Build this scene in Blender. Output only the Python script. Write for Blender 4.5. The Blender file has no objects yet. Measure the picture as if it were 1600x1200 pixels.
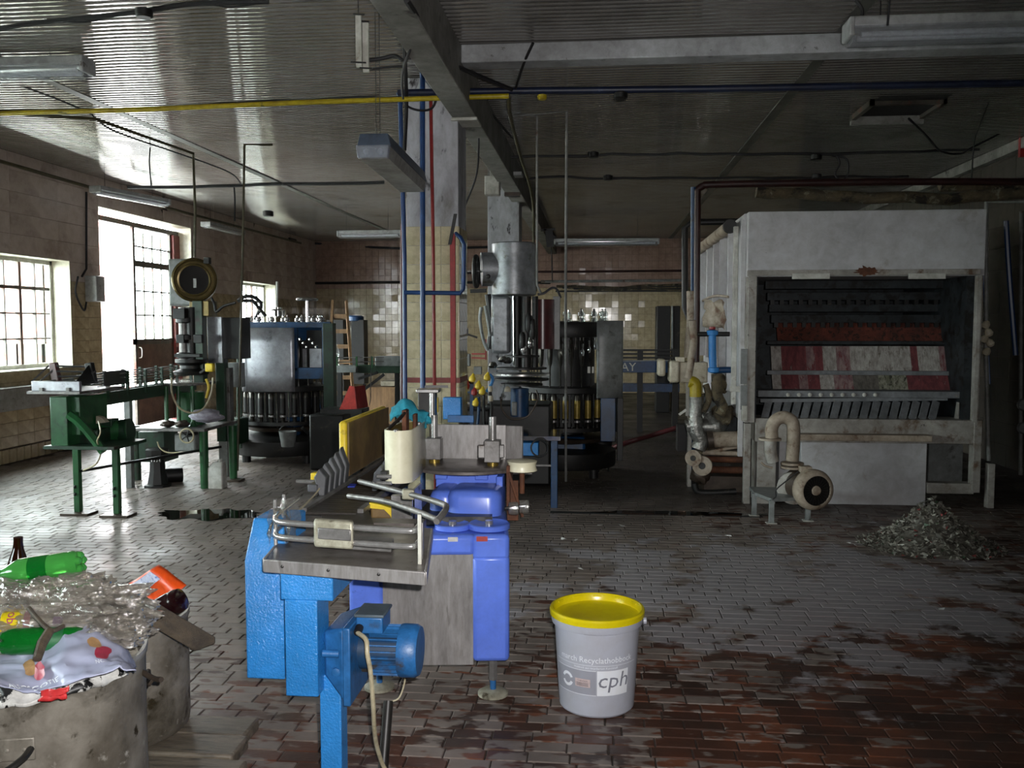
import bpy, bmesh, math, random
from mathutils import Vector, Matrix, noise as mnoise
random.seed(7)
R = math.radians
PI = math.pi
SC = bpy.context.scene
COL = SC.collection
# ---------------------------------------------------------------- camera
F = 1400.0; H = 1.55
TH = math.atan(135 / F * math.cos(math.atan(92 / F))); PH = math.atan(92 / F)
FW = Vector((-math.sin(TH) * math.cos(PH), math.cos(TH) * math.cos(PH), -math.sin(PH)))
RT = Vector((math.cos(TH), math.sin(TH), 0)); UP = RT.cross(FW)
CAM = Vector((0, 0, H))
cd = bpy.data.cameras.new('camera'); cam = bpy.data.objects.new('camera', cd); COL.objects.link(cam)
cam.matrix_world = Matrix(((RT.x, UP.x, -FW.x, 0), (RT.y, UP.y, -FW.y, 0), (RT.z, UP.z, -FW.z, H), (0, 0, 0, 1)))
cd.sensor_width = 36; cd.lens = F * 36 / 1600; cd.clip_start = .05; cd.clip_end = 300
SC.camera = cam
# ---------------------------------------------------------------- light
wd = bpy.data.worlds.new('overcast'); SC.world = wd; wd.use_nodes = True
bg = wd.node_tree.nodes['Background']; bg.inputs[0].default_value = (.93, .97, 1, 1); bg.inputs[1].default_value = 38.0
def light(name, kind, loc, energy, color=(1, 1, 1), **kw):
    l = bpy.data.lights.new(name, kind); l.energy = energy; l.color = color
    for k, v in kw.items(): setattr(l, k, v)
    o = bpy.data.objects.new(name, l); COL.objects.link(o); o.location = loc
    return o
fl = light('camera_flash', 'SPOT', (.05, .02, H + .05), 520, (1, .98, .97), spot_size=R(96), spot_blend=1.0, shadow_soft_size=.012)
fl.rotation_euler = (R(87), 0, TH + R(7))
vs = SC.view_settings
vs.view_transform = 'Standard'; vs.look = 'None'; vs.gamma = 1; vs.use_curve_mapping = False; vs.exposure = 0.0
SC.cycles.max_bounces = 8; SC.cycles.diffuse_bounces = 6; SC.cycles.glossy_bounces = 4; SC.cycles.transmission_bounces = 6
SC.cycles.transparent_max_bounces = 12; SC.cycles.sample_clamp_indirect = 10; SC.cycles.caustics_reflective = False; SC.cycles.caustics_refractive = False
try:
    SC.cycles.use_denoising = True
except Exception: pass
# ---------------------------------------------------------------- pixel helpers
def ray(px, py): return FW + RT * ((px - 800) / F) + UP * ((600 - py) / F)
def W(px, py, Y): d = ray(px, py); return CAM + d * (Y / d.y)
def G(px, py, z=0.0): d = ray(px, py); return CAM + d * ((z - H) / d.z)
def WX(px, py, X): d = ray(px, py); return CAM + d * (X / d.x)
# ---------------------------------------------------------------- materials
def lin(c):
    if isinstance(c, str): c = tuple(int(c[i:i + 2], 16) / 255 for i in (0, 2, 4))
    return tuple((x / 12.92 if x <= .04045 else ((x + .055) / 1.055) ** 2.4) for x in c) + (1,)
MATS = {}
class NT:
    def __init__(s, m): s.n = m.node_tree.nodes; s.l = m.node_tree.links
    def new(s, t, **kw):
        x = s.n.new(t)
        for k, v in kw.items(): setattr(x, k, v)
        return x
    def link(s, a, b): s.l.new(a, b)
    def noise(s, vec, scale, detail=4, rough=.55, dist=0, dim='3D'):
        x = s.new('ShaderNodeTexNoise'); x.noise_dimensions = dim
        x.inputs['Scale'].default_value = scale; x.inputs['Detail'].default_value = detail; x.inputs['Roughness'].default_value = rough; x.inputs['Distortion'].default_value = dist
        if vec is not None: s.link(vec, x.inputs['Vector'])
        return x.outputs['Fac']
    def ramp(s, f, a, b, c0=(0, 0, 0, 1), c1=(1, 1, 1, 1)):
        x = s.new('ShaderNodeValToRGB'); e = x.color_ramp.elements
        e[0].position = a; e[0].color = c0; e[1].position = b; e[1].color = c1
        s.link(f, x.inputs[0]); return x.outputs[0]
    def mix(s, f, a, b, blend='MIX'):
        x = s.new('ShaderNodeMix', data_type='RGBA', blend_type=blend)
        for v, i in ((f, 0), (a, 6), (b, 7)):
            if hasattr(v, 'is_output'): s.link(v, x.inputs[i])
            else: x.inputs[i].default_value = v
        return x.outputs[2]
    def math(s, op, a, b=None, c=None):
        x = s.new('ShaderNodeMath', operation=op)
        for v, i in ((a, 0), (b, 1), (c, 2)):
            if v is None: continue
            if hasattr(v, 'is_output'): s.link(v, x.inputs[i])
            else: x.inputs[i].default_value = v
        return x.outputs[0]
def mat(name, c1, c2=None, sc=6, rough=.5, metal=0.0, bump=0.0, bsc=60, spots=(), stretch=None, alpha=None, trans=0, rvar=.0, lo=.35, hi=.65, coat=0, emit=None, grime=.62):
    m = bpy.data.materials.new(name); m.use_nodes = True; MATS[name] = m
    t = NT(m); p = t.n['Principled BSDF']
    tc = t.new('ShaderNodeTexCoord'); vec = tc.outputs['Object']
    if stretch:
        mp = t.new('ShaderNodeMapping'); mp.inputs['Scale'].default_value = stretch; t.link(vec, mp.inputs[0]); vec = mp.outputs[0]
    c1 = lin(c1); c2 = lin(c2) if c2 else tuple(x * .75 for x in c1[:3]) + (1,)
    f = t.ramp(t.noise(vec, sc, 5), lo, hi)
    col = t.mix(f, c1, c2)
    for k, (c, s_, a, b) in enumerate(spots):
        f2 = t.ramp(t.noise(vec, s_, 6, .65, .3), a, b)
        col = t.mix(f2, col, lin(c))
    if alpha is None and not trans:
        g1 = t.ramp(t.noise(vec, sc * 3.1 + 4, 8, .7, .4), .36, .72, (1, 1, 1, 1), (grime, grime * .97, grime * .93, 1))
        col = t.mix(1.0, col, g1, 'MULTIPLY')
    t.link(col, p.inputs['Base Color'])
    p.inputs['Roughness'].default_value = rough; p.inputs['Metallic'].default_value = metal
    if rvar:
        r_ = t.math('MULTIPLY_ADD', t.noise(vec, sc * 1.7, 4), rvar * 2, rough - rvar); t.link(r_, p.inputs['Roughness'])
    if bump:
        b = t.new('ShaderNodeBump'); b.inputs['Strength'].default_value = bump; b.inputs['Distance'].default_value = .01
        t.link(t.noise(vec, bsc, 4), b.inputs['Height']); t.link(b.outputs[0], p.inputs['Normal'])
    if trans: p.inputs['Transmission Weight'].default_value = trans; p.inputs['IOR'].default_value = 1.45
    if alpha is not None: p.inputs['Alpha'].default_value = alpha
    if coat: p.inputs['Coat Weight'].default_value = coat
    if emit: p.inputs['Emission Color'].default_value = lin(emit[0]); p.inputs['Emission Strength'].default_value = emit[1]
    return m
def film(name, tint, gloss=.12, rough=.08, haze=0.0, hazec='ffffff', bump=0, bsc=20):
    """clear sheet: transparent plus a glossy coat plus optional haze"""
    m = bpy.data.materials.new(name); m.use_nodes = True; MATS[name] = m; t = NT(m)
    t.n.remove(t.n['Principled BSDF']); out = t.n['Material Output']
    tr = t.new('ShaderNodeBsdfTransparent'); tr.inputs[0].default_value = lin(tint)
    gl = t.new('ShaderNodeBsdfGlossy'); gl.inputs['Roughness'].default_value = rough
    df = t.new('ShaderNodeBsdfDiffuse'); df.inputs[0].default_value = lin(hazec)
    fr = t.new('ShaderNodeLayerWeight')
    if bump:
        b = t.new('ShaderNodeBump'); b.inputs['Strength'].default_value = bump; b.inputs['Distance'].default_value = .01
        tc = t.new('ShaderNodeTexCoord')
        t.link(t.noise(tc.outputs['Object'], bsc, 4), b.inputs['Height'])
        for q in (gl, df): t.link(b.outputs[0], q.inputs['Normal'])
    f = t.math('ADD', t.math('MULTIPLY', t.math('POWER', fr.outputs['Facing'], 5.0), .8), gloss + .03)
    m1 = t.new('ShaderNodeMixShader'); m1.inputs[0].default_value = haze; t.link(tr.outputs[0], m1.inputs[1]); t.link(df.outputs[0], m1.inputs[2])
    m2 = t.new('ShaderNodeMixShader'); t.link(f, m2.inputs[0]); t.link(m1.outputs[0], m2.inputs[1]); t.link(gl.outputs[0], m2.inputs[2])
    t.link(m2.outputs[0], out.inputs[0]); return m
M = MATS
# ---------------------------------------------------------------- object helpers
def tag(o, label=None, cat=None, group=None, kind=None):
    if label: o['label'] = label
    if cat: o['category'] = cat
    if group: o['group'] = group
    if kind: o['kind'] = kind
    return o
def thing(name, loc, label, cat, group=None):
    o = bpy.data.objects.new(name, None); COL.objects.link(o); o.location = loc; o.empty_display_size = .1
    return tag(o, label, cat, group)
def rootloc(o):
    v = Vector((0, 0, 0))
    while o is not None: v = v + Vector(o.location); o = o.parent
    return v
class MB:
    """collects world-space geometry for ONE mesh object"""
    def __init__(s): s.v = []; s.f = []; s.t = None
    def add(s, vs_, fs_):
        n = len(s.v)
        if s.t is not None: vs_ = [s.t @ Vector(v) for v in vs_]
        s.v += [tuple(v) for v in vs_]; s.f += [tuple(i + n for i in f) for f in fs_]; return s
    def box(s, a, b, rz=0, pivot=None):
        (x0, y0, z0), (x1, y1, z1) = a, b
        vv = [Vector(p) for p in ((x0, y0, z0), (x1, y0, z0), (x1, y1, z0), (x0, y1, z0), (x0, y0, z1), (x1, y0, z1), (x1, y1, z1), (x0, y1, z1))]
        if rz:
            pv = Vector(pivot) if pivot else Vector(((x0 + x1) / 2, (y0 + y1) / 2, 0)); m = Matrix.Rotation(rz, 4, 'Z')
            vv = [m @ (v - pv) + pv for v in vv]
        return s.add(vv, [(0, 3, 2, 1), (4, 5, 6, 7), (0, 1, 5, 4), (1, 2, 6, 5), (2, 3, 7, 6), (3, 0, 4, 7)])
    def obox(s, c, ux, uy, uz):
        c, ux, uy, uz = (Vector(q) for q in (c, ux, uy, uz))
        vv = [c + ux * i + uy * j + uz * k for k in (-.5, .5) for (i, j) in ((-.5, -.5), (.5, -.5), (.5, .5), (-.5, .5))]
        return s.add(vv, [(0, 3, 2, 1), (4, 5, 6, 7), (0, 1, 5, 4), (1, 2, 6, 5), (2, 3, 7, 6), (3, 0, 4, 7)])
    def bar(s, p, q, w, h=None, up=(0, 0, 1)):
        p, q = Vector(p), Vector(q); d = q - p; h = h or w
        u = Vector(up)
        if abs(d.normalized().dot(u)) > .98: u = Vector((0, 1, 0))
        x = d.cross(u).normalized(); y = x.cross(d).normalized()
        return s.obox((p + q) / 2, x * w, y * h, d)
    def tube(s, pts, r, n=8, closed=False, cap=True):
        pts = [Vector(p) for p in pts]; N = len(pts); rs = r if isinstance(r, (list, tuple)) else [r] * N
        tan = []
        for i in range(N):
            a = pts[(i - 1) % N] if closed or i > 0 else pts[0]; b = pts[(i + 1) % N] if closed or i < N - 1 else pts[-1]
            tan.append((b - a).normalized() if (b - a).length > 1e-9 else Vector((0, 0, 1)))
        u = tan[0].orthogonal().normalized(); vv = []
        for i in range(N):
            t_ = tan[i]; u = (u - t_ * u.dot(t_)); u = u.normalized() if u.length > 1e-6 else t_.orthogonal().normalized(); w = t_.cross(u)
            for k in range(n):
                a = 2 * PI * k / n; vv.append(pts[i] + (u * math.cos(a) + w * math.sin(a)) * rs[i])
        ff = []
        for i in range(N if closed else N - 1):
            for k in range(n):
                a = i * n + k; b = i * n + (k + 1) % n; c = ((i + 1) % N) * n + (k + 1) % n; d = ((i + 1) % N) * n + k; ff.append((a, b, c, d))
        if cap and not closed: ff.append(tuple(reversed(range(n)))); ff.append(tuple((N - 1) * n + k for k in range(n)))
        return s.add(vv, ff)
    def cyl(s, p, q, r, r2=None, n=16): return s.tube([p, q], [r, r if r2 is None else r2], n)
    def lathe(s, c, prof, n=24, axis=(0, 0, 1), close=True, arc=None):
        c = Vector(c); ax = Vector(axis).normalized(); u = Vector((1, 0, 0)) if abs(ax.x) < .9 else Vector((0, 1, 0))
        u = (u - ax * u.dot(ax)).normalized(); w = ax.cross(u); vv = []; K = n if arc is None else n + 1
        for (r, h) in prof:
            for k in range(K):
                a = 2 * PI * k / n if arc is None else arc[0] + (arc[1] - arc[0]) * k / n
                vv.append(c + ax * h + (u * math.cos(a) + w * math.sin(a)) * r)
        ff = []
        for i in range(len(prof) - 1):
            for k in range(n):
                k2 = (k + 1) % n if arc is None else k + 1
                ff.append((i * K + k, i * K + k2, (i + 1) * K + k2, (i + 1) * K + k))
        if close and arc is None:
            if prof[0][0] > 1e-6: ff.append(tuple(reversed(range(n))))
            if prof[-1][0] > 1e-6: ff.append(tuple((len(prof) - 1) * K + k for k in range(n)))
        return s.add(vv, ff)
    def prism(s, poly, ext):
        """planar polygon of 3D points extruded by the vector ext"""
        poly = [Vector(p) for p in poly]; e = Vector(ext); n = len(poly)
        return s.add(poly + [p + e for p in poly], [tuple(reversed(range(n))), tuple(range(n, 2 * n))] + [(i, (i + 1) % n, n + (i + 1) % n, n + i) for i in range(n)])
    def grid(s, fn, nu, nv, thick=None):
        vv = [Vector(fn(i / nu, j / nv)) for j in range(nv + 1) for i in range(nu + 1)]
        ff = [(j * (nu + 1) + i, j * (nu + 1) + i + 1, (j + 1) * (nu + 1) + i + 1, (j + 1) * (nu + 1) + i) for j in range(nv) for i in range(nu)]
        return s.add(vv, ff)
    def build(s, name, m, parent=None, bev=0, smooth=True, solid=0, sub=0, ang=38, **kw):
        base = rootloc(parent) if parent is not None else Vector((0, 0, 0))
        me = bpy.data.meshes.new(name); me.from_pydata([tuple(Vector(v) - base) for v in s.v], [], s.f); me.update()
        bm_ = bmesh.new(); bm_.from_mesh(me); bmesh.ops.recalc_face_normals(bm_, faces=bm_.faces); bm_.to_mesh(me); bm_.free()
        if smooth:
            me.shade_smooth(); me.set_sharp_from_angle(angle=R(ang))
        if m is not None: me.materials.append(m if not isinstance(m, str) else M[m])
        o = bpy.data.objects.new(name, me); COL.objects.link(o)
        if parent is not None: o.parent = parent
        if solid:
            q = o.modifiers.new('solid', 'SOLIDIFY'); q.thickness = solid; q.offset = 0
        if bev:
            q = o.modifiers.new('bevel', 'BEVEL'); q.width = bev; q.segments = 2; q.limit_method = 'ANGLE'; q.angle_limit = R(40)
        if sub:
            q = o.modifiers.new('sub', 'SUBSURF'); q.levels = sub; q.render_levels = sub
        return tag(o, **kw)
def copy_tree(o, parent=None):
    c = o.copy(); COL.objects.link(c); c.parent = parent
    for ch in list(o.children): copy_tree(ch, c)
    return c
def bez(pts, n=6):
    """Catmull-Rom through points"""
    P = [Vector(p) for p in pts]; out = []
    for i in range(len(P) - 1):
        p0 = P[i - 1] if i else P[0] * 2 - P[1]; p1, p2 = P[i], P[i + 1]; p3 = P[i + 2] if i + 2 < len(P) else P[-1] * 2 - P[-2]
        for k in range(n):
            t = k / n; out.append(.5 * ((2 * p1) + (p2 - p0) * t + (2 * p0 - 5 * p1 + 4 * p2 - p3) * t * t + (3 * p1 - p0 - 3 * p2 + p3) * t ** 3))
    out.append(P[-1]); return out
def wob(pts, a, f=5):
    return [Vector(p) + Vector(mnoise.noise_vector(Vector(p) * f)) * a for p in pts]
def single(name, m, label, cat, mb, group=None, **kw):
    """a thing that is one mesh; its origin sits at the middle of its base"""
    vv = [Vector(v) for v in mb.v]; c = Vector(((min(v.x for v in vv) + max(v.x for v in vv)) / 2, (min(v.y for v in vv) + max(v.y for v in vv)) / 2, min(v.z for v in vv)))
    mb.v = [tuple(v - c) for v in vv]; o = mb.build(name, m, None, **kw); o.location = c
    return tag(o, label, cat, group)
def text_on(txt, size, m, parent, fn, name='lettering', ext=.0006, sx=1, label=None):
    """lettering laid on a surface: fn(u, v) gives the point, u to the right, v up, both in metres"""
    cu = bpy.data.curves.new('t', 'FONT'); cu.body = txt; cu.size = size; cu.resolution_u = 2; cu.align_x = 'CENTER'
    to = bpy.data.objects.new('t', cu); COL.objects.link(to); dg = bpy.context.evaluated_depsgraph_get()
    me0 = to.evaluated_get(dg).to_mesh(); bm_ = bmesh.new(); bm_.from_mesh(me0); to.evaluated_get(dg).to_mesh_clear()
    bpy.data.objects.remove(to); bpy.data.curves.remove(cu)
    bmesh.ops.subdivide_edges(bm_, edges=[e for e in bm_.edges if e.calc_length() > size * .3], cuts=2)
    bmesh.ops.triangulate(bm_, faces=bm_.faces)
    mb = MB(); bm_.verts.ensure_lookup_table()
    mb.add([fn(v.co.x * sx, v.co.y) for v in bm_.verts], [tuple(v.index for v in f.verts) for f in bm_.faces]); bm_.free()
    return mb.build(name, m, parent, smooth=False, label=label)
# ---------------------------------------------------------------- the setting
CZ = 3.50; XL = -6.6; XR = 4.45; Y0 = -3.2; Y1 = 20.6; TW = .3
def floor_mat():
    m = bpy.data.materials.new('clinker'); m.use_nodes = True; M['clinker'] = m; t = NT(m); p = t.n['Principled BSDF']
    g = t.new('ShaderNodeNewGeometry'); sp = t.new('ShaderNodeSeparateXYZ'); t.link(g.outputs['Position'], sp.inputs[0])
    x, y = sp.outputs[0], sp.outputs[1]
    row = t.math('FLOOR', t.math('DIVIDE', y, BH)); off = t.math('FRACT', t.math('MULTIPLY', t.math('SINE', t.math('MULTIPLY', row, 1.7)), 13.7))
    col = t.math('FLOOR', t.math('ADD', t.math('DIVIDE', x, BL), off))
    cb = t.new('ShaderNodeCombineXYZ'); t.link(row, cb.inputs[0]); t.link(col, cb.inputs[1])
    wn = t.new('ShaderNodeTexWhiteNoise', noise_dimensions='2D'); t.link(cb.outputs[0], wn.inputs['Vector']); rnd = wn.outputs['Value']
    base = t.mix(rnd, lin('46291d'), lin('75452f'))
    base = t.mix(t.ramp(t.noise(g.outputs['Position'], 3, 4), .4, .62), base, lin('33231c'))
    # grey worn scum, a lozenge on each brick
    mp = t.new('ShaderNodeMapping'); mp.inputs['Scale'].default_value = (1, 2.2, 1); t.link(g.outputs['Position'], mp.inputs[0])
    n1 = t.noise(mp.outputs[0], 9, 3, .5); big = t.noise(g.outputs['Position'], .55, 3)
    near = t.new('ShaderNodeMapRange'); t.link(y, near.inputs[0]); near.inputs[1].default_value = 3.2; near.inputs[2].default_value = 6.0; near.inputs[3].default_value = -.06; near.inputs[4].default_value = .16
    side = t.new('ShaderNodeMapRange'); t.link(x, side.inputs[0]); side.inputs[1].default_value = -.8; side.inputs[2].default_value = 2.2; side.inputs[3].default_value = .07; side.inputs[4].default_value = -.16
    s = t.math('ADD', t.math('MULTIPLY', n1, .78), t.math('MULTIPLY', rnd, .20)); s = t.math('ADD', s, t.math('MULTIPLY', big, .22))
    s = t.math('ADD', s, near.outputs[0]); s = t.math('ADD', s, side.outputs[0])
    f = t.ramp(s, .56, .62)
    grey = t.mix(t.noise(g.outputs['Position'], 14, 5), lin('8a8079'), lin('675d56'))
    c = t.mix(t.math('MULTIPLY', f, .9), base, grey)
    # dried pale residue and dark wet dirt in the back
    n3 = t.noise(g.outputs['Position'], 1.1, 6, .6)
    c = t.mix(t.math('MULTIPLY', t.ramp(n3, .45, .65), .55), c, lin('3a332f'))
    dx = t.math('MULTIPLY', t.math('SUBTRACT', x, 1.2), .65); dy = t.math('MULTIPLY', t.math('SUBTRACT', y, 5.3), .75)
    rr = t.math('SQRT', t.math('ADD', t.math('POWER', dx, 2.0), t.math('POWER', dy, 2.0)))
    pm = t.ramp(t.math('SUBTRACT', t.noise(g.outputs['Position'], 2.6, 7, .65), t.math('MULTIPLY', rr, .22)), .30, .35)
    c = t.mix(t.math('MULTIPLY', pm, .75), c, lin('8d898c'))
    # oily dark ground round the machines at the back
    gx = t.ramp(t.math('ADD', y, t.math('MULTIPLY', n3, 1.6)), 0, 1); mr_ = t.new('ShaderNodeMapRange'); t.link(t.math('ADD', y, t.math('MULTIPLY', n3, 1.5)), mr_.inputs[0]); mr_.inputs[1].default_value = 8.0; mr_.inputs[2].default_value = 8.9
    mx_ = t.new('ShaderNodeMapRange'); t.link(t.math('ADD', x, t.math('MULTIPLY', n3, 1.2)), mx_.inputs[0]); mx_.inputs[1].default_value = -3.0; mx_.inputs[2].default_value = -1.8
    c = t.mix(t.math('MULTIPLY', t.math('MULTIPLY', mr_.outputs[0], mx_.outputs[0]), .8), c, lin('221d19'))
    t.link(c, p.inputs['Base Color'])
    ro = t.ramp(t.noise(g.outputs['Position'], 1.6, 5), .35, .65, (.30, .30, .30, 1), (.62, .62, .62, 1))
    t.link(ro, p.inputs['Roughness']); p.inputs['Specular IOR Level'].default_value = .45
    b = t.new('ShaderNodeBump'); b.inputs['Strength'].default_value = .35; b.inputs['Distance'].default_value = .004
    t.link(t.noise(mp.outputs[0], 22, 4), b.inputs['Height']); t.link(b.outputs[0], p.inputs['Normal'])
BL, BH = .152, .079
floor_mat()
mat('grout', '4a4039', '2d2621', sc=5, rough=.7)
mat('tile_cream', 'bfae8e', 'ab9a7a', sc=2.2, rough=.13, rvar=.06, spots=[('837a64', 1.4, .58, .8)])
mat('tile_column', 'cfc6a8', 'c3b999', sc=2.5, rough=.12, rvar=.04)
mat('tile_pink', 'cdbfb5', 'bbaca1', sc=1.2, rough=.25, grime=.8, spots=[('6e5a50', 1.8, .55, .8)])
mat('tile_salmon', 'ac9082', '987d6e', sc=1.0, rough=.16, spots=[('7d5f50', 1.8, .58, .8)])
mat('wall_joint', '5a4c3e', '3c332b', sc=4, rough=.8)
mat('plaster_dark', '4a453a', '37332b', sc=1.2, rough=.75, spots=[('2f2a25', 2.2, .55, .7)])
mat('plaster_white', 'c4c6cc', 'a3a4aa', sc=3, rough=.6, bump=.2, stretch=(1, 1, .45), spots=[('77736c', 3, .55, .72), ('343233', 8, .575, .64)])
mat('reveal', 'dcd8c8', 'c6c0ac', sc=3, rough=.5)
mat('beam_grey', '8d8c86', '6c6a64', sc=3, rough=.7, bump=.2, spots=[('3b3833', 5, .6, .7)])
mat('beam_white', 'b9bcbf', '9b9d9f', sc=2.5, rough=.6, bump=.2, spots=[('55524d', 14, .64, .7), ('6d6a60', 3, .6, .75)])
mat('frame_steel', '5b564c', '453f37', sc=5, rough=.5, spots=[('6b3b2c', 8, .55, .65)])
mat('frame_brown', '73564a', '5a4238', sc=5, rough=.5)
mat('jamb_red', '8a3a34', '6d2c28', sc=5, rough=.5)
mat('white_paint', 'cfcfc8', 'b5b4aa', sc=4, rough=.45, spots=[('8b7b66', 7, .62, .72)])
mat('duct_grey', '9d9c98', '83817c', sc=4, rough=.5, spots=[('4d4b48', 18, .64, .68)])
mat('asphalt', 'b5b5b2', 'a5a5a2', sc=1, rough=.9)
mat('render_pale', 'e8e4dc', 'd9d5cc', sc=1, rough=.9, grime=.9)
mat('render_pink', 'd9a9a0', 'cc9b92', sc=1, rough=.9)
mat('seam_grey', '67665f', '4c4b46', sc=3, rough=.5)
mat('black_hole', '14120f', '0c0b0a', rough=.9)
film('pane_glass', 'f4faf8', gloss=.0, rough=.02)
# ceiling sheets: glossy pressed metal, ribs run along X
m = mat('ceiling_metal', 'b3b0ad', 'a09d9a', sc=.7, rough=.05, metal=.62, rvar=.015, grime=.85, spots=[('6d6b66', 1.1, .55, .8)])

# floor: base, 300 bricks nearest the camera as parts, the rest as one joined field
fl_ = MB().box((XL - TW, Y0 - .3, -.12), (XR + .3, Y1 + .3, -.004)).build('floor', 'grout', kind='structure', smooth=False)
def brick_geo(mb, x0, y0, x1, y1, top, tilt=(0, 0)):
    g_ = .0026; b = .003
    a = [(x0 + g_, y0 + g_), (x1 - g_, y0 + g_), (x1 - g_, y1 - g_), (x0 + g_, y1 - g_)]
    cx, cy = (x0 + x1) / 2, (y0 + y1) / 2
    vv = [(x, y, -.006) for x, y in a] + [(x, y, top - .003) for x, y in a] + [(x + (b if x < cx else -b), y + (b if y < cy else -b), top + tilt[0] * (x - cx) + tilt[1] * (y - cy)) for x, y in a]
    mb.add(vv, [(0, 1, 5, 4), (1, 2, 6, 5), (2, 3, 7, 6), (3, 0, 4, 7), (4, 5, 9, 8), (5, 6, 10, 9), (6, 7, 11, 10), (7, 4, 8, 11), (8, 9, 10, 11)])
bm1 = MB(); brick_geo(bm1, -BL / 2, -BH / 2, BL / 2, BH / 2, .0015)
proto_brick = bm1.build('brick', 'clinker', fl_, smooth=False)
field = MB(); n_b = 0; r0 = int(2.9 / BH)
for row in range(r0, int(12.5 / BH)):
    yy = row * BH; off = (math.sin(row * 1.7) * 13.7) % 1.0
    hw = (yy + .1)
    for c_ in range(int(-6.98 / BL), int(4.4 / BL)):
        xa = (c_ - off) * BL
        if xa < XL + .02 or xa + BL > XR - .02 or xa < -.72 * hw - .3 or xa > .5 * hw + .3: continue
        tp = random.uniform(0, .0012)
        if n_b < 300 and -.70 * hw < xa < .44 * hw:
            o = proto_brick if n_b == 0 else proto_brick.copy()
            if n_b: COL.objects.link(o)
            o.location = (xa + BL / 2, yy + BH / 2, tp); o.rotation_euler = (random.uniform(-.012, .012), random.uniform(-.008, .008), 0); n_b += 1
        else:
            brick_geo(field, xa, yy, xa + BL, yy + BH, .001 + tp, (random.uniform(-.006, .006), random.uniform(-.012, .012)))
field.build('brick_paving', 'clinker', fl_, smooth=False, kind='stuff')
MB().box((XL, 12.5, -.01), (XR, Y1, .0)).build('far_paving', 'clinker', fl_, smooth=False)

# ceiling
def ribs(x0, x1):
    p = .072; prof = [(0, .009), (.06, .001), (.3, -.0022), (.5, -.003), (.7, -.0022), (.94, .001)]
    ys = []; n = int((Y1 - Y0) / p)
    for i in range(n): ys += [(Y0 + (i + q) * p, CZ + z) for q, z in prof]
    ys.append((Y1, CZ)); mb = MB(); vv = []
    nx = 7
    for (y, z) in ys:
        for k in range(nx):
            x = x0 + (x1 - x0) * k / (nx - 1); vv.append((x, y, z + .006 * math.sin(y * .9 + x * 1.3) * math.sin(x * 2.1 + 1)))
    mb.add(vv, [(i * nx + k, i * nx + k + 1, (i + 1) * nx + k + 1, (i + 1) * nx + k) for i in range(len(ys) - 1) for k in range(nx - 1)])
    return mb
ce = MB().box((XL - TW, Y0 - .3, CZ + .02), (XR + .3, Y1 + .3, CZ + .2)).build('ceiling', 'beam_grey', kind='structure', smooth=False)
seams = [XL, -4.38, -1.05, 1.6, XR]
for a, b in zip(seams[:-1], seams[1:]):
    ribs(a + .012, b - .012).build('ceiling_sheet', 'ceiling_metal', ce, ang=60)
for x in (-4.38, 1.6): MB().box((x - .045, Y0, CZ - .011), (x + .045, Y1, CZ + .004)).build('seam_strip', 'seam_grey', ce, smooth=False)
# ceiling hatch
ht = [W(1340, 172, 8.25), W(1437, 172, 8.25), W(1412, 192, 8.7), W(1318, 192, 8.7)]
mb = MB(); mb.box((2.37, 8.0, CZ - .016), (2.95, 8.75, CZ - .012)); h0 = mb.build('hatch_dark_plate', 'black_hole', ce, smooth=False)  # black plate under the sheet, stands in for the dark of the recess
mb = MB()
for a, b in (((2.33, 8.16), (2.97, 8.2)), ((2.33, 8.16), (2.37, 8.8)), ((2.94, 8.16), (2.98, 8.8))): mb.box((a[0], a[1], CZ - .05), (b[0], b[1], CZ + .0))
mb.build('hatch_frame', 'frame_steel', h0, smooth=False)
MB().box((2.33, 8.74, CZ - .09), (2.98, 8.79, CZ - .005)).build('hatch_flap', 'duct_grey', h0, smooth=False)

# wall with openings
def wall_boxes(mb, x0, x1, y0, y1, ops):
    """ops: (ya, yb, za, zb) sorted; wall in the plane x, running along y"""
    y = y0
    for (a, b, za, zb) in ops:
        mb.box((x0, y, 0), (x1, a, CZ + .02))
        if za > 0: mb.box((x0, a, 0), (x1, b, za))
        mb.box((x0, a, zb), (x1, b, CZ + .02)); y = b
    mb.box((x0, y, 0), (x1, y1, CZ + .02))
OPS = [(-1.6, .8, 1.02, 2.36), (1.6, 4.0, 1.02, 2.36), (4.9, 7.3, 1.02, 2.36), (8.31, 10.72, 1.02, 2.36), (11.39, 14.12, 0, 3.13), (16.1, 17.92, 1.05, 2.38)]
mb = MB(); wall_boxes(mb, XL - TW, XL - .008, Y0, Y1, OPS); wl = mb.build('wall_left', 'wall_joint', kind='structure', smooth=False)
wb = MB().box((XL - TW, Y1 + .008, 0), (XR + TW, Y1 + TW, CZ + .02)).build('wall_back', 'wall_joint', kind='structure', smooth=False)
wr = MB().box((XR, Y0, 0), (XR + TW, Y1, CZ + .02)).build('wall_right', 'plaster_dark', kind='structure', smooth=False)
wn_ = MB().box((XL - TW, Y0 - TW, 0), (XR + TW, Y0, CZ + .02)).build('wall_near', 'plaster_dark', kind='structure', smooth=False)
# cove along the wall on the dark side
MB().box((XR - .1, Y0, CZ - .12), (XR, Y1, CZ - .012)).build('trim_1', 'beam_grey', kind='structure', smooth=False)

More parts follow.
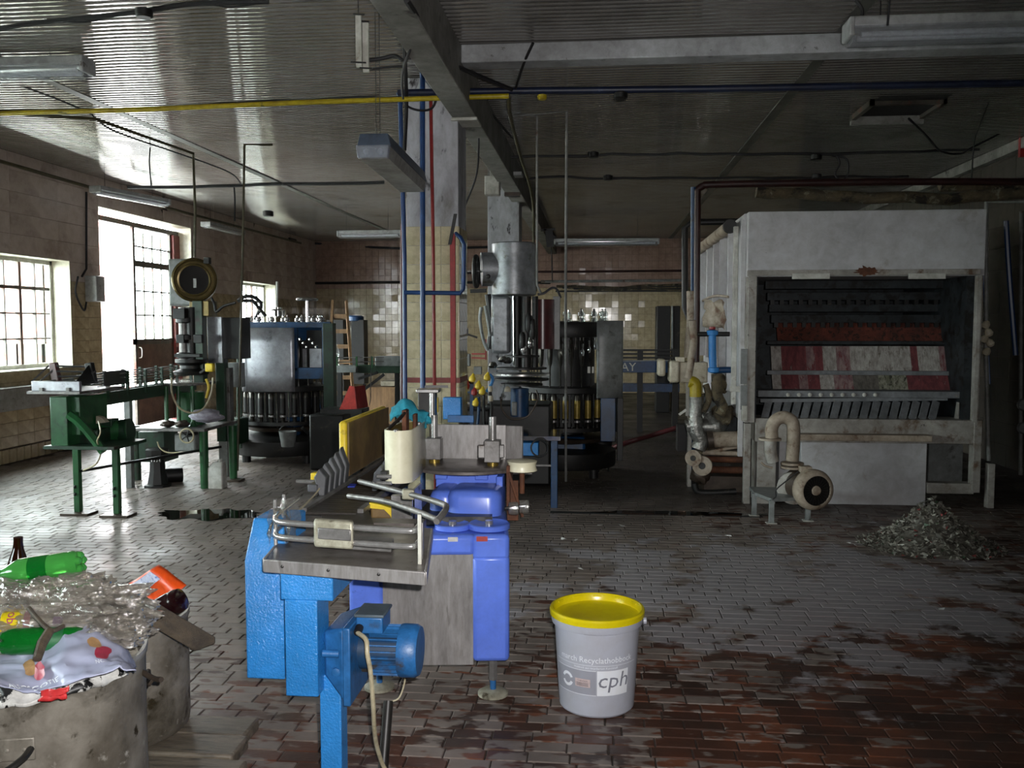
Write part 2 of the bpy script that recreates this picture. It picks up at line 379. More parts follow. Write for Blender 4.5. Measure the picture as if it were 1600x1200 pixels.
def tiles(wall, org, u, v, nrm, lu, lv, tu, tv, m, count=0, seen=None, name='tile', holes=()):
    """tiles over a lu x lv rectangle; the count nearest that are in view become parts, the rest one joined mesh"""
    org, u, v, nrm = (Vector(q) for q in (org, u, v, nrm)); cells = []
    def cut(a, b, a1, b1, hs):
        for n_, (ha, hb, hc, hd) in enumerate(hs):
            if a < hb - 1e-6 and a1 > ha + 1e-6 and b < hd - 1e-6 and b1 > hc + 1e-6:
                rs = []
                if a < ha: rs.append((a, b, ha, b1))
                if a1 > hb: rs.append((hb, b, a1, b1))
                m0, m1 = max(a, ha), min(a1, hb)
                if b < hc: rs.append((m0, b, m1, hc))
                if b1 > hd: rs.append((m0, hd, m1, b1))
                return [q for r_ in rs for q in cut(*r_, hs[n_ + 1:])]
        return [(a, b, a1, b1)]
    for j in range(int(math.ceil(lv / tv - 1e-6))):
        for i in range(int(math.ceil(lu / tu - 1e-6))):
            for c in cut(i * tu, j * tv, min(i * tu + tu, lu), min(j * tv + tv, lv), list(holes)):
                if c[2] - c[0] > .012 and c[3] - c[1] > .012: cells.append(c)
    def geo(mb, c, su, sv, ta, tb):
        g_ = .0022; su -= g_; sv -= g_; bb = .0025; vv = []
        for k, (z, ins) in enumerate(((-.002, 0), (.0055, 0), (.008, bb))):
            for (i, j) in ((-.5, -.5), (.5, -.5), (.5, .5), (-.5, .5)):
                a = i * (su - 2 * ins); b = j * (sv - 2 * ins); vv.append(c + u * a + v * b + nrm * (z + (ta * a + tb * b if k else 0)))
        mb.add(vv, [(0, 1, 5, 4), (1, 2, 6, 5), (2, 3, 7, 6), (3, 0, 4, 7), (4, 5, 9, 8), (5, 6, 10, 9), (6, 7, 11, 10), (7, 4, 8, 11), (8, 9, 10, 11)])
    full = [c for c in cells if (c[2] - c[0]) > tu - .004 and (c[3] - c[1]) > tv - .004]
    def key(c): p = org + u * c[0] + v * c[1]; return (p - CAM).length
    near = set(); 
    if count:
        vis = [c for c in full if (seen is None or seen(org + u * (c[0] + tu / 2) + v * (c[1] + tv / 2)))]
        near = set(sorted(vis, key=key)[:count])
    mb = MB(); geo(mb, Vector((0, 0, 0)), tu, tv, 0, 0); first = None; rest = MB()
    for c in cells:
        cc = org + u * ((c[0] + c[2]) / 2) + v * ((c[1] + c[3]) / 2)
        if c in near:
            if first is None: first = o = mb.build(name, m, wall, smooth=False)
            else: o = first.copy(); COL.objects.link(o)
            o.location = cc; ax = u if random.random() < .5 else v; o.rotation_euler = Matrix.Rotation(random.gauss(0, .008), 3, ax).to_euler()
        else: geo(rest, cc, c[2] - c[0], c[3] - c[1], random.gauss(0, .012), random.gauss(0, .012))
    if rest.v: rest.build(name + ('_field' if count else '_surface'), m, wall, smooth=False, kind='stuff')
inview = lambda p: 0 < 800 + F * (p - CAM).dot(RT) / (p - CAM).dot(FW) < 1600
X_ = (0, 1, 0)
holesL = [(a - 6.0, b - 6.0, za, zb) for a, b, za, zb in OPS]
tiles(wl, (XL - .006, 6.0, 0), (0, 1, 0), (0, 0, 1), (1, 0, 0), Y1 - 6.0, 2.1, .30, .15, 'tile_cream', 200, inview, holes=holesL)
tiles(wl, (XL - .006, 6.0, 2.1), (0, 1, 0), (0, 0, 1), (1, 0, 0), Y1 - 6.0, CZ - 2.1, .90, .24, 'tile_pink', 90, inview, name='wall_panel', holes=[(a, b, c - 2.1, d - 2.1) for a, b, c, d in holesL])
tiles(wb, (XL, Y1 + .006, 0), (1, 0, 0), (0, 0, 1), (0, -1, 0), XR - XL, 2.4, .15, .15, 'tile_cream')
tiles(wb, (XL, Y1 + .006, 2.4), (1, 0, 0), (0, 0, 1), (0, -1, 0), XR - XL, CZ - 2.4, .15, .15, 'tile_salmon')
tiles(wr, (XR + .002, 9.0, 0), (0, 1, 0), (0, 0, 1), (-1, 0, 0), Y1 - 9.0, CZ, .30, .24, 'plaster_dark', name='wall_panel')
# reveals (painted lining of each opening)
for i, (a, b, za, zb) in enumerate(OPS):
    mb = MB(); e = .012; x0, x1 = XL - TW, XL + .003
    mb.box((x0, a, za), (x1, a + e, zb)); mb.box((x0, b - e, za), (x1, b, zb)); mb.box((x0, a, zb - e), (x1, b, zb))
    if za > 0: mb.box((x0, a, za), (x1 + .02, b, za + e))
    mb.build('reveal_lining', 'reveal', wl, smooth=False)
# windows: steel sash, casement posts, panes
def window(name, a, b, za, zb, mull, nrow):
    x = XL - TW + .04
    fr = MB()
    for (y_, w_) in ((a + .012, .05), (b - .062, .05)): fr.box((x - .03, y_, za + .012), (x + .03, y_ + w_, zb - .012))
    fr.box((x - .03, a + .012, za + .012), (x + .03, b - .012, za + .06)); fr.box((x - .03, a + .012, zb - .062), (x + .03, b - .012, zb - .012))
    w = fr.build(name, 'white_paint', kind='structure', smooth=False)
    y = a + .06; n = mull; st = (b - a - .12) / n
    for k in range(1, n):
        yy = y + k * st; thick = .024 if k % 2 == 0 else .009
        MB().box((x - .02, yy - thick, za + .06), (x + .02, yy + thick, zb - .06)).build('casement_post' if thick > .02 else 'glazing_bar', 'frame_brown' if thick > .02 else 'frame_steel', w, smooth=False)
    for j in range(1, nrow):
        zz = za + .06 + (zb - za - .12) * j / nrow; t_ = .010 if j != nrow - 1 else .022
        MB().box((x - .015, a + .06, zz - t_ * .8), (x + .015, b - .06, zz + t_)).build('glazing_bar', 'frame_steel', w, smooth=False)
    first = None
    for k in range(n):
        for j in range(nrow):
            ya = y + k * st; z_ = za + .06 + (zb - za - .12) * j / nrow
            if first is None: first = o = MB().box((-.002, 0, 0), (.002, st, (zb - za - .12) / nrow)).build('pane', 'pane_glass', w, smooth=False)
            else: o = first.copy(); COL.objects.link(o)
            o.location = (x, ya, z_)
for i, (a, b, za, zb) in enumerate([o for o in OPS if o[2] > 0]): window('window_%d' % (i + 1), a, b, za, zb, 8 if b - a > 2 else 6, 4)
# portals help the sky light find the openings
for (a, b, za, zb) in OPS:
    l = light('sky_portal', 'AREA', (XL - TW - .02, (a + b) / 2, (za + zb) / 2), 1, shape='RECTANGLE', size=zb - za, size_y=b - a)
    l.data.cycles.is_portal = True; l.rotation_euler = (0, R(-90), 0)
# door: fixed frame, transom bar; the near leaf stands open outside, the far leaf is shut
xo = XL - TW + .05
fr = MB(); fr.box((xo - .04, 11.402, 2.99), (xo + .04, 14.11, 3.06)); fr.box((xo - .04, 11.402, 0), (xo + .04, 11.46, 3.06))
d1 = fr.build('door_1', 'frame_steel', kind='structure', smooth=False)
MB().box((xo - .05, 13.90, 0), (xo + .06, 14.11, 2.99)).build('jamb', 'jamb_red', d1, smooth=False)
ya, yb = 12.70, 13.90
lf = MB(); lf.box((xo - .02, ya, .05), (xo + .02, ya + .06, 2.99)); lf.box((xo - .02, yb - .05, .05), (xo + .02, yb, 2.99)); lf.box((xo - .02, ya, 2.99), (xo + .02, yb, 2.99)); lf.box((xo - .02, ya, 1.26), (xo + .02, yb, 1.34))
leaf = lf.build('door_leaf', 'frame_steel', d1, smooth=False)
MB().box((xo - .015, ya + .06, .05), (xo + .015, yb - .05, 1.27)).build('kick_panel', 'frame_brown', leaf, smooth=False)
MB().tube(bez([(xo + .02, ya + .1, 1.22), (xo + .06, ya + .1, 1.2), (xo + .06, ya + .1, 1.08), (xo + .02, ya + .1, 1.06)], 4), .008, 6).build('door_handle', 'white_paint', leaf)
rows = [1.34, 1.70, 2.06, 2.42, 2.51, 2.75, 2.99]; ys_ = [ya + .06 + (yb - ya - .11) * k / 4 for k in range(5)]
for yy in ys_[1:-1]: MB().box((xo - .012, yy - .011, 1.34), (xo + .012, yy + .011, 2.93)).build('glazing_bar', 'frame_steel', leaf, smooth=False)
for zz in (1.70, 2.06, 2.72): MB().box((xo - .012, ya + .06, zz - .011), (xo + .012, yb - .05, zz + .011)).build('glazing_bar', 'frame_steel', leaf, smooth=False)
MB().box((xo - .02, ya + .06, 2.42), (xo + .02, yb - .05, 2.51)).build('lock_rail', 'frame_steel', leaf, smooth=False)
for k in range(4):
    for (za, zb) in ((1.34, 1.70), (1.70, 2.06), (2.06, 2.42), (2.51, 2.72), (2.72, 2.93)):
        MB().box((xo - .002, ys_[k], za), (xo + .002, ys_[k + 1], zb)).build('pane', 'pane_glass', leaf, smooth=False)
# the open leaf, swung out against the wall outside
lf = MB(); xo2 = XL - TW - .1; 
for (z0, z1) in ((.05, 1.3), (2.9, 2.99)): lf.box((xo2 - 1.1, 11.33, z0), (xo2, 11.37, z1))
for q in (0, .36, .72, 1.05): lf.box((xo2 - q - .05, 11.33, .05), (xo2 - q, 11.37, 2.99))
lf.build('door_leaf', 'frame_steel', d1, smooth=False)
# duct ledge and ribbed tile skirting on the window wall
tr = MB(); tr.box((XL, 6.4, .74), (XL + .17, 11.2, .86)); tr.box((XL, 6.4, .60), (XL + .13, 11.2, .74)); tr.build('trim_2', 'duct_grey', kind='structure', bev=.006)
bb = MB().box((XL, 6.4, 0), (XL + .02, 11.35, .17)).build('baseboard_left', 'wall_joint', kind='structure', smooth=False)
q = MB().box((-.015, -.05, .01), (.015, .05, .16)); first = None
for k in range(38):
    if first is None: first = o = q.build('skirting_tile', 'tile_cream', bb, smooth=False)
    else: o = first.copy(); COL.objects.link(o)
    o.location = (XL + .03, 6.45 + k * .13, 0)
# outside
MB().box((-60, -30, -.2), (XL - TW, 45, -.1)).build('ground_outside', 'asphalt', kind='structure', smooth=False)
def block(x0, y0, x1, y1, h, m, rows_, cols, lab):
    r_ = thing('far_building', ((x0 + x1) / 2, (y0 + y1) / 2, -.1), lab, 'building')
    MB().box((x0, y0, -.1), (x1, y1, h)).build('building_wall', m, r_, smooth=False)
    for j in range(rows_):
        for i in range(cols):
            yy = y0 + (y1 - y0) * (i + .5) / cols; zz = .9 + j * 2.8
            w = MB().box((x1 - .02, yy - .55, zz), (x1 + .03, yy + .55, zz + 1.3)).build('building_window', 'frame_steel', r_, smooth=False)
            MB().box((x1 + .03, yy - .48, zz + .07), (x1 + .04, yy + .48, zz + 1.23)).build('window_pane', 'duct_grey', w, smooth=False)
block(-36, 12, -28, 34, 4.2, 'render_pale', 1, 5, 'pale low building across the yard outside the factory windows')
block(-34, 38, -24, 44.5, 7, 'render_pink', 2, 2, 'pink taller building beyond the yard outside')

# beams and columns
bmL = MB().box((-1.15, 2.0, CZ - .33), (-.96, Y1, CZ - .012)); bmL.build('ceiling_beam', 'beam_grey', kind='structure', bev=.006)
MB().box((-.96, 6.28, CZ - .135), (XR, 6.46, CZ - .01)).build('ceiling_beam', 'beam_white', kind='structure', bev=.008)
def column(name, x0, y0, w, d, tiled):
    top = CZ - .012 
    c = MB().box((x0, y0, 0), (x0 + w, y0 + d, top)).build(name, 'plaster_white', kind='structure', bev=.006)
    if tiled:
        e = .002; bd = 1.11
        for (og, u, n_, L) in (((x0, y0 + e, 0), (1, 0, 0), (0, -1, 0), w), ((x0 + w - e, y0, 0), (0, 1, 0), (1, 0, 0), d)):
            tiles(c, og, u, (0, 0, 1), n_, L, bd - .02, .14, .15, 'tile_column', 200)
            o2 = (og[0], og[1], bd + .02)
            tiles(c, o2, u, (0, 0, 1), n_, L, 1.2, .14, .15, 'tile_column', 200)
        MB().box((x0 - .004, y0 - .009, bd - .02), (x0 + w + .009, y0 + d + .004, bd + .02)).build('band', 'jamb_red', c, smooth=False)
    return c
colA = column('column', -1.525, 7.07, .42, .42, True)
colB = column('column', -1.47, 11.9, .42, .42, False)
MB().box((-1.16, 7.04, CZ - .355), (-.95, 7.3, CZ - .33)).build('bearing_plate', 'white_paint', colA, bev=.006)
# ---------------------------------------------------------------- materials of things
mat('blue_light', '3185cf', '2a79be', sc=4, rough=.22, bump=.45, bsc=140, grime=.85, spots=[('1a3f66', 7, .68, .75)])
mat('blue_royal', '6280e2', '5674d8', sc=3, rough=.3, grime=.85, spots=[('23356f', 9, .68, .74), ('9fb0d8', 24, .74, .76)])
mat('motor_shade', '173c5e', '12304c', rough=.5)  # darker motor blue, paints in the shade between the cooling fins
mat('blue_motor', '2a6aa8', '235a90', sc=8, rough=.42, bump=.1, spots=[('3a3a3c', 7, .56, .68)])
mat('steel_plate', 'a09d9c', '8b8887', sc=5, rough=.36, metal=.4, rvar=.1, stretch=(3, 3, .6), spots=[('6b6764', 9, .6, .75)])
mat('steel_tray', '7f7975', '69625e', sc=6, rough=.33, metal=.35, rvar=.12, spots=[('3e342c', 7, .52, .68)])
mat('steel_bright', 'cfcece', 'b0aeac', sc=8, rough=.25, metal=.75, spots=[('5a5149', 12, .62, .7)])
mat('steel_dull', '8b8988', '6a6866', sc=8, rough=.42, metal=.45, spots=[('463a30', 10, .56, .7)])
mat('zinc_block', 'b5b2a0', '8e8a78', sc=12, rough=.5, metal=.3, spots=[('4f4636', 15, .58, .68)])
mat('yellow_paint', 'e6cb3c', 'd8ba2c', sc=5, rough=.4, grime=.8, spots=[('7a6524', 9, .62, .72)])
mat('board_brown', '7d6540', '5f4b2e', sc=4, rough=.5, spots=[('8d7a3a', 3, .5, .7), ('3c2f20', 6, .58, .7)])
mat('drum_cream', 'e2dec4', 'd4d0b4', sc=3, rough=.35, grime=.85, spots=[('8e866a', 12, .72, .78)])
mat('drum_inside', '8a7a48', '5f4f28', sc=5, rough=.3)
mat('black_rubber', '1e1d1e', '131213', rough=.55)
mat('dark_iron', '2b2927', '1a1817', sc=9, rough=.45, metal=.15, spots=[('4a3a2c', 9, .6, .7)])
mat('grey_plastic', '56575c', '45464a', sc=6, rough=.5)
mat('belt_links', '4a4541', '37322f', sc=14, rough=.4, metal=.5)
mat('cable_cream', 'c9c0a4', 'b0a688', sc=12, rough=.5)
mat('rag_teal', '1f8aa0', '187488', sc=9, rough=.85, bump=.3)
mat('brass', 'a08a44', '7d6a30', sc=9, rough=.35, metal=.7)
mat('rust', '6a3f26', '4c2c1c', sc=12, rough=.8, bump=.3)
mat('sticker_red', 'b23a32', rough=.5); mat('sticker_white', 'd8d8d8', rough=.5); mat('sticker_dark', '2c2f45', rough=.5); mat('blue_tape', '2b47c8', rough=.4)
film('clear_plastic', 'f2f2ee', gloss=.16, rough=.12, haze=.10, hazec='c8c8c4', bump=.5, bsc=55)
mat('lid_grey', '56646e', '48545c', sc=6, rough=.5)
# ---------------------------------------------------------------- labelling machine with its infeed conveyor
lab = thing('labelling_machine', (-.68, 4.0, 0), 'bright blue bottle labelling machine with steel side panel on screw feet', 'machine')
mb = MB(); bx0, bx1, by0, by1 = -1.0, -.352, 3.55, 4.35
ROT = Matrix.Translation((bx1, by0, 0)) @ Matrix.Rotation(R(7), 4, 'Z') @ Matrix.Translation((-bx1, -by0, 0)); mb.t = ROT
def mr(): q = MB(); q.t = ROT; return q
mb.box((bx0, by0 + .03, .60), (bx1 - .0, by1, .695)); mb.box((bx0, by0, .18), (-.862, by0 + .16, .62)); mb.box((bx0, by1 - .16, .18), (-.862, by1, .62))
mb.box((bx1 - .15, by0, .18), (bx1, by1, .62)); mb.box((bx1 - .15, by0, .6), (bx1, by0 + .04, .705))
mb.box((-.87, by0, .62), (bx1 - .14, by0 + .04, .705))
mb.build('cabinet', 'blue_royal', lab, bev=.018)
sp_ = mr().box((-.875, by0 + .012, .165), (-.498, by0 + .022, .632)).build('side_panel', 'steel_plate', lab, bev=.002)
mr().box((-.95, by0 + .16, .175), (-.94, by1 - .16, .6)).build('end_panel', 'steel_plate', lab)
for (x, y) in ((-.43, 3.64), (-.92, 3.66), (-.50, 4.25), (-.98, 4.2)):
    f = MB().cyl((x, y, .016), (x, y, .19), .013, n=10).build('screw_foot', 'blue_motor', lab)
    MB().cyl((x, y, .07), (x, y, .17), .019, n=6).build('lock_nut', 'steel_dull', f)
    MB().lathe((x, y, 0), [(.055, 0), (.064, .006), (.064, .016), (.05, .024), (.02, .03)], 24).build('foot_pad', 'zinc_block', f)
t_ = mr().box((-.485, by0 - .003, .68), (-.44, by0 - .0005, .70)).build('sticker', 'sticker_red', lab, label='torn red sticker', smooth=False)
mr().box((-.60, by0 - .003, .68), (-.56, by0 - .0005, .698)).build('sticker', 'sticker_white', lab, label='torn white sticker', smooth=False)
# two flanged star discs on top
for (x, y, r, z) in ((-.605, 3.68, .075, .694), (-.452, 3.69, .088, .697)):
    o = MB().lathe((x, y, z), [(r * .9, 0), (r, .004), (r, .022), (r * .93, .026), (r * .75, .018), (.02, .018)], 32).build('star_disc', 'blue_royal', lab)
    MB().cyl((x, y, .66), (x, y, z + .035), .017, n=12).build('shaft', 'steel_bright', o)
mr().box((-.75, 3.76, .70), (-.42, 4.25, .735)).build('gear_deck', 'dark_iron', lab)
# rounded cast housing
def rrect(x0, y0, x1, y1, r, z, n=6):
    out = []
    for (cx, cy, a0) in ((x1 - r, y1 - r, 0), (x0 + r, y1 - r, 90), (x0 + r, y0 + r, 180), (x1 - r, y0 + r, 270)):
        for k in range(n + 1): a = R(a0 + 90 * k / n); out.append((cx + r * math.cos(a), cy + r * math.sin(a), z))
    return out
def loft(mb, rings):
    n = len(rings[0]); vv = [p for r_ in rings for p in r_]
    ff = [tuple(range(n))[::-1], tuple((len(rings) - 1) * n + k for k in range(n))]
    for i in range(len(rings) - 1):
        for k in range(n): ff.append((i * n + k, i * n + (k + 1) % n, (i + 1) * n + (k + 1) % n, (i + 1) * n + k))
    return mb.add(vv, ff)
def soft_block(x0, y0, x1, y1, z0, z1, r, e=.02, tap=0):
    return loft(MB(), [rrect(x0, y0, x1, y1, r, z0), rrect(x0 + tap * .6, y0 + tap * .6, x1 - tap * .6, y1 - tap * .6, r, z1 - e), rrect(x0 + tap + e * .3, y0 + tap + e * .3, x1 - tap - e * .3, y1 - tap - e * .3, r, z1 - e * .3), rrect(x0 + tap + e, y0 + tap + e, x1 - tap - e, y1 - tap - e, max(r - e, .01), z1)])
soft_block(-.655, 3.80, -.415, 4.05, .722, .832, .06, .03).build('cast_housing', 'blue_royal', lab, ang=50)
soft_block(-.74, 3.84, -.62, 4.1, .722, .822, .05, .03).build('cast_housing', 'blue_royal', lab, ang=50)
mb = MB(); mb.box((-.745, 4.06, .80), (-.425, 4.10, .868)); mb.box((-.745, 4.04, .84), (-.69, 4.10, .888)); mb.box((-.56, 4.04, .84), (-.50, 4.10, .888)); mb.box((-.455, 3.98, .74), (-.425, 4.10, .868))
mb.build('bracket_frame', 'blue_royal', lab, bev=.004)
mb = MB(); z_ = .85
mb.tube([(-.655 + k * .009, 4.05, z_ + .03) for k in range(8)], [.012, .017] * 4, 10); mb.build('spring', 'brass', lab, smooth=False)
# round dark table with steel posts, blocks, plate and pulley
MB().lathe((-.60, 4.12, .892), [(.27, 0), (.285, .004), (.285, .016), (.275, .02), (.05, .02)], 48).build('rotary_table', 'steel_tray', lab)
for (x, y) in ((-.755, 4.08), (-.475, 4.02)):
    b_ = MB().box((x - .036, y - .036, .93), (x + .036, y + .036, 1.03)).build('post_block', 'steel_dull', lab, bev=.004)
    MB().cyl((x, y, .905), (x, y, .93), .026, n=16).build('collar', 'brass', b_)
    MB().cyl((x, y, 1.02), (x, y, 1.135), .017, n=16).build('post', 'steel_bright', b_)
MB().box((-.54, 3.99, .95), (-.42, 4.01, 1.01), rz=R(8)).build('clamp_block', 'steel_dull', lab, bev=.004)
MB().box((-.80, 4.22, .905), (-.435, 4.23, 1.075)).build('back_plate', 'steel_plate', lab, bev=.002)
MB().box((-.44, 4.23, .905), (-.355, 4.25, 1.07), rz=R(-12)).build('back_plate', 'steel_plate', lab, bev=.002)
mb = MB(); mb.box((-.50, 4.1, .86), (-.30, 4.16, .89)); mb.build('pulley_arm', 'steel_dull', lab, bev=.003)
pu = MB().lathe((-.335, 3.95, .90), [(.06, 0), (.068, .004), (.063, .02), (.063, .034), (.068, .046), (.05, .05)], 28).build('pulley', 'drum_cream', lab)
MB().cyl((-.335, 3.95, .80), (-.335, 3.95, .905), .012, n=10).build('spindle', 'rust', pu)
mb = MB(); mb.box((-.40, 3.9, .74), (-.385, 4.05, .93)); mb.box((-.40, 3.93, .68), (-.35, 3.95, .86)); mb.bar((-.39, 3.9, .9), (-.33, 3.92, .70), .012); mb.build('rusty_bracket', 'rust', lab, bev=.002)
for (x, dz) in ((-.355, 0), (-.31, .008)):
    mb = MB(); mb.lathe((x, 3.74, .775 + dz), [(.006, -.02), (.026, -.018), (.028, 0), (.028, .018), (.024, .022), (.024, .012)], 20, axis=(1, .1, 0)); mb.build('sight_glass', 'clear_plastic', lab)
MB().cyl((-.39, 3.745, .772), (-.30, 3.745, .785), .008, n=8).build('oil_pipe', 'dark_iron', lab)
# tall dark head carriage and rods
hc = MB().box((-.865, 4.25, 1.08), (-.785, 4.33, 1.225)).build('head_carriage', 'dark_iron', lab, bev=.004)
MB().box((-.875, 4.23, 1.225), (-.765, 4.34, 1.242), rz=R(4)).build('carriage_cap', 'steel_bright', hc, bev=.003)
MB().bar((-.83, 4.24, 1.255), (-.72, 4.26, 1.255), .012).build('lever', 'dark_iron', hc)
MB().cyl((-.79, 4.22, .95), (-.79, 4.22, 1.225), .014, n=12).build('carriage_rod', 'steel_bright', hc)
MB().cyl((-.90, 4.12, 1.0), (-.90, 4.12, 1.17), .018, n=12).build('post', 'steel_bright', lab)
MB().box((-.77, 4.4, 1.08), (-.68, 4.46, 1.19)).build('drive_cover', 'blue_light', lab, bev=.004)
MB().box((-.74, 4.36, 1.07), (-.61, 4.38, 1.105)).build('guard_strip', 'blue_motor', lab, bev=.002)
# cream drum: open-topped box with one rounded end
def drum_ring(z, e=0):
    cx, cy, r = -.828, 3.67, .061 - e; pts = []
    for k in range(13): a = R(180 + 170 * k / 12); pts.append((cx + r * math.cos(a), cy + r * math.sin(a), z))
    pts += [(-.775 - e, 3.97 - e, z), (-.80, 4.0 - e, z), (-.885 + e, 3.95 - e, z)]
    return pts
ZD0, ZD1 = .895, 1.115
mb = MB(); n = len(drum_ring(0)); rg = [drum_ring(ZD0), drum_ring(ZD1), drum_ring(ZD1, .006)]
vv = [p for r_ in rg for p in r_]; ff = [tuple(range(n))[::-1]] + [(i * n + k, i * n + (k + 1) % n, (i + 1) * n + (k + 1) % n, (i + 1) * n + k) for i in range(2) for k in range(n)]
mb.add(vv, ff); dr = mb.build('glue_drum', 'drum_cream', lab, ang=50)
mb = MB(); rg = [drum_ring(ZD1 - .001, .007), drum_ring(ZD0 + .04, .007)]; vv = [p for r_ in rg for p in r_]
mb.add(vv, [(k, (k + 1) % n, n + (k + 1) % n, n + k) for k in range(n)] + [tuple(range(n, 2 * n))]); mb.build('drum_lining', 'drum_inside', dr)
mb = MB(); mb.tube([(-.88, 3.7, 1.05), (-.885, 3.72, 1.11), (-.85, 3.8, 1.15), (-.83, 3.84, 1.18)], .008, 8); mb.build('scraper_rod', 'dark_iron', dr)
mb = MB(); mb.box((-.85, 3.82, 1.06), (-.83, 3.88, 1.18)); mb.box((-.81, 3.86, 1.05), (-.795, 3.9, 1.16)); mb.build('scraper_blade', 'rust', dr, bev=.003)
for (x, z) in ((-.83, 1.12), (-.79, 1.12)): MB().lathe((x, 3.62 if x < -.8 else 3.9, z - .01), [(.012, 0), (.012, .008), (.004, .012)], 10).build('screw', 'steel_bright', dr)
# rag over the scraper
def ragf(u, v):
    x = -.935 + .165 * u; y = 3.95 + .12 * v; z = 1.172 + .055 * math.sin(PI * min(1, u * 1.35)) * (.6 + .4 * math.cos((v - .5) * 2.5)) - .06 * (abs(v - .5) * 2) ** 2 - .02 * u
    q = mnoise.noise_vector(Vector((u * 4, v * 4, 3))); return (x + q.x * .015, y + q.y * .015, z + q.z * .02)
single('rag', 'rag_teal', 'crumpled teal blue rag draped over the labelling machine', 'rag', MB().grid(ragf, 22, 14), solid=.006)
# yellow edged board standing along the conveyor
bd = MB(); pr = []
X0, X1 = -1.165, -1.12; ya, yb_ = 3.93, 4.72
bd.box((X1 - .010, ya + .012, .865), (X1, yb_, 1.11)); bo = bd.build('guard_board', 'board_brown', lab, bev=.004)
mb = loft(MB(), [rrect(X0, ya, X1 - .010, yb_, .012, .87), rrect(X0, ya, X1 - .010, yb_, .012, 1.105), rrect(X0 + .008, ya + .008, X1 - .018, yb_ - .008, .008, 1.115)]); mb.build('guard_edge', 'yellow_paint', bo, ang=50)
MB().prism([(-.99, 4.75, 1.08), (-.86, 4.75, 1.08), (-.86, 4.75, 1.16)], (0, .03, 0)).build('yellow_wedge', 'yellow_paint', lab)
# belt between board and drum
cv = MB().box((-1.10, 3.2, .805), (-.88, 5.1, .845)).build('belt_bed', 'dark_iron', lab)
mb = MB()
for k in range(46): mb.box((-1.085, 3.22 + k * .041, .845), (-.895, 3.22 + k * .041 + .037, .853))
mb.build('belt_plates', 'belt_links', cv, smooth=False, kind='stuff')
MB().box((-.895, 3.25, .84), (-.872, 5.0, .862)).build('belt_rail', 'steel_dull', cv)
MB().box((-1.108, 3.25, .84), (-1.09, 5.0, .862)).build('belt_rail', 'steel_dull', cv)
MB().box((-1.075, 3.74, .853), (-1.045, 3.81, .856), rz=.1).build('tape_piece', 'blue_tape', cv, smooth=False)
# black toothed guides either side of the belt
def guide(x, y0, s):
    mb = MB()
    for k in range(5):
        y = y0 + k * .075; mb.prism([(x, y, .86), (x + s * .022, y, .86), (x + s * .05, y + .02, .93), (x + s * .03, y + .03, .965 + .012 * k), (x, y + .03, .93)], (0, .05, 0))
    return mb
g1 = guide(-1.10, 3.5, -1).build('bottle_guide', 'grey_plastic', lab, bev=.004); g2 = guide(-.935, 3.62, 1).build('bottle_guide', 'grey_plastic', lab, bev=.004)
MB().box((-1.17, 3.5, .875), (-1.13, 3.9, .905)).build('guide_rail', 'grey_plastic', g1, bev=.004)
MB().cyl((-1.25, 3.6, .90), (-1.13, 3.6, .898), .009, n=10).build('clamp_rod', 'steel_bright', g1)
mb = MB(); mb.box((-1.2, 3.63, .90), (-1.165, 3.67, .93)); mb.build('clamp_knob', 'yellow_paint', g1, bev=.004)
k_ = MB().box((-.875, 3.52, .925), (-.845, 3.56, .96)).build('clamp_knob', 'black_rubber', g2, bev=.003)
for z in (.915, .942): MB().cyl((-.885, 3.51, z), (-.825, 3.51, z), .008, n=10).build('clamp_rod', 'steel_bright', g2)
MB().cyl((-1.12, 3.9, .9), (-1.14, 3.9, .97), .01, n=8).build('blue_pin', 'blue_light', lab)
# yellow cover under the guides, steel upright beside it
arch = [(-.885, 3.30, .765)] + [(-.885 + .055 + .075 * math.cos(R(a)), 3.30, .775 + .075 * math.sin(R(a)) * .9) for a in (180, 150, 120)] 
poly = [W(577, 785, 3.35), W(612, 785, 3.35), W(624, 800, 3.35), W(624, 822, 3.35), W(616, 822, 3.35), W(610, 806, 3.35), W(600, 796, 3.35), W(577, 794, 3.35)]
MB().prism(poly, (0, .03, 0)).build('arch_cover', 'yellow_paint', lab)
MB().box((-.875, 3.36, .80), (-.78, 3.6, .845)).build('glue_pan', 'board_brown', lab, bev=.01)
MB().box((-.785, 3.33, .70), (-.70, 3.36, .90)).build('upright_plate', 'steel_dull', lab, bev=.002)
MB().box((-.708, 3.32, .70), (-.700, 3.5, .92)).build('upright_plate', 'steel_bright', lab)
MB().box((-.86, 3.62, .775), (-.74, 4.0, .80)).build('side_deck', 'dark_iron', lab)

# tray end of the conveyor, its own stand
st = thing('infeed_table', (-.75, 2.85, 0), 'light blue conveyor end table with steel tray and tubular guide rails', 'conveyor')
rt = R(9.2); d_ = Vector((-math.sin(rt), math.cos(rt), 0)); e_ = Vector((math.cos(rt), -0.0 + math.sin(rt) * -1, 0)); e_ = Vector((math.cos(rt), math.sin(rt), 0)) * 1
FLp = Vector((-.99, 2.56, .85)); FRp = Vector((-.488, 2.47, .85)); ex = (FRp - FLp).normalized(); ey = Vector((-.15, .985, 0)).normalized(); wd_ = (FRp - FLp).length
def T(u, v, z): return FLp + ex * u + ey * v + Vector((0, 0, z - .85))
mb = MB(); mb.add([T(0, 0, .85), T(wd_, 0, .85), T(wd_, .55, .85), T(0, .55, .85), T(0, 0, .843), T(wd_, 0, .843), T(wd_, .55, .843), T(0, .55, .843)], [(0, 1, 2, 3), (4, 7, 6, 5), (0, 4, 5, 1), (1, 5, 6, 2), (2, 6, 7, 3), (3, 7, 4, 0)])
tray = mb.build('tray_top', 'steel_tray', st, smooth=False)
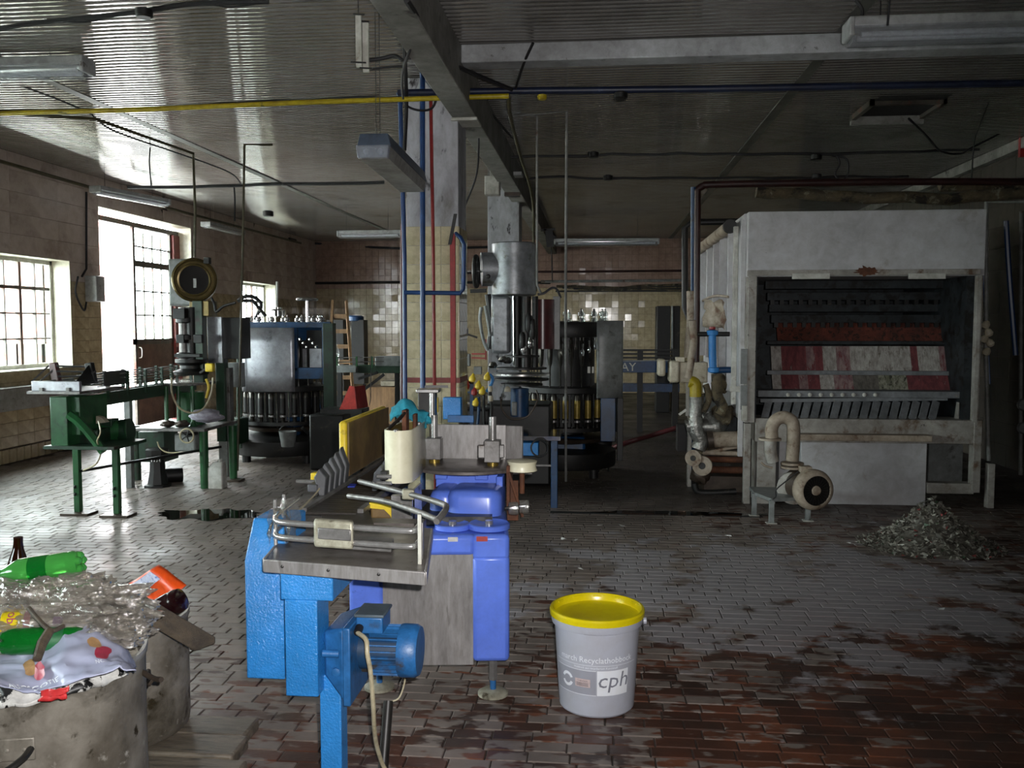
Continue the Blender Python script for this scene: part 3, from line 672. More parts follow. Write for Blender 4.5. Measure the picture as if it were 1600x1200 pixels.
mb = MB(); mb.obox(T(wd_ / 2, -.004, .832), ex * (wd_ + .008), ey * .008, (0, 0, .04)); mb.build('tray_lip', 'steel_plate', tray, bev=.003)
for u_ in (-.004, wd_ + .004): MB().obox(T(u_, .275, .832), ex * .008, ey * .55, (0, 0, .04)).build('tray_lip', 'steel_plate', tray, bev=.003)
for u in (.06, .21, .37): MB().lathe(T(u, -.008, .835), [(.005, 0), (.005, .002), (.001, .004)], 8, axis=-ey).build('screw', 'dark_iron', tray)
# guide rails: bent tubes
def rail(pts, r=.0095, name='guide_rail', m='steel_bright'): return MB().tube(pts, r, 10).build(name, m, st)
zl, zu = .898, .945
for z in (zl, zu):
    rail(bez([T(.0, .16, z), T(.02, .10, z), T(.08, .085, z), T(.25, .085, z), T(.44, .085, z), T(.475, .10, z), T(.485, .15, z)], 6))
rail([T(.0, .16, .855), T(.0, .16, 1.0)], .006, 'rail_post'); rail([T(.0, .3, .855), T(.0, .3, .99)], .006, 'rail_post')
rail([T(.0, .16, zu), T(.02, .45, zu)], .007); rail([T(.0, .16, zl), T(.02, .45, zl)], .007)
MB().obox(T(.492, .09, .915), ex * .012, ey * .024, (0, 0, .165)).build('rail_post', 'white_paint', st, bev=.002, label='white flat bar at the tray corner')
MB().obox(T(.495, .17, .90), ex * .01, ey * .06, (0, 0, .12)).build('rail_post', 'steel_dull', st, bev=.002)
cl = MB().obox(T(.215, .085, .922), ex * .13, ey * .034, (0, 0, .085)).build('rail_clamp', 'zinc_block', st, bev=.008)
MB().obox(T(.22, .064, .925), ex * .11, ey * .008, (0, 0, .035)).build('clamp_plate', 'steel_dull', cl, bev=.004)
pA = [W(562, 752, 3.30), W(640, 772, 3.0), W(690, 787, 2.80), W(697, 793, 2.75), W(692, 803, 2.68), W(682, 815, 2.62)]
rail(bez(pA, 5), .010, m='steel_dull'); pB = [W(545, 775, 3.25), W(600, 783, 3.05), W(645, 797, 2.85), W(683, 812, 2.64)]; rail(bez(pB, 5), .010, m='steel_dull')
MB().obox(W(638, 772, 3.0), ex * .045, ey * .03, (0, 0, .035)).build('rail_clamp', 'zinc_block', st, bev=.005)
# wide channel leading back from the tray
mb = MB(); q = [T(.10, .54, .846), T(.30, .54, .846), Vector((-.90, 3.4, .848)), Vector((-1.09, 3.4, .848))]; mb.add(q + [p - Vector((0, 0, .05)) for p in q], [(0, 1, 2, 3), (4, 7, 6, 5), (0, 4, 5, 1), (1, 5, 6, 2), (2, 6, 7, 3), (3, 7, 4, 0)]); mb.build('link_channel', 'belt_links', st, smooth=False)
MB().box((-1.05, 3.10, .80), (-.62, 3.18, .845), rz=0).build('cross_tray', 'steel_tray', st)
mb = MB(); 
mb.obox(T(.27, .22, .865), ex * .25, ey * .10, (0, 0, .022)); mb.build('low_stop', 'steel_dull', st, bev=.003)
# blue painted housings
MB().prism([(-1.12, 2.72, .415), (-1.12, 2.72, .80), (-1.12, 2.80, .92), (-1.12, 2.95, .92), (-1.12, 2.95, .415)], (.128, 0, 0)).build('chain_cover', 'blue_light', st, bev=.006)
MB().box((-.958, 2.60, .715), (-.795, 2.95, .826)).build('head_box', 'blue_light', st, bev=.004)
MB().box((-.947, 2.60, .415), (-.845, 2.72, .716)).build('post_box', 'blue_light', st, bev=.004)
mb = MB(); mb.box((-.97, 2.70, .46), (-.955, 2.9, .70)); mb.build('drive_chain', 'dark_iron', st)
MB().box((-.86, 2.66, 0), (-.792, 2.73, .46)).build('leg', 'blue_light', st, bev=.004)
l2 = MB().cyl(W(607, 1095, 3.0), G(597, 1225), .017, n=10).build('leg', 'dark_iron', st, label='thin dark tube leg')
MB().prism([(-.85, 2.75, .44), (-.71, 2.75, .44), (-.71, 2.75, .50), (-.80, 2.75, .50)], (0, .1, 0)).build('gusset', 'dark_iron', st)
# geared motor
gx0, gx1 = -.845, -.762
mb = MB(); loft(mb, [[(gx0, 2.66, .46), (gx0, 2.84, .46), (gx0, 2.84, .60), (gx0, 2.66, .60)], [(gx1 - .03, 2.64, .405), (gx1 - .03, 2.86, .405), (gx1 - .03, 2.86, .615), (gx1 - .03, 2.64, .615)], [(gx1 - .01, 2.63, .385), (gx1 - .01, 2.87, .385), (gx1 - .01, 2.87, .62), (gx1 - .01, 2.63, .62)]])
gb = mb.build('gearbox', 'blue_motor', st, bev=.01)
MB().box((gx1 - .012, 2.62, .38), (gx1 + .012, 2.88, .625)).build('flange', 'blue_motor', gb, bev=.004)
MB().cyl((-.84, 2.635, .54), (-.79, 2.64, .538), .012, n=10).build('rib', 'blue_motor', gb); MB().lathe((-.80, 2.64, .48), [(.014, -.01), (.014, .004), (.008, .006)], 8, axis=(0, -1, 0)).build('oil_plug', 'blue_motor', gb)
mc = Vector((0, 2.76, .512))
mb = MB().cyl(mc + Vector((gx1 + .01, 0, 0)), mc + Vector((gx1 + .05, 0, 0)), .062, n=24); mb.cyl(mc + Vector((gx1 + .05, 0, 0)), mc + Vector((-.62, 0, 0)), .067, n=28)
mo = mb.build('motor_body', 'motor_shade', st)
for k in range(26):
    a = 2 * PI * k / 26; ux = Vector((0, math.cos(a), math.sin(a))); MB().obox(mc + Vector((-.665, 0, 0)) + ux * .071, (.10, 0, 0), ux * .018, ux.cross(Vector((1, 0, 0))) * .004).build('cooling_fin', 'blue_motor', mo, smooth=False)
MB().lathe(mc + Vector((-.622, 0, 0)), [(.082, 0), (.084, .01), (.083, .05), (.076, .062), (.03, .064)], 32, axis=(1, 0, 0)).build('fan_cowl', 'blue_motor', mo)
tb = MB().box((-.75, 2.69, .585), (-.665, 2.80, .638)).build('terminal_box', 'blue_motor', mo, bev=.005)
MB().box((-.755, 2.685, .638), (-.66, 2.805, .648)).build('terminal_lid', 'lid_grey', tb, bev=.003)
MB().cyl((-.738, 2.69, .607), (-.738, 2.665, .597), .013, n=10).build('cable_gland', 'black_rubber', tb)
pc = [Vector((-.738, 2.668, .597)), W(572, 1000, 2.62), W(574, 1022, 2.6), W(579, 1050, 2.62), W(583, 1100, 2.66), W(585, 1140, 2.72), W(590, 1170, 2.8), W(604, 1205, 2.87), G(640, 1240), G(700, 1290)]
single('motor_cable', 'cable_cream', 'cream power cable hanging from the blue geared motor to the floor', 'cable', MB().tube(bez(pc, 6), .0072, 8))
MB().tube(bez([W(634, 1056, 3.0), W(630, 1075, 3.0), W(622, 1092, 3.0), W(606, 1097, 3.0)], 4), .003, 6).build('earth_wire', 'cable_cream', mo)
# thin plastic hose drooping beside the guides
single('thin_hose', 'cable_cream', 'thin clear hose drooping beside the black bottle guides', 'hose', MB().tube(bez([W(510, 740, 3.6), W(498, 765, 3.5), W(480, 785, 3.3), W(455, 810, 3.0), W(432, 838, 2.8)], 5), .0035, 6))
def filmbit(u, v):
    p = T(-.01 + .06 * u, .1 + .2 * v, .87 + .11 * u * (1 - u) * 4); q = mnoise.noise_vector(Vector((u * 5, v * 5, 9))); return p + Vector(q) * .03
single('plastic_film', 'clear_plastic', 'scrap of clear plastic film stuck to the tray corner', 'film', MB().grid(filmbit, 10, 14))
# ---------------------------------------------------------------- bucket
mat('bucket_grey', 'b0b3bf', 'abaeba', sc=3, rough=.32, grime=.93); mat('lid_yellow', 'dccb12', 'd2c00e', sc=4, rough=.25, grime=.9)
mat('print_white', 'e8ecf4', 'e2e6ee', rough=.35, grime=.97); mat('print_grey', '80828e', '7b7d89', rough=.35, grime=.97); mat('print_pink', 'd8c4c4', rough=.4); mat('text_dark', '6d6a72', rough=.4)
mat('print_panel', '9a9ca8', '9597a2', rough=.35, grime=.97)
bc = Vector((0.002, 3.60, 0)); HB = .408
bk = thing('plastic_bucket', bc, 'large light grey plastic bucket with sunken yellow lid', 'bucket')
def rad(z): return .152 + .024 * z / HB
pf = [(.02, .004), (.146, .004), (.152, .012)] + [(rad(z), z) for z in (.05, .15, .25, .32, .345)] + [(.1835, .35), (.186, .36), (.187, .392), (.183, .396)]
MB().lathe(bc, pf, 56, close=False).build('body', 'bucket_grey', bk, ang=30)
pf = [(.187, .378), (.192, .380), (.193, .400), (.189, .407), (.181, .408), (.177, .403), (.172, .375), (.165, .368), (.02, .366)]
lid = MB().lathe(bc, pf, 56, close=True).build('lid', 'lid_yellow', bk, ang=30)
for a in (60, 90, 120, 30, 150):
    q = Vector((math.cos(R(a)), math.sin(R(a)), 0)); MB().obox(bc + q * .176 + Vector((0, 0, .397)), q.cross(Vector((0, 0, 1))) * .035, q * .006, (0, 0, .008)).build('lid_clip', 'lid_yellow', lid, bev=.001)
def onb(u, z, off=.0012):
    """u = arc length to the right of the side that faces the camera"""
    a = R(-91.5) + u / .168; r_ = rad(z) + off; return (bc.x + r_ * math.cos(a), bc.y + r_ * math.sin(a), z)
def patch(u0, u1, z0, z1, off, m, name, par=bk, n=14): return MB().grid(lambda a, b: onb(u0 + (u1 - u0) * a, z0 + (z1 - z0) * b, off), n, 3).build(name, m, par)
patch(.006, .146, .098, .200, .0006, 'print_white', 'logo_panel')
patch(-.20, .002, .098, .200, .0004, 'print_panel', 'info_panel')
patch(-.20, .002, .098, .1, .0008, 'print_white', 'panel_line'); patch(-.20, .002, .198, .2, .0008, 'print_white', 'panel_line'); patch(-.20, .19, .219, .2205, .0007, 'print_white', 'panel_line')
patch(-.088, -.022, .13, .163, .001, 'print_pink', 'sticker')
text_on('cph', .088, 'print_grey', bk, lambda u, v: onb(.076 + u + v * .16, .132 + v, .0014), sx=1.12)
text_on('march Recyclathobbock', .033, 'print_white', bk, lambda u, v: onb(.0 + u, .232 + v, .0012))
text_on('Hobbock aus recycliertem Kunststoff', .012, 'print_white', bk, lambda u, v: onb(.0 + u, .207 + v, .0012))
text_on('CYANOGEL', .009, 'text_dark', bk, lambda u, v: onb(-.055 + u, .152 + v, .0016))
for k in range(3): patch(-.082, -.030, .135 + k * .005, .137 + k * .005, .0015, 'text_dark', 'print_line')
# ring emblem: two half arrows
for a0, a1 in ((20, 160), (200, 340)):
    mb = MB(); N = 14; vv = []
    for k in range(N + 1):
        a = R(a0 + (a1 - a0) * k / N)
        for r_ in (.018, .030): vv.append(onb(-.128 + r_ * math.cos(a), .150 + r_ * math.sin(a), .0014))
    mb.add(vv, [(2 * k, 2 * k + 1, 2 * k + 3, 2 * k + 2) for k in range(N)]); mb.build('emblem', 'print_white', bk, smooth=False)
for (u0, u1, z0, z1) in ((-.045, .04, .318, .321), (-.045, .04, .343, .346), (-.045, -.042, .318, .346), (.037, .04, .318, .346)): patch(u0, u1, z0, z1, .0025, 'bucket_grey', 'grip_frame', n=6)
MB().lathe(bc + Vector((.19, -.02, .36)), [(.014, -.004), (.014, .008), (.006, .01)], 12, axis=(1, 0, 0)).build('handle_boss', 'bucket_grey', bk)

# ---------------------------------------------------------------- scrap pots
mat('alu_pot', 'a39d92', '766f64', sc=3.2, rough=.45, metal=.3, bump=.15, bsc=30, lo=.42, hi=.58, spots=[('4a4438', 4.5, .50, .66), ('38301f', 9, .60, .66), ('bdb8ae', 13, .62, .70)])
mat('alu_inside', '5d5a52', '3e3c36', sc=4, rough=.5, metal=.6)
mat('old_wood', '574b3b', '40372d', sc=3, rough=.8, bump=.4, bsc=40, stretch=(1, 8, 8), spots=[('3b3126', 5, .55, .68)])
mat('wet_board', '7d7264', '5a5246', sc=3, rough=.5, bump=.3, bsc=30, stretch=(1, 5, 5), spots=[('3f3c36', 6, .52, .68), ('8c8678', 9, .66, .74)])
mat('paint_green_dark', '1f6b3c', rough=.5)
mat('dirty_hook', '4a3d30', '352b22', rough=.7)
mat('glass_brown', '2c1408', '1e0e06', sc=3, rough=.08, trans=.35)
mat('pet_green', '5cc05a', '48ae48', sc=3, rough=.12, trans=.5); mat('pet_green2', '137a2a', '106a24', sc=3, rough=.1, trans=.4)
mat('pet_dark', '2a0f12', '1b0a0c', sc=3, rough=.12, trans=.2)
mat('orange_foil', 'e8541c', 'd8470f', sc=5, rough=.32); mat('foil_white', 'cfd4e6', 'b9c0dc', sc=14, rough=.4, spots=[('5a74b8', 40, .58, .62)])
mat('bag_lilac', 'c0c4dc', 'b2b6d0', sc=5, rough=.35, alpha=.80); mat('print_red', 'c2405a', 'b3344e', sc=9, rough=.4); mat('print_amber', 'c9a070', 'b98f62', sc=9, rough=.4)
mat('label_yellow', 'ecd516', rough=.4); mat('label_pink', 'b01f7c', rough=.4); mat('label_red', 'd63a3c', rough=.4); mat('cap_purple', '7a3aa0', rough=.4)
mat('magazine', 'dcdcd8', 'c8c8c4', sc=10, rough=.45, spots=[('171717', 17, .52, .54), ('b23a36', 13, .68, .70)])
mat('paper_dirty', 'b9b3a6', '8f887a', sc=9, rough=.8, spots=[('5b4f42', 12, .58, .66)])
film('wrap_clear', 'ddd8ce', gloss=.26, rough=.13, haze=.30, hazec='c4bcb2', bump=.6, bsc=90)
def pot(name, x, y, r, h, z0, label, handles):
    p = thing(name, (x, y, z0), label, 'pot', 'battered aluminium stock pots full of rubbish')
    c = Vector((x, y, z0)); n = 64
    rings = [(r * .93, 0), (r * .985, .012), (r, .04), (r, h * .5), (r * .997, h - .03), (r + .004, h - .022), (r + .006, h - .008), (r + .004, h), (r - .006, h), (r - .009, h - .02), (r - .012, .05), (.02, .035)]
    mb = MB(); mb.lathe(c, rings, n, close=False)
    vv = []
    for v in mb.v:
        v = Vector(v); d = v - c; q = mnoise.noise(Vector((d.x * 5, d.y * 5, d.z * 4 + x * 3))) * .010 * min(1, abs(d.z) * 6) * (1 if d.z < h - .04 else .3); d2 = Vector((d.x, d.y, 0))
        vv.append(tuple(v + d2.normalized() * q if d2.length > .05 else v))
    mb.v = vv; mb.build('shell', 'alu_pot', p, ang=50)
    for a in handles:
        u = Vector((math.cos(R(a)), math.sin(R(a)), 0)); t = Vector((-u.y, u.x, 0)); zc = Vector((0, 0, h - .14)); pl = c + u * (r + .004) + zc
        hp = MB().obox(pl, t * .19, u * .008, (0, 0, .06)).build('handle_plate', 'alu_pot', p, bev=.01)
        MB().tube(bez([pl + t * .085, pl + t * .08 + u * .05 + Vector((0, 0, -.005)), pl + t * .04 + u * .085 + Vector((0, 0, -.02)), pl - t * .04 + u * .085 + Vector((0, 0, -.02)), pl - t * .08 + u * .05 + Vector((0, 0, -.005)), pl - t * .085], 5), .009, 8).build('handle', 'dark_iron', hp)
        for k in (-.07, -.03, .03, .07): MB().lathe(pl + t * k + u * .003, [(.007, 0), (.006, .003), (.001, .005)], 8, axis=u).build('rivet', 'alu_pot', hp)
    return p
P1 = (-1.575, 2.33); R1 = .29; Z0P = .105
pot1 = pot('stock_pot', P1[0], P1[1], R1, .52, Z0P, 'nearer dented aluminium pot heaped with plastic rubbish', (-75,))
P2 = (-1.70, 2.99); R2 = .235
pot2 = pot('stock_pot', P2[0], P2[1], R2, .42, Z0P, 'farther aluminium pot with a wooden plank across its rim', (-60,))
# low wooden platform the pots stand on
pl = thing('wooden_platform', (-1.6, 2.6, 0), 'wet grey wooden platform of planks under the pots', 'pallet')
for k, y in enumerate((2.02, 2.18, 2.34, 2.50, 2.66, 2.82, 2.98)):
    xe = -1.2 - (y - 2.84) * .3
    MB().box((-2.2, y, .055 + .004 * (k % 2)), (xe - .012 * (k % 3), y + .150, .10 + .006 * (k % 2))).build('plank', 'wet_board', pl, bev=.008)
for x in (-2.1, -1.75, -1.4): MB().box((x - .04, 2.04, 0), (x + .04, 3.12, .055)).build('bearer', 'wet_board', pl, bev=.004)
# plank across both pots
q0 = W(184, 930, 2.72); q1 = W(318, 1008, 2.84)
pk = MB(); d = (q1 - q0); sdv = Vector((.42, .75, 0)).normalized() * .085
pk.obox((q0 + q1) / 2 + sdv * .1, d, sdv, (0, 0, .028)); single('old_plank', 'old_wood', 'weathered broken plank lying across the farther pot', 'plank', pk, bev=.006)
# rubbish heaped up: an inner mound carries it
def mound(u, v):
    a = 2 * PI * u; r_ = (R1 - .02) * v; x, y = P1[0] + r_ * math.cos(a), P1[1] + r_ * math.sin(a)
    n_ = mnoise.noise(Vector((x * 7, y * 7, 0))) * .03; return (x, y, .59 + .05 * (1 - v * v) + n_ * v)
md = MB().grid(mound, 40, 10).build('rubbish_filling', 'paper_dirty', pot1, ang=70, kind='stuff', label='mixed dirty paper filling the pot')
def mound2(u, v):
    a = 2 * PI * u; r_ = (R2 - .018) * v; x, y = P2[0] + r_ * math.cos(a), P2[1] + r_ * math.sin(a)
    return (x, y, .44 + .05 * (1 - v * v) + mnoise.noise(Vector((x * 9, y * 9, 2))) * .025)
MB().grid(mound2, 40, 8).build('rubbish_filling', 'paper_dirty', pot2, ang=70, kind='stuff', label='mixed dirty paper filling the pot')
def blob(c, rx, ry, rz, amp, f, seed, m, name, label, cat, nu=48, nv=30, flat=.0, crisp=0, ang=80):
    def fn(u, v):
        a, b = 2 * PI * u, PI * v; n_ = Vector((math.cos(a) * math.sin(b), math.sin(a) * math.sin(b), math.cos(b)))
        q = mnoise.noise(n_ * f + Vector((seed, 0, 0))) + .55 * abs(mnoise.noise(n_ * f * 2.7 + Vector((0, seed, 0)))) + .3 * abs(mnoise.noise(n_ * f * 6 + Vector((0, 0, seed)))) + crisp * abs(mnoise.noise(n_ * f * 11 + Vector((seed, 1, 2))))
        s = 1 + amp * q; z = n_.z * rz * s
        if z < -rz * (1 - flat): z = -rz * (1 - flat)
        return (c[0] + n_.x * rx * s, c[1] + n_.y * ry * s, c[2] + z)
    return single(name, m, label, cat, MB().grid(fn, nu, nv), ang=ang)
c1 = W(88, 945, 2.42); blob((c1.x, c1.y, c1.z - .012), .235, .17, .08, .34, 3.2, 4, 'wrap_clear', 'plastic_wrap', 'big crumpled clear plastic wrap heaped on the nearer pot', 'plastic wrap', 130, 76, crisp=.30, ang=24)
c1 = W(182, 985, 2.34); blob((c1.x, c1.y, c1.z), .085, .10, .045, .35, 3.0, 9, 'wrap_clear', 'plastic_wrap', 'smaller crumpled clear plastic wrap beside the plank end', 'plastic wrap', 90, 52, crisp=.30, ang=24)
def bottle_prof(L, r, neck=.3, nr=.3): return [(r * .55, 0), (r * .9, .004), (r, .02), (r, L * .12), (r * .97, L * .14), (r, L * .16), (r, L * (1 - neck) * .6), (r * .96, L * (1 - neck) * .63), (r, L * (1 - neck) * .66), (r, L * (1 - neck)), (r * .85, L * (1 - neck * .75)), (r * .5, L * (1 - neck * .4)), (r * nr, L * (1 - neck * .2)), (r * nr, L - .002)]
def bottle(name, base, axis, L, r, m, label, lab=None, cap=None, neck=.3, nr=.3, lm=None, petal=False):
    b = thing(name, base, label, 'bottle'); ax = Vector(axis).normalized(); p = Vector(base)
    MB().lathe(p, bottle_prof(L, r, neck, nr), 28, axis=ax).build('bottle_body', m, b)
    if lab:
        lb = MB().lathe(p, [(r * 1.012, L * lab[0]), (r * 1.012, L * lab[1])], 28, axis=ax, close=False).build('paper_label', lm, b)
    if petal:
        u = ax.orthogonal().normalized(); w = ax.cross(u)
        for k in range(5):
            a = 2 * PI * k / 5; MB().lathe(p + (u * math.cos(a) + w * math.sin(a)) * r * .55 + ax * .012, [(.003, -.024), (r * .3, -.018), (r * .42, 0), (r * .42, .02)], 12, axis=ax).build('petal_foot', m, b)
    if cap: MB().lathe(p + ax * (L - .012), [(r * nr * 1.25, 0), (r * nr * 1.25, .018), (r * nr, .02)], 16, axis=ax).build('bottle_cap', cap, b)
    return b
bb_ = W(24, 838, 2.66); bb_.z -= .245
bottle('beer_bottle', bb_, (.04, 0, 1), .245, .033, 'glass_brown', 'empty brown glass beer bottle upright behind the clear wrap', neck=.42, nr=.42)
a_, b_ = W(126, 879, 2.50), W(30, 893, 2.46)
bottle('plastic_bottle', a_, (b_ - a_), .24, .038, 'pet_green', 'light green plastic bottle lying on top of the clear wrap', lab=(.36, .58), lm='pet_green2', petal=True, cap='pet_green')
a_, b_ = W(8, 1003, 2.2), W(95, 1000, 2.25)
bt = bottle('plastic_bottle', a_ , (b_ - a_), .24, .036, 'pet_green2', 'deep green plastic bottle under the yellow labelled one', lab=(.42, .6), lm='paint_green_dark', petal=True)
a_, b_ = W(-40, 976, 2.26), W(48, 972, 2.30)
yb = bottle('plastic_bottle', a_, (b_ - a_), .215, .034, 'wrap_clear', 'clear plastic bottle with a yellow and pink label', lab=(.35, .68), lm='label_yellow', cap='cap_purple')
ax_ = (b_ - a_).normalized(); MB().lathe(a_, [(.0348, .215 * .62), (.0348, .215 * .70)], 28, axis=ax_, close=False).build('label_band', 'label_red', yb)
up_ = Vector((0, -.75, .66)).normalized(); side_ = ax_.cross(up_)
text_on('op', .035, 'label_pink', yb, lambda u, v: Vector(a_) + ax_ * (.115 - v) + (up_ * math.cos(u / .035) - side_ * math.sin(u / .035) * -1) * .0355)
# dark bottle and orange crisp bag behind
a_, b_ = W(285, 935, 2.9), W(205, 978, 2.9)
bottle('plastic_bottle', a_, (b_ - a_), .24, .043, 'pet_dark', 'dark brown plastic bottle beside the orange packet', petal=False)
def packet(u, v):
    p = W(190 + 58 * u + 42 * v, 920 - 38 * u + (46 - 14 * u) * v, 3.10 - .06 * v + .03 * math.sin(u * 6)); q = mnoise.noise_vector(Vector((u * 3, v * 3, 5))); return p + Vector(q) * .006
op = single('snack_packet', 'orange_foil', 'empty orange snack packet leaning on the dark bottle', 'packet', MB().grid(packet, 14, 12), solid=.003)
def packet2(u, v): return packet(.05 + .72 * u, .06 + .34 * v) + Vector((0, -.004, .002))
pp = MB().grid(packet2, 10, 6); c_ = op.location; pp.v = [tuple(Vector(v) - c_) for v in pp.v]; o_ = pp.build('printed_panel', 'foil_white', None); o_.parent = op
text_on('CHIPS', .022, 'sticker_dark', op, lambda u, v: packet2(.55 + u * 3.8, .55 - v * 8) + Vector((0, -.006, .002)))
# lilac shopping bag draped over the rim
BT = [(-40, 1022), (30, 1018), (62, 992), (100, 974), (150, 975), (190, 1002), (214, 1042)]
BB = [(-40, 1058), (10, 1070), (60, 1088), (105, 1068), (150, 1056), (186, 1046), (212, 1046)]
def _ip(T_, u): k = min(int(u * 6), 5); f = u * 6 - k; return T_[k][0] * (1 - f) + T_[k + 1][0] * f, T_[k][1] * (1 - f) + T_[k + 1][1] * f
def bagf(u, v):
    (xa, ya), (xb, yb) = _ip(BT, u), _ip(BB, u); Y = 2.30 - .27 * v - .02 * math.sin(PI * v) + .12 * max(0, u - .6)
    p = W(xa + (xb - xa) * v, ya + (yb - ya) * v, Y)
    q = mnoise.noise_vector(Vector((u * 6, v * 4, 11))); q2 = mnoise.noise_vector(Vector((u * 16, v * 11, 1)))
    return p + Vector(q) * .012 + Vector(q2) * .006
bgo = single('shopping_bag', 'bag_lilac', 'thin lilac plastic shopping bag with printed drinks draped over the pot rim', 'bag', MB().grid(bagf, 46, 26), solid=.002)
def onbag(u0, v0, su, sv): return lambda u, v: bagf(u0 + u * su, v0 - v * sv) + Vector((.0, -.018, .008))
for (u0, v0, w, h, m) in ((.745, .50, .05, .14, 'print_red'), (.68, .36, .045, .10, 'print_amber'), (.36, .62, .04, .17, 'print_red'), (.30, .52, .035, .14, 'print_amber')):
    g_ = MB(); fn = onbag(u0, v0, 1, 1); N = 16
    vv = [fn(0, 0)] + [fn(w * math.cos(2 * PI * k / N), h * math.sin(2 * PI * k / N)) for k in range(N)]; g_.add(vv, [(0, 1 + k, 1 + (k + 1) % N) for k in range(N)]); g_.v = [tuple(Vector(v) - bgo.location) for v in g_.v]
    o_ = g_.build('printed_picture', m, None); o_.parent = bgo
text_on('AUCSCOTIE', .034, 'print_white', bgo, onbag(.33, .93, 1.6, 3.6)); text_on('NOI', .026, 'print_white', bgo, onbag(.72, .76, 1.6, 3.0))
def magf(u, v):
    a = R(-72 + 62 * u); rr = R1 + .012 + .016 * v - .03 * (1 - v); q = mnoise.noise_vector(Vector((u * 7, v * 4, 21)))
    return Vector((P1[0] + rr * math.cos(a), P1[1] + rr * math.sin(a), .655 - .05 * v)) + Vector(q) * .016
single('magazine_sheet', 'magazine', 'crumpled black and white printed sheet sticking out at the pot rim', 'paper', MB().grid(magf, 30, 8), solid=.002)
def redc(u, v): p = W(65 + 42 * u - 4 * v, 1078 + 18 * v - 6 * u, 2.01); q = mnoise.noise_vector(Vector((u * 4, v * 4, 31))); return p + Vector(q) * .006
rc = single('torn_wrapper', 'label_red', 'torn red and white wrapper hanging from the lilac bag', 'wrapper', MB().grid(redc, 8, 6), solid=.002)
# sticks
single('broken_stick', 'old_wood', 'short broken wooden stick leaning in the rubbish', 'stick', MB().tube([W(78, 985, 2.17), W(66, 1005, 2.13), W(58, 1030, 2.09)], [.012, .013, .011], 8))
single('bent_branch', 'old_wood', 'bent grey rubber strip lying over the deep green bottle', 'strip', MB().tube(bez([W(45, 950, 2.25), W(60, 968, 2.2), W(80, 985, 2.17), W(100, 978, 2.2)], 5), .006, 8))
mb = MB().tube(bez([W(222, 1050, 2.4), W(240, 1060, 2.36), W(252, 1062, 2.34)], 4), .008, 8); mb.tube([W(240, 1060, 2.36), W(233, 1071, 2.34)], .005, 6); mb.build('wire_hook', 'dirty_hook', pot1)
# ---------------------------------------------------------------- green conveyor and capper, rotary fillers
mat('green_paint', '2a6238', '204f2d', sc=4, rough=.35, spots=[('1a2f20', 8, .6, .7), ('7a7a60', 22, .72, .76)])
mat('green_dark', '1f3f2a', '172f20', sc=5, rough=.45, spots=[('2b211a', 8, .56, .68)])
mat('iron_black', '191817', '100f0e', sc=9, rough=.5, metal=.1, spots=[('3d362d', 9, .6, .7)])
mat('frame_blue', '18446f', '13375c', sc=5, rough=.4, spots=[('16202c', 7, .56, .68)])
mat('steel_cover', 'aeafb6', '92939b', sc=3, rough=.33, metal=.55, rvar=.08, spots=[('5a595c', 6, .6, .75)])
mat('piston', '56534e', '35322e', sc=9, rough=.3, metal=.8); mat('piston_yellow', 'a08a40', '7f6c2c', sc=9, rough=.35, metal=.35)
mat('grey_enamel', '8b8f8e', '747877', sc=4, rough=.4, spots=[('4b4a46', 9, .6, .7)])
mat('gilt', '6a5a30', '4f4222', sc=6, rough=.28, metal=.6); mat('dial_black', '15110d', rough=.25)
mat('hose_cream', 'bfb596', 'a89e80', rough=.4); mat('maroon', '5c2a2c', '451f22', sc=4, rough=.28)
mat('wood_ladder', '8a6b47', '6d5335', sc=4, rough=.7, stretch=(8, 8, 1)); mat('can_white', 'cfcfca', 'b9b8b0', sc=4, rough=.4)
mat('signal_red', 'd8453c', 'c93c34', sc=5, rough=.4); mat('red_paint', 'a02c2c', '84211f', sc=6, rough=.4)
mat('bag_white', 'b9b6c4', '9f9cab', sc=8, rough=.5); mat('chrome', 'dadada', 'bdbdbd', rough=.12, metal=1.0)
mat('cream_paint', 'cfc7b2', 'bbb29b', sc=4, rough=.45, spots=[('7a5f43', 8, .62, .72)])
mat('dirty_plate', '4e4238', '3a3028', sc=8, rough=.45, metal=.3)
film('jar_glass', 'eef2f0', gloss=.12, rough=.06, haze=.06)
def PB(mb, x0, y0, x1, y1, Y, d):
    """box whose front face spans two pixels at depth Y"""
    a = W(x0, y1, Y); b = W(x1, y0, Y); return mb.box((a.x, Y, a.z), (b.x, Y + d, b.z))
def pbox(x0, y0, x1, y1, Y, d): return PB(MB(), x0, y0, x1, y1, Y, d)

cvr = thing('bottle_conveyor', (-4.0, 7.4, 0), 'green painted bottle conveyor with steel tray end and belt running to the capper', 'conveyor')
YF = 6.55
mb = pbox(49, 596, 124, 611, YF, .03); mb.build('tray_front', 'steel_cover', cvr, bev=.004)
ZT = W(49, 611, YF).z; a = W(49, 611, YF); b = W(124, 611, YF)
MB().box((a.x - .02, YF - .03, ZT - .02), (b.x + .02, YF + .62, ZT)).build('tray_base', 'steel_dull', cvr)
MB().box((a.x, YF + .03, ZT), (a.x + .012, YF + .55, ZT + .07)).build('tray_side', 'steel_dull', cvr)
for k in (63, 105): pbox(k - 2, 606, k + 3, 614, YF - .02, .02).build('tray_hook', 'steel_dull', cvr)
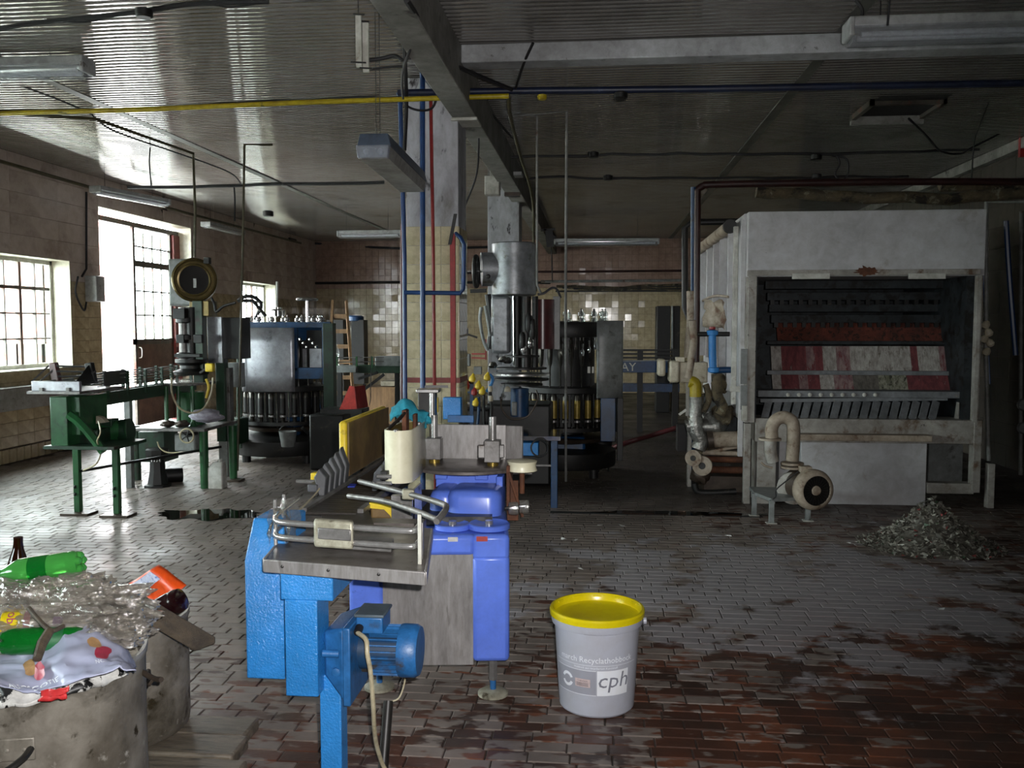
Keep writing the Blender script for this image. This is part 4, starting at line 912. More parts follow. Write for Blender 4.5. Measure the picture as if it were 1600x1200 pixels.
# slanted guide cage above the tray
for i, (px, m) in enumerate(((84, 'maroon'), (140, 'iron_black'))):
    t0, t1 = W(px - 7, 567, YF + .35), W(px + 6, 600, YF + .2)
    MB().prism([W(px - 9, 568, YF + .3), W(px + 2, 566, YF + .3), W(px + 9, 600, YF + .3), W(px - 3, 600, YF + .3)], (0, .05, 0)).build('guide_arm', m, cvr, bev=.008)
for (p, q) in (((50, 596), (80, 568)), ((60, 598), (88, 574)), ((88, 572), (138, 573)), ((88, 580), (138, 581)), ((90, 588), (130, 588)), ((128, 590), (150, 580)), ((66, 598), (140, 598))):
    MB().bar(W(*p, YF + .25), W(*q, YF + .32), .014).build('guide_bar', 'iron_black', cvr)
MB().prism([W(118, 597, YF + .1), W(140, 568, YF + .32), W(150, 598, YF + .32), W(132, 603, YF + .1)], (0, .02, 0)).build('guide_plate', 'iron_black', cvr)
# body
PB(MB(), 80, 620, 104, 702, YF + .04, .35).build('side_box', 'green_paint', cvr, bev=.006)
PB(MB(), 106, 620, 124, 680, YF + .1, .4).build('side_box', 'green_paint', cvr, bev=.006)
pbox(108, 622, 148, 700, YF + .5, .03).build('back_plate', 'iron_black', cvr)
MB().tube(bez([W(108, 648, YF + .05), W(124, 660, YF + .05), W(142, 680, YF + .05), W(162, 706, YF + .05)], 5), .035, 6).build('curved_brace', 'green_paint', cvr)
pbox(118, 672, 152, 702, YF + .2, .2).build('gear_box', 'green_dark', cvr, bev=.01)
a = G(100, 707, .62); mb = MB(); mb.box((-4.30, YF + .0, .585), (-3.72, YF + .5, .61)); mb.build('shelf_plate', 'green_dark', cvr)
m1, m2 = W(155, 675, 7.0), W(201, 672, 7.05)
MB().cyl(m1, m2, .085, n=20).build('motor', 'green_paint', cvr, label='dark green electric motor'); MB().cyl(W(190, 673, 7.05), W(203, 672, 7.05), .095, n=20).build('motor_cowl', 'green_dark', cvr)
pbox(158, 655, 174, 668, 6.95, .12).build('terminal_box', 'green_dark', cvr, bev=.005)
MB().prism([W(150, 650, YF + .3), W(158, 652, YF + .3), W(166, 660, YF + .3), W(150, 662, YF + .3)], (0, .05, 0)).build('paper_tag', 'cream_paint', cvr)
for g in (G(123, 803), G(184, 806)):
    l = MB().box((g.x - .025, g.y - .025, .02), (g.x + .025, g.y + .025, .60)).build('leg', 'green_paint', cvr, bev=.004)
    for z in (.17, .23): MB().lathe((g.x, g.y - .034, z), [(.014, 0), (.014, .01), (.004, .014)], 8, axis=(-1, 0, 0)).build('bolt', 'iron_black', l)
    MB().box((g.x - .11, g.y - .09, 0), (g.x + .13, g.y + .07, .02)).build('foot_plate', 'dirty_plate', l, bev=.004)
cA, cB = G(135, 614, .99), G(292, 592, .99); cA.z = cB.z = 0
dv = (cB - cA).normalized(); nv = Vector((dv.y, -dv.x, 0))
mb = MB(); mb.bar(cA + Vector((0, 0, .93)), cB + Vector((0, 0, .93)), .20, .11); mb.build('conveyor_beam', 'green_dark', cvr)
mb = MB(); mb.bar(cA + Vector((0, 0, .99)), cB + Vector((0, 0, .99)), .13, .012); mb.build('belt', 'chrome', cvr)
for s_ in (-1, 1):
    for z in (1.04, 1.09, 1.13):
        MB().tube([cA + nv * s_ * .10 + Vector((0, 0, z)), cB + nv * s_ * .10 + Vector((0, 0, z))], .005, 6).build('guide_rod', 'green_dark' if z < 1.1 else 'steel_dull', cvr)
    for k in range(6):
        p = cA + (cB - cA) * (.08 + .17 * k) + nv * s_ * .105; MB().box((p.x - .012, p.y - .012, .93), (p.x + .012, p.y + .012, 1.15)).build('rod_post', 'green_dark', cvr)
MB().bar(W(163, 592, 6.9), W(196, 588, 7.6), .01, .12).build('side_board', 'iron_black', cvr)
lg = G(204, 762); MB().box((lg.x - .03, lg.y - .03, 0), (lg.x + .03, lg.y + .03, .95)).build('leg', 'grey_enamel', cvr, bev=.004)
MB().tube(bez([W(154, 658, YF), W(157, 675, YF - .05), W(152, 690, YF), W(158, 705, YF + .1), W(150, 725, YF + .2), W(130, 735, YF + .3)], 5), .006, 6).build('motor_cable', 'hose_cream', cvr)
MB().bar(W(124, 736, 6.9), W(345, 698, 8.4), .022).build('tie_bar', 'iron_black', cvr)

# capper on its table
cp = thing('capping_machine', (-4.1, 8.4, 0), 'crown capper with a round brass rimmed dial head on a green legged table', 'machine')
YT = 8.1
gA, gB = W(212, 668, YT), W(323, 674, YT)
MB().box((gA.x, YT - .05, gB.z), (gB.x, YT + .75, gA.z)).build('table_top', 'steel_dull', cp, bev=.003)
for (px, py) in ((320, 763), (365, 750)):
    g = G(px, py); MB().cyl((g.x, g.y, .0), (g.x, g.y, gB.z), .038, .042, n=12).build('leg', 'green_paint', cp)
g = G(215, 750); MB().cyl((g.x, g.y, 0), (g.x, g.y, gB.z), .038, n=12).build('leg', 'green_dark', cp)
pbox(217, 675, 256, 722, YT + .2, .3).build('under_box', 'green_dark', cp, bev=.008)
pbox(272, 678, 305, 706, YT + .1, .3).build('gear_case', 'grey_enamel', cp, bev=.02)
hw = W(292, 681, YT - .08)
w_ = MB().tube([hw + Vector((math.cos(2 * PI * k / 20), 0, math.sin(2 * PI * k / 20))) * .066 for k in range(20)], .009, 8, closed=True).build('handwheel', 'hose_cream', cp)
for k in range(5): a = 2 * PI * k / 5; MB().cyl(hw, hw + Vector((math.cos(a), 0, math.sin(a))) * .064, .006, n=6).build('spoke', 'iron_black', w_)
MB().cyl(hw, hw + Vector((0, .2, 0)), .018, n=10).build('hub', 'iron_black', w_)
for px in (261, 280, 302): 
    p = W(px, 668, YT + .15); MB().lathe(p, [(.05, 0), (.03, .03), (.02, .06), (.02, .40)], 12).build('support_post', 'green_paint', cp)
YC = 8.45; cx = W(292, 600, YC)
MB().cyl((cx.x + .05, YC, gA.z), (cx.x + .05, YC, W(292, 612, YC).z), .12, n=20).build('pedestal', 'green_paint', cp)
MB().lathe((cx.x, YC, W(292, 600, YC).z), [(.05, 0), (.26, .0), (.27, .012), (.26, .025), (.05, .03)], 32).build('star_plate', 'steel_bright', cp)
MB().lathe((cx.x + .05, YC, W(292, 585, YC).z), [(.16, 0), (.17, .03), (.10, .06), (.10, .09), (.15, .12), (.15, .15)], 24).build('turret_base', 'iron_black', cp)
for (dx, r_, m) in ((-.02, .045, 'steel_dull'), (.06, .05, 'iron_black')):
    MB().cyl((cx.x + dx, YC, W(292, 575, YC).z), (cx.x + dx, YC, W(292, 480, YC).z), r_, n=16).build('turret_column', m, cp)
MB().box((cx.x + .08, YC - .02, W(292, 600, YC).z), (cx.x + .18, YC + .08, W(292, 470, YC).z)).build('turret_column', 'green_dark', cp, bev=.004)
for (z0, z1) in ((495, 505), (522, 532), (550, 560)):
    MB().lathe((cx.x, YC, W(292, z1, YC).z), [(.07, 0), (.09, .01), (.09, .05), (.07, .06)], 20).build('collar', 'iron_black', cp)
for (a, b, c, d, m) in ((275, 523, 287, 536, 'iron_black'), (302, 523, 315, 536, 'iron_black'), (272, 553, 312, 558, 'iron_black'), (270, 482, 288, 498, 'iron_black')): PB(MB(), a, b, c, d, YC - .1, .06).build('arm_block', m, cp, bev=.004)
PB(MB(), 264, 404, 305, 478, YC + .1, .25).build('head_box', 'grey_enamel', cp, bev=.02)
PB(MB(), 296, 470, 326, 494, YC, .2).build('head_neck', 'gilt', cp, bev=.006)
dc = W(306, 438, YC + .1); ax = Vector((.28, -1, -.02)).normalized()
MB().lathe(dc, [(.12, -.05), (.205, -.03), (.215, .03), (.215, .1), (.205, .115), (.19, .12), (.185, .105), (.16, .105), (.155, .115), (.14, .112), (.138, .09)], 44, axis=ax, close=False).build('dial_drum', 'gilt', cp, ang=30)
MB().lathe(dc + ax * .10, [(.0, 0), (.141, 0), (.141, .004)], 40, axis=ax, close=False).build('dial_face', 'dial_black', cp)
MB().obox(dc + ax * .118 + Vector((.01, 0, -.03)), (.03, 0, 0), ax * .01, (0, 0, .09)).build('dial_lever', 'steel_dull', cp)
PB(MB(), 318, 402, 326, 412, YC, .06).build('dial_lug', 'iron_black', cp, bev=.003)
MB().tube(bez([W(330, 465, YC), W(335, 475, YC), W(338, 487, YC), W(350, 478, YC), W(368, 473, YC)], 4), .014, 8).build('grease_arm', 'iron_black', cp)
MB().tube(bez([W(268, 590, 8.0), W(269, 615, 7.95), W(280, 637, 7.95), W(300, 645, 7.95), W(318, 638, 7.95), W(330, 615, 7.95), W(333, 590, 8.0)], 5), .009, 8).build('air_hose', 'hose_cream', cp)
y_ = MB(); y_.bar(W(312, 583, 8.1), W(322, 576, 8.1), .02); y_.build('lever', 'chrome', cp)
pbox(320, 568, 332, 581, 8.05, .06).build('lever_knob', 'yellow_paint', cp, bev=.01)
MB().tube(bez([W(322, 592, 8.1), W(326, 605, 8.1), W(322, 622, 8.1)], 4), .012, 8).build('yellow_hose', 'yellow_paint', cp)
# guard panels to the side
gp = pbox(325, 495, 346, 567, 8.6, .02); gp.build('guard_panel', 'steel_cover', cp, bev=.002)
pbox(346, 496, 376, 561, 8.7, .25).build('switch_box', 'iron_black', cp, bev=.006)
pbox(354, 567, 377, 605, 8.9, .1).build('guard_panel', 'grey_enamel', cp, bev=.004)
g = G(350, 720); pbox(339, 560, 350, 690, 8.7, .1).build('frame_post', 'green_dark', cp, bev=.004); pbox(350, 575, 358, 690, 8.75, .1).build('frame_post', 'steel_dull', cp, bev=.004)
g = G(350, 745); MB().box((g.x - .05, g.y, 0), (g.x + .04, g.y + .1, .62)).build('frame_post', 'grey_enamel', cp, bev=.004)
g = G(366, 752); MB().box((g.x - .11, g.y - .06, 0), (g.x + .07, g.y + .1, .02)).build('foot_plate', 'dirty_plate', cp)
MB().tube(bez([W(246, 690, 8.1), W(250, 700, 8.1), W(262, 707, 8.1), W(285, 707, 8.1), W(320, 705, 8.15)], 4), .007, 6).build('air_hose', 'hose_cream', cp)
for k in range(4): MB().cyl(W(235 + k * 5, 710, 8.15), W(238 + k * 4, 722, 8.1), .008, n=6).build('pipe_stub', 'steel_dull', cp)
def crumple(c, rx, ry, rz, seed, m, name, label, cat, amp=.35, f=2.2): return blob(c, rx, ry, rz, amp, f, seed, m, name, label, cat, 30, 18)
c_ = W(322, 650, 8.2); crumple((c_.x, c_.y, c_.z), .14, .10, .06, 5, 'bag_white', 'plastic_bag', 'crumpled pale plastic bag on the capper table', 'bag')
for i, (px, py) in enumerate(((262, 662), (285, 662))):
    c_ = W(px, py, 8.15); crumple((c_.x, c_.y, c_.z), .06, .06, .03, 7 + i, 'dirty_plate', 'oily_part', ['small oily machine part near the table corner', 'small oily machine part under the capper posts'][i], 'part')
# black cast stand and white can on the floor
g = G(247, 760)
mb = MB(); mb.lathe((g.x, g.y, 0), [(.13, 0), (.13, .02), (.10, .03), (.075, .15), (.07, .26), (.10, .28), (.11, .31), (.11, .36), (.09, .37)], 8); single('floor_pump', 'iron_black', 'black cast iron floor pump under the capper table', 'pump', mb)
g = G(266, 755); single('pump_motor', 'iron_black', 'small black motor lying beside the black floor pump', 'motor', MB().cyl((g.x - .08, g.y, .07), (g.x + .08, g.y + .1, .07), .07, n=16))
g = G(340, 762)
cn = thing('jerrycan', g, 'dull white plastic canister standing by the capper leg', 'canister')
loft(MB(), [rrect(g.x - .075, g.y - .06, g.x + .075, g.y + .06, .02, 0), rrect(g.x - .075, g.y - .06, g.x + .075, g.y + .06, .02, .19), rrect(g.x - .03, g.y - .04, g.x + .07, g.y + .04, .02, .25)]).build('body', 'can_white', cn, ang=50)
MB().cyl((g.x + .03, g.y, .25), (g.x + .03, g.y, .275), .02, n=12).build('cap', 'can_white', cn)

# rotary filler
def rotary(name, c, r, label, blue, yellow, zt=1.50, zr0=.47, zr1=.80, npist=24, lowr=.62):
    t = thing(name, (c[0], c[1], 0), label, 'machine'); c = Vector((c[0], c[1], 0))
    MB().lathe(c, [(r * .98, zr1 + .0), (r * 1.04, zr1 + .01), (r * 1.04, zr1 + .06), (r * .9, zr1 + .07)], 48).build('upper_ring', 'iron_black', t)
    MB().lathe(c, [(r * .9, zr0 - .05), (r * 1.02, zr0 - .04), (r * 1.02, zr0), (r * .9, zr0 + .005)], 48).build('lower_ring', 'iron_black', t)
    pf = None; pr = None
    for k in range(npist):
        a = 2 * PI * k / npist; p = c + Vector((math.cos(a), math.sin(a), 0)) * r * .97; a2 = a + PI / npist; p2 = c + Vector((math.cos(a2), math.sin(a2), 0)) * r * 1.0
        if pf is None:
            pf = o = MB().lathe(Vector((0, 0, 0)), [(.024, zr0), (.024, zr0 + .05), (.031, zr0 + .06), (.031, zr1 - .02), (.02, zr1)], 10).build('piston', 'piston', t); pf2 = MB().lathe(Vector((0, 0, 0)), [(.0325, zr0 + .1), (.0325, zr1 - .06)], 10, close=False).build('piston_sleeve', 'piston_yellow' if yellow else 'iron_black', o)
            pf3 = MB().lathe(Vector((0, 0, 0)), [(.02, zr0 + .055), (.036, zr0 + .06), (.036, zr0 + .08), (.02, zr0 + .085)], 10).build('piston_nut', 'steel_bright', o)
            # restore local geometry about the machine
            for q in (pf, pf2, pf3):
                for v in q.data.vertices: v.co += Vector((c.x, c.y, 0))
            o.location = p - c
            pr = MB().cyl((c.x, c.y, zr0 - .03), (c.x, c.y, zr1 + .02), .008, n=6).build('guide_rod', 'chrome', t); pr.location = p2 - c
            continue
        o = pf.copy(); COL.objects.link(o); o.location = p - c
        for q in (pf2, pf3): w = q.copy(); COL.objects.link(w); w.parent = o
        o = pr.copy(); COL.objects.link(o); o.location = p2 - c
    MB().lathe(c, [(.10, .2), (.16, .2), (.14, zr0), (.14, zt)], 20).build('centre_column', 'frame_blue' if blue else 'iron_black', t)
    MB().lathe(c, [(r * .55, .32), (r * .9, .36), (r * .95, .40), (r * .5, .42)], 40).build('drip_tray', 'dirty_plate', t)
    MB().lathe(c, [(lowr, .10), (lowr * 1.02, .12), (lowr * 1.02, .26), (lowr * .8, .30), (.2, .32)], 40).build('base', 'iron_black', t)
    for a in (45, 135, 225, 315):
        p = c + Vector((math.cos(R(a)), math.sin(R(a)), 0)) * lowr * .8; MB().cyl((p.x, p.y, 0), (p.x, p.y, .12), .05, n=12).build('foot', 'iron_black', t)
    MB().lathe(c, [(r * .80, zr0), (r * .80, zr1 + .02)], 40).build('inner_drum', 'iron_black', t)
    MB().lathe(c, [(r * .62, zr1), (r * .62, zt - .14)], 32).build('inner_housing', 'iron_black', t)
    # bottles being held: filling tubes
    f0 = None
    for k in range(npist):
        a = 2 * PI * (k + .5) / npist; p = Vector((math.cos(a), math.sin(a), 0)) * r * .9
        if f0 is None:
            f0 = o = MB().lathe((c.x, c.y, 0), [(.008, zr1 + .05), (.008, zt - .45), (.02, zt - .42), (.028, zt - .34), (.028, zt - .2), (.015, zt - .18), (.015, zt - .1)], 8).build('filling_valve', 'piston', t)
        else: o = f0.copy(); COL.objects.link(o)
        o.location = p
    MB().lathe(c, [(r * .4, zt - .16), (r * 1.0, zt - .15), (r * 1.02, zt - .12), (r * 1.02, zt - .03), (r * .98, zt), (.1, zt + .01)], 48).build('tank', 'frame_blue' if blue else 'iron_black', t)
    f0 = None
    for k in range(16):
        a = 2 * PI * k / 16; p = Vector((math.cos(a), math.sin(a), 0)) * r * .85
        if f0 is None:
            f0 = o = MB().lathe((c.x, c.y, 0), [(.03, zt), (.034, zt + .03), (.02, zt + .045), (.02, zt + .06), (.032, zt + .07), (.028, zt + .1), (.01, zt + .115)], 10).build('vent_cap', 'jar_glass' if not blue else 'steel_bright', t)
            o2 = MB().lathe((c.x, c.y, 0), [(.012, zt + .0), (.012, zt + .13), (.006, zt + .135)], 8).build('vent_core', 'chrome', o)
        else: o = f0.copy(); COL.objects.link(o); w = o2.copy(); COL.objects.link(w); w.parent = o
        o.location = p
    return t
fc = W(447, 600, 10.1)
ro1 = rotary('rotary_filler', (fc.x, 10.1), .50, 'rotary bottle filler with blue frame and polished steel cover, beside the ladder', True, False, zt=1.53)
mb = MB(); YP = 9.52
a0, a1 = W(378, 612, YP), W(458, 512, YP)
mb.grid(lambda u, v: (a0.x + (a1.x - a0.x) * u, YP + .03 - .02 * math.sin(PI * u), a0.z + (a1.z - a0.z) * v), 12, 4); mb.build('cover_sheet', 'steel_cover', ro1, solid=.006)
for (x0, y0, x1, y1) in ((372, 503, 516, 512), (458, 512, 464, 580), (504, 512, 514, 600), (458, 575, 514, 592)): pbox(x0, y0, x1, y1, 9.58, .05).build('frame_bar', 'frame_blue', ro1, bev=.004)
pbox(466, 516, 503, 575, 9.75, .02).build('inner_panel', 'iron_black', ro1)
for k in range(6): p = W(470 + k * 5, 530 + (k % 3) * 6, 9.6); MB().lathe(p, [(.01, 0), (.02, .02), (.01, .05)], 8, axis=(0, -1, 0)).build('valve_knob', 'chrome', ro1)
for (x0, x1) in ((473, 479), (484, 502)): pbox(x0, 545, x1, 574, 9.7, .02).build('window_plate', 'steel_cover', ro1)
pbox(506, 505, 520, 652, 9.45, .12).build('corner_post', 'green_dark', ro1, bev=.004)
g = G(515, 735); MB().box((g.x - .22, g.y - .0, .0), (g.x + .16, g.y + .45, W(515, 648, g.y).z)).build('drive_cabinet', 'iron_black', ro1, bev=.02)
for px in (372, 376): MB().cyl(W(px, 700, 9.5), W(px, 500, 9.5), .018, n=8).build('corner_post', 'green_dark', ro1)
pbox(355, 655, 372, 695, 9.3, .3).build('side_cabinet', 'green_dark', ro1, bev=.01)
MB().tube(bez([W(398, 500, 9.9), W(408, 478, 9.9), W(400, 466, 9.9), W(384, 463, 9.9), W(372, 470, 9.9)], 5), .022, 8).build('filling_pipe', 'iron_black', ro1)
MB().tube([W(372, 470, 9.85), W(395, 470, 9.85), W(415, 494, 9.85)], .02, 8).build('filling_pipe', 'iron_black', ro1)
p = W(480, 470, 10.2); mb = MB(); mb.lathe(p, [(.12, 0), (.13, .01), (.12, .03), (.03, .04)], 24); mb.cyl(p, p - Vector((0, 0, .25)), .02, n=8); mb.build('gauge_dish', 'steel_bright', ro1)
MB().lathe(W(434, 494, 9.75), [(.09, 0), (.09, .06), (.05, .08), (.05, .1)], 16).build('sight_cup', 'chrome', ro1)
MB().tube([W(433, 496, 9.9), W(433, 440, 9.9)], .014, 8).build('riser_pipe', 'white_paint', ro1)
for (p, q) in (((472, 668), (490, 685)), ((490, 652), (510, 690)), ((430, 655), (440, 680))): MB().bar(W(*p, 9.6), W(*q, 9.7), .03).build('strut', 'iron_black', ro1)
MB().cyl(W(458, 650, 9.85), W(458, 682, 9.85), .13, .08, n=20).build('pump_body', 'frame_blue', ro1)
g = W(450, 690, 9.35)
pb_ = thing('drip_bucket', (g.x, g.y, .24), 'small grey galvanised bucket hung beneath the rotary filler', 'bucket')
MB().lathe((g.x, g.y, .24), [(.07, 0), (.095, .16), (.10, .165), (.088, .165), (.065, .01)], 24).build('body', 'grey_enamel', pb_); MB().tube([Vector((g.x + math.cos(a) * .095, g.y, .40 + math.sin(a) * .07)) for a in [PI * k / 10 for k in range(11)]], .004, 6).build('bail_handle', 'iron_black', pb_)
# small things around it
tr_ = thing('red_guard', W(543, 640, 8.9), 'bright red slanted sheet metal guard beside the rotary filler', 'guard')
MB().prism([W(530, 640, 8.9), W(557, 639, 8.9), W(553, 604, 8.9), W(546, 603, 8.9)], (0, .02, 0)).build('front_sheet', 'signal_red', tr_)
MB().prism([W(557, 639, 8.9), W(557, 639, 8.9) + Vector((.05, .25, 0)), W(555, 604, 8.9) + Vector((.04, .2, 0)), W(553, 604, 8.9)], (.008, 0, 0)).build('side_sheet', 'red_paint', tr_)
PB(MB(), 500, 640, 565, 646, 8.9, .3).build('base_shelf', 'iron_black', tr_)
p = W(548, 646, 9.0); q = W(562, 646, 9.0); MB().box((p.x, 9.0, 0), (q.x, 9.1, p.z)).build('post', 'iron_black', tr_)

# behind: ladder, drums, far conveyor
ld = thing('step_ladder', (W(540, 600, 12.5).x, 12.5, 0), 'old brown wooden ladder leaning behind the rotary filler', 'ladder')
tl, tr2 = W(520, 470, 13.0), W(541, 470, 13.0); g1, g2 = W(508, 650, 12.2), W(556, 648, 12.2); g1.z = 0; g2.z = 0
for (a, b) in ((tl, g1), (tr2, g2)): MB().bar(a, b, .035, .07).build('stile', 'wood_ladder', ld)
for k in range(8):
    f = .12 + k * .115; MB().bar(tl + (g1 - tl) * f, tr2 + (g2 - tr2) * f, .03, .06).build('rung', 'wood_ladder', ld)
g = W(558, 560, 13.6)
dm = thing('blue_barrel', (W(556, 560, 13.8).x, 13.8, 0), 'dark blue barrel on a stand behind the ladder', 'barrel')
MB().lathe((W(556, 560, 13.8).x, 13.8, W(556, 502, 13.8).z), [(.1, 0), (.13, .01), (.13, .07), (.1, .09)], 20).build('lid', 'frame_blue', dm)
pbox(550, 500, 568, 600, 13.7, .25).build('stand', 'iron_black', dm)
pbox(512, 500, 536, 640, 13.9, .3).build('stand', 'iron_black', dm)
fcv = thing('far_conveyor', (W(560, 600, 11.5).x, 11.5, 0), 'grey green bottle conveyor with wire rails behind the red guard', 'conveyor')
pbox(520, 572, 556, 582, 11.4, .3).build('conveyor_end', 'grey_enamel', fcv, bev=.006); pbox(554, 571, 626, 583, 11.5, .2).build('conveyor_bed', 'green_dark', fcv, bev=.006)
for y in (559, 566): MB().tube([W(520, y, 11.5), W(600, y - 1, 11.5)], .007, 6).build('guide_rod', 'steel_dull', fcv)
for x in (525, 556, 580): pbox(x, 557, x + 2, 575, 11.45, .02).build('rod_post', 'green_paint', fcv)
for (x, y) in ((530, 650), (620, 645)): p = W(x, 583, 11.55); MB().box((p.x - .03, 11.55, 0), (p.x + .03, 11.6, p.z)).build('leg', 'iron_black', fcv)
for (p, q) in (((560, 592), (590, 582)), ((565, 612), (600, 585)), ((570, 600), (558, 640))): MB().bar(W(*p, 11.3), W(*q, 11.3), .035).build('strut', 'iron_black', fcv)
gb_ = pbox(586, 557, 626, 573, 11.5, .22); single('grey_cabinet', 'grey_enamel', 'small light grey metal box mounted above the far conveyor', 'box', gb_, bev=.008)
pbox(603, 583, 617, 594, 11.8, .2); 
pc_ = thing('pallet_stack', (W(600, 610, 14).x, 14, 0), 'low stack of pale boards on timber behind the far conveyor', 'pallet')
pbox(595, 596, 628, 603, 13.9, .4).build('board', 'cream_paint', pc_); p = W(570, 615, 13.8); q = W(628, 605, 13.8); MB().box((p.x, 13.8, 0.0), (q.x, 14.4, q.z)).build('timber', 'wood_ladder', pc_)
single('hanging_rod', 'steel_dull', 'thin hanging rod with a hooked tip behind the guard', 'rod', MB().tube([W(580, 556, 10.5), W(579, 625, 10.5), W(577, 633, 10.5)], .006, 6))
bt_ = W(527, 545, 11.4); bottle('glass_bottle', W(526, 572, 11.5), (0, 0, 1), .29, .036, 'jar_glass', 'clear bottle standing on the far conveyor end', neck=.35)
# ---------------------------------------------------------------- second filler and capper
mat('cast_silver', '9c9fa3', '7e8185', sc=6, rough=.42, metal=.45, spots=[('5b5648', 7, .56, .68), ('33302c', 22, .68, .72)])
YB = 9.35; fc = W(886, 600, YB)
ro2 = rotary('rotary_filler', (fc.x, YB), .46, 'rotary bottle filler with yellow sleeved pistons and a tall steel sheet at its side', False, True, zt=1.58, zr0=.52, zr1=.86, npist=24, lowr=.5)
a0, a1 = W(932, 622, 8.85), W(974, 501, 8.85)
MB().grid(lambda u, v: (a0.x + (a1.x - a0.x) * u, 8.85 + .12 * u * u - .04 * u, a0.z + (a1.z - a0.z) * v), 10, 4).build('cover_sheet', 'grey_enamel', ro2, solid=.008)
pbox(938, 622, 962, 690, 8.95, .2).build('side_leg', 'frame_blue', ro2, bev=.006); pbox(964, 622, 974, 720, 8.9, .1).build('side_leg', 'iron_black', ro2, bev=.004)
for (x0, y0, x1, y1) in ((876, 519, 896, 534), (906, 527, 912, 535), (918, 573, 928, 583)): pbox(x0, y0, x1, y1, 9.1, .02).build('bright_plate', 'white_paint', ro2)
for k in range(9): p = W(880 + k * 10, 556 - (k % 3) * 5, 8.9); MB().lathe(p, [(.012, 0), (.018, .04), (.008, .07), (.012, .12)], 8).build('valve_spout', 'chrome', ro2)
MB().box((fc.x - .55, YB - .35, .12), (fc.x + .2, YB + .4, .42)).build('drive_cabinet', 'frame_blue', ro2, bev=.03)
# bucket under it
p = G(940, 735); pt = thing('black_pot', p, 'black bucket on short legs under the second filler edge', 'bucket')
MB().lathe(p + Vector((0, -.05, .12)), [(.09, 0), (.11, .20), (.115, .205), (.10, .205), (.08, .02)], 24).build('body', 'iron_black', pt)
for a in (0, 120, 240): q = p + Vector((math.cos(R(a)) * .07, math.sin(R(a)) * .07 - .05, 0)); MB().cyl(q, q + Vector((0, 0, .13)), .012, n=8).build('leg', 'iron_black', pt)

c2 = thing('capping_machine', (W(800, 600, 8.5).x, 8.5, 0), 'crown capper with a round silver grey cast head and maroon side cylinder', 'machine')
YC = 8.5; hx = W(803, 420, YC); zt_ = W(803, 380, YC).z; zb_ = W(803, 462, YC).z
MB().lathe((hx.x, YC, zb_), [(.19, 0), (.21, .01), (.21, zt_ - zb_ - .01), (.20, zt_ - zb_)], 40).build('head_drum', 'cast_silver', c2)
h2 = W(790, 420, YC); h3 = W(752, 421, YC - .05)
sd = MB().cyl(h2, h3, .155, .16, n=32); sd.build('side_drum', 'cast_silver', c2)
for a in (200, 240, 280): pass
hwc = W(744, 424, YC - .05)
w_ = MB().tube([hwc + Vector((.0, math.cos(2 * PI * k / 20), math.sin(2 * PI * k / 20))) * .14 for k in range(20)], .022, 8, closed=True).build('handwheel', 'iron_black', c2)
for k in range(4): a = PI * k / 2; MB().cyl(hwc, hwc + Vector((0, math.cos(a), math.sin(a))) * .13, .012, n=6).build('spoke', 'iron_black', w_)
MB().cyl(W(724, 424, YC), W(752, 424, YC), .008, n=8).build('shaft', 'steel_bright', c2)
MB().bar(W(735, 455, YC), W(760, 454, YC), .035).build('lever', 'iron_black', c2)
MB().lathe(W(763, 432, YC - .2), [(.02, 0), (.022, .01), (.01, .02)], 10, axis=(0, -1, 0)).build('oil_plug', 'dark_iron', c2)
pbox(829, 410, 838, 455, YC + .05, .1).build('slot_cover', 'iron_black', c2)
p0, p1 = W(784, 463, YC), W(784, 552, YC); mb = MB(); mb.box((W(769, 500, YC).x, YC - .1, p1.z), (W(798, 500, YC).x, YC + .08, p0.z)); mb.build('pillar', 'cast_silver', c2, bev=.03)
for (x, w, m) in ((808, .035, 'iron_black'), (822, .05, 'dark_iron'), (836, .03, 'iron_black')): MB().cyl(W(x, 463, YC), W(x, 575, YC), w, n=14).build('spindle_column', m, c2)
MB().cyl(W(802, 463, YC - .12), W(803, 570, YC - .12), .008, n=8).build('bright_rod', 'chrome', c2)
for (x, y0, y1, m) in ((826, 490, 520, 'iron_black'), (832, 500, 530, 'dark_iron'), (816, 520, 548, 'iron_black'), (829, 526, 545, 'chrome'), (818, 538, 552, 'steel_bright')): MB().lathe(W(x, y1, YC - .12), [(.02, 0), (.035, .03), (.03, (y1 - y0) / 160 - .03), (.015, (y1 - y0) / 160)], 12).build('valve_block', m, c2)
MB().cyl(W(848, 545, 8.75), W(848, 468, 8.75), .115, n=32).build('side_cylinder', 'maroon', c2)
pbox(864, 463, 875, 546, 8.8, .06).build('side_plate', 'grey_enamel', c2, bev=.003)
MB().tube(bez([W(840, 460, 8.7), W(850, 458, 8.7), W(862, 450, 8.75), W(870, 452, 8.8), W(876, 465, 8.85)], 4), .012, 6).build('air_hose', 'grey_plastic', c2)
MB().tube(bez([W(762, 460, YC), W(765, 480, YC), W(768, 510, YC), W(764, 545, YC)], 4), .03, 8).build('linkage', 'iron_black', c2)
for (pts) in ([(752, 480), (750, 500), (755, 530), (762, 548)], [(758, 478), (762, 500), (766, 525)]): MB().tube(bez([W(x, y, YC - .1) for x, y in pts], 4), .016, 8).build('linkage', 'grey_enamel', c2)
for (y, r_, m) in ((556, .17, 'iron_black'), (575, .24, 'dark_iron'), (584, .28, 'steel_bright'), (592, .26, 'iron_black'), (600, .2, 'dark_iron')): p = W(815, y, YC); MB().lathe(p, [(.04, -.012), (r_, -.01), (r_, .006), (.05, .01)], 36).build('star_plate', m, c2)
zt2 = W(815, 600, YC).z
MB().box((W(762, 600, YC).x, YC - .2, .05), (W(862, 600, YC).x, YC + .3, zt2 - .18)).build('base_frame', 'iron_black', c2, bev=.02)
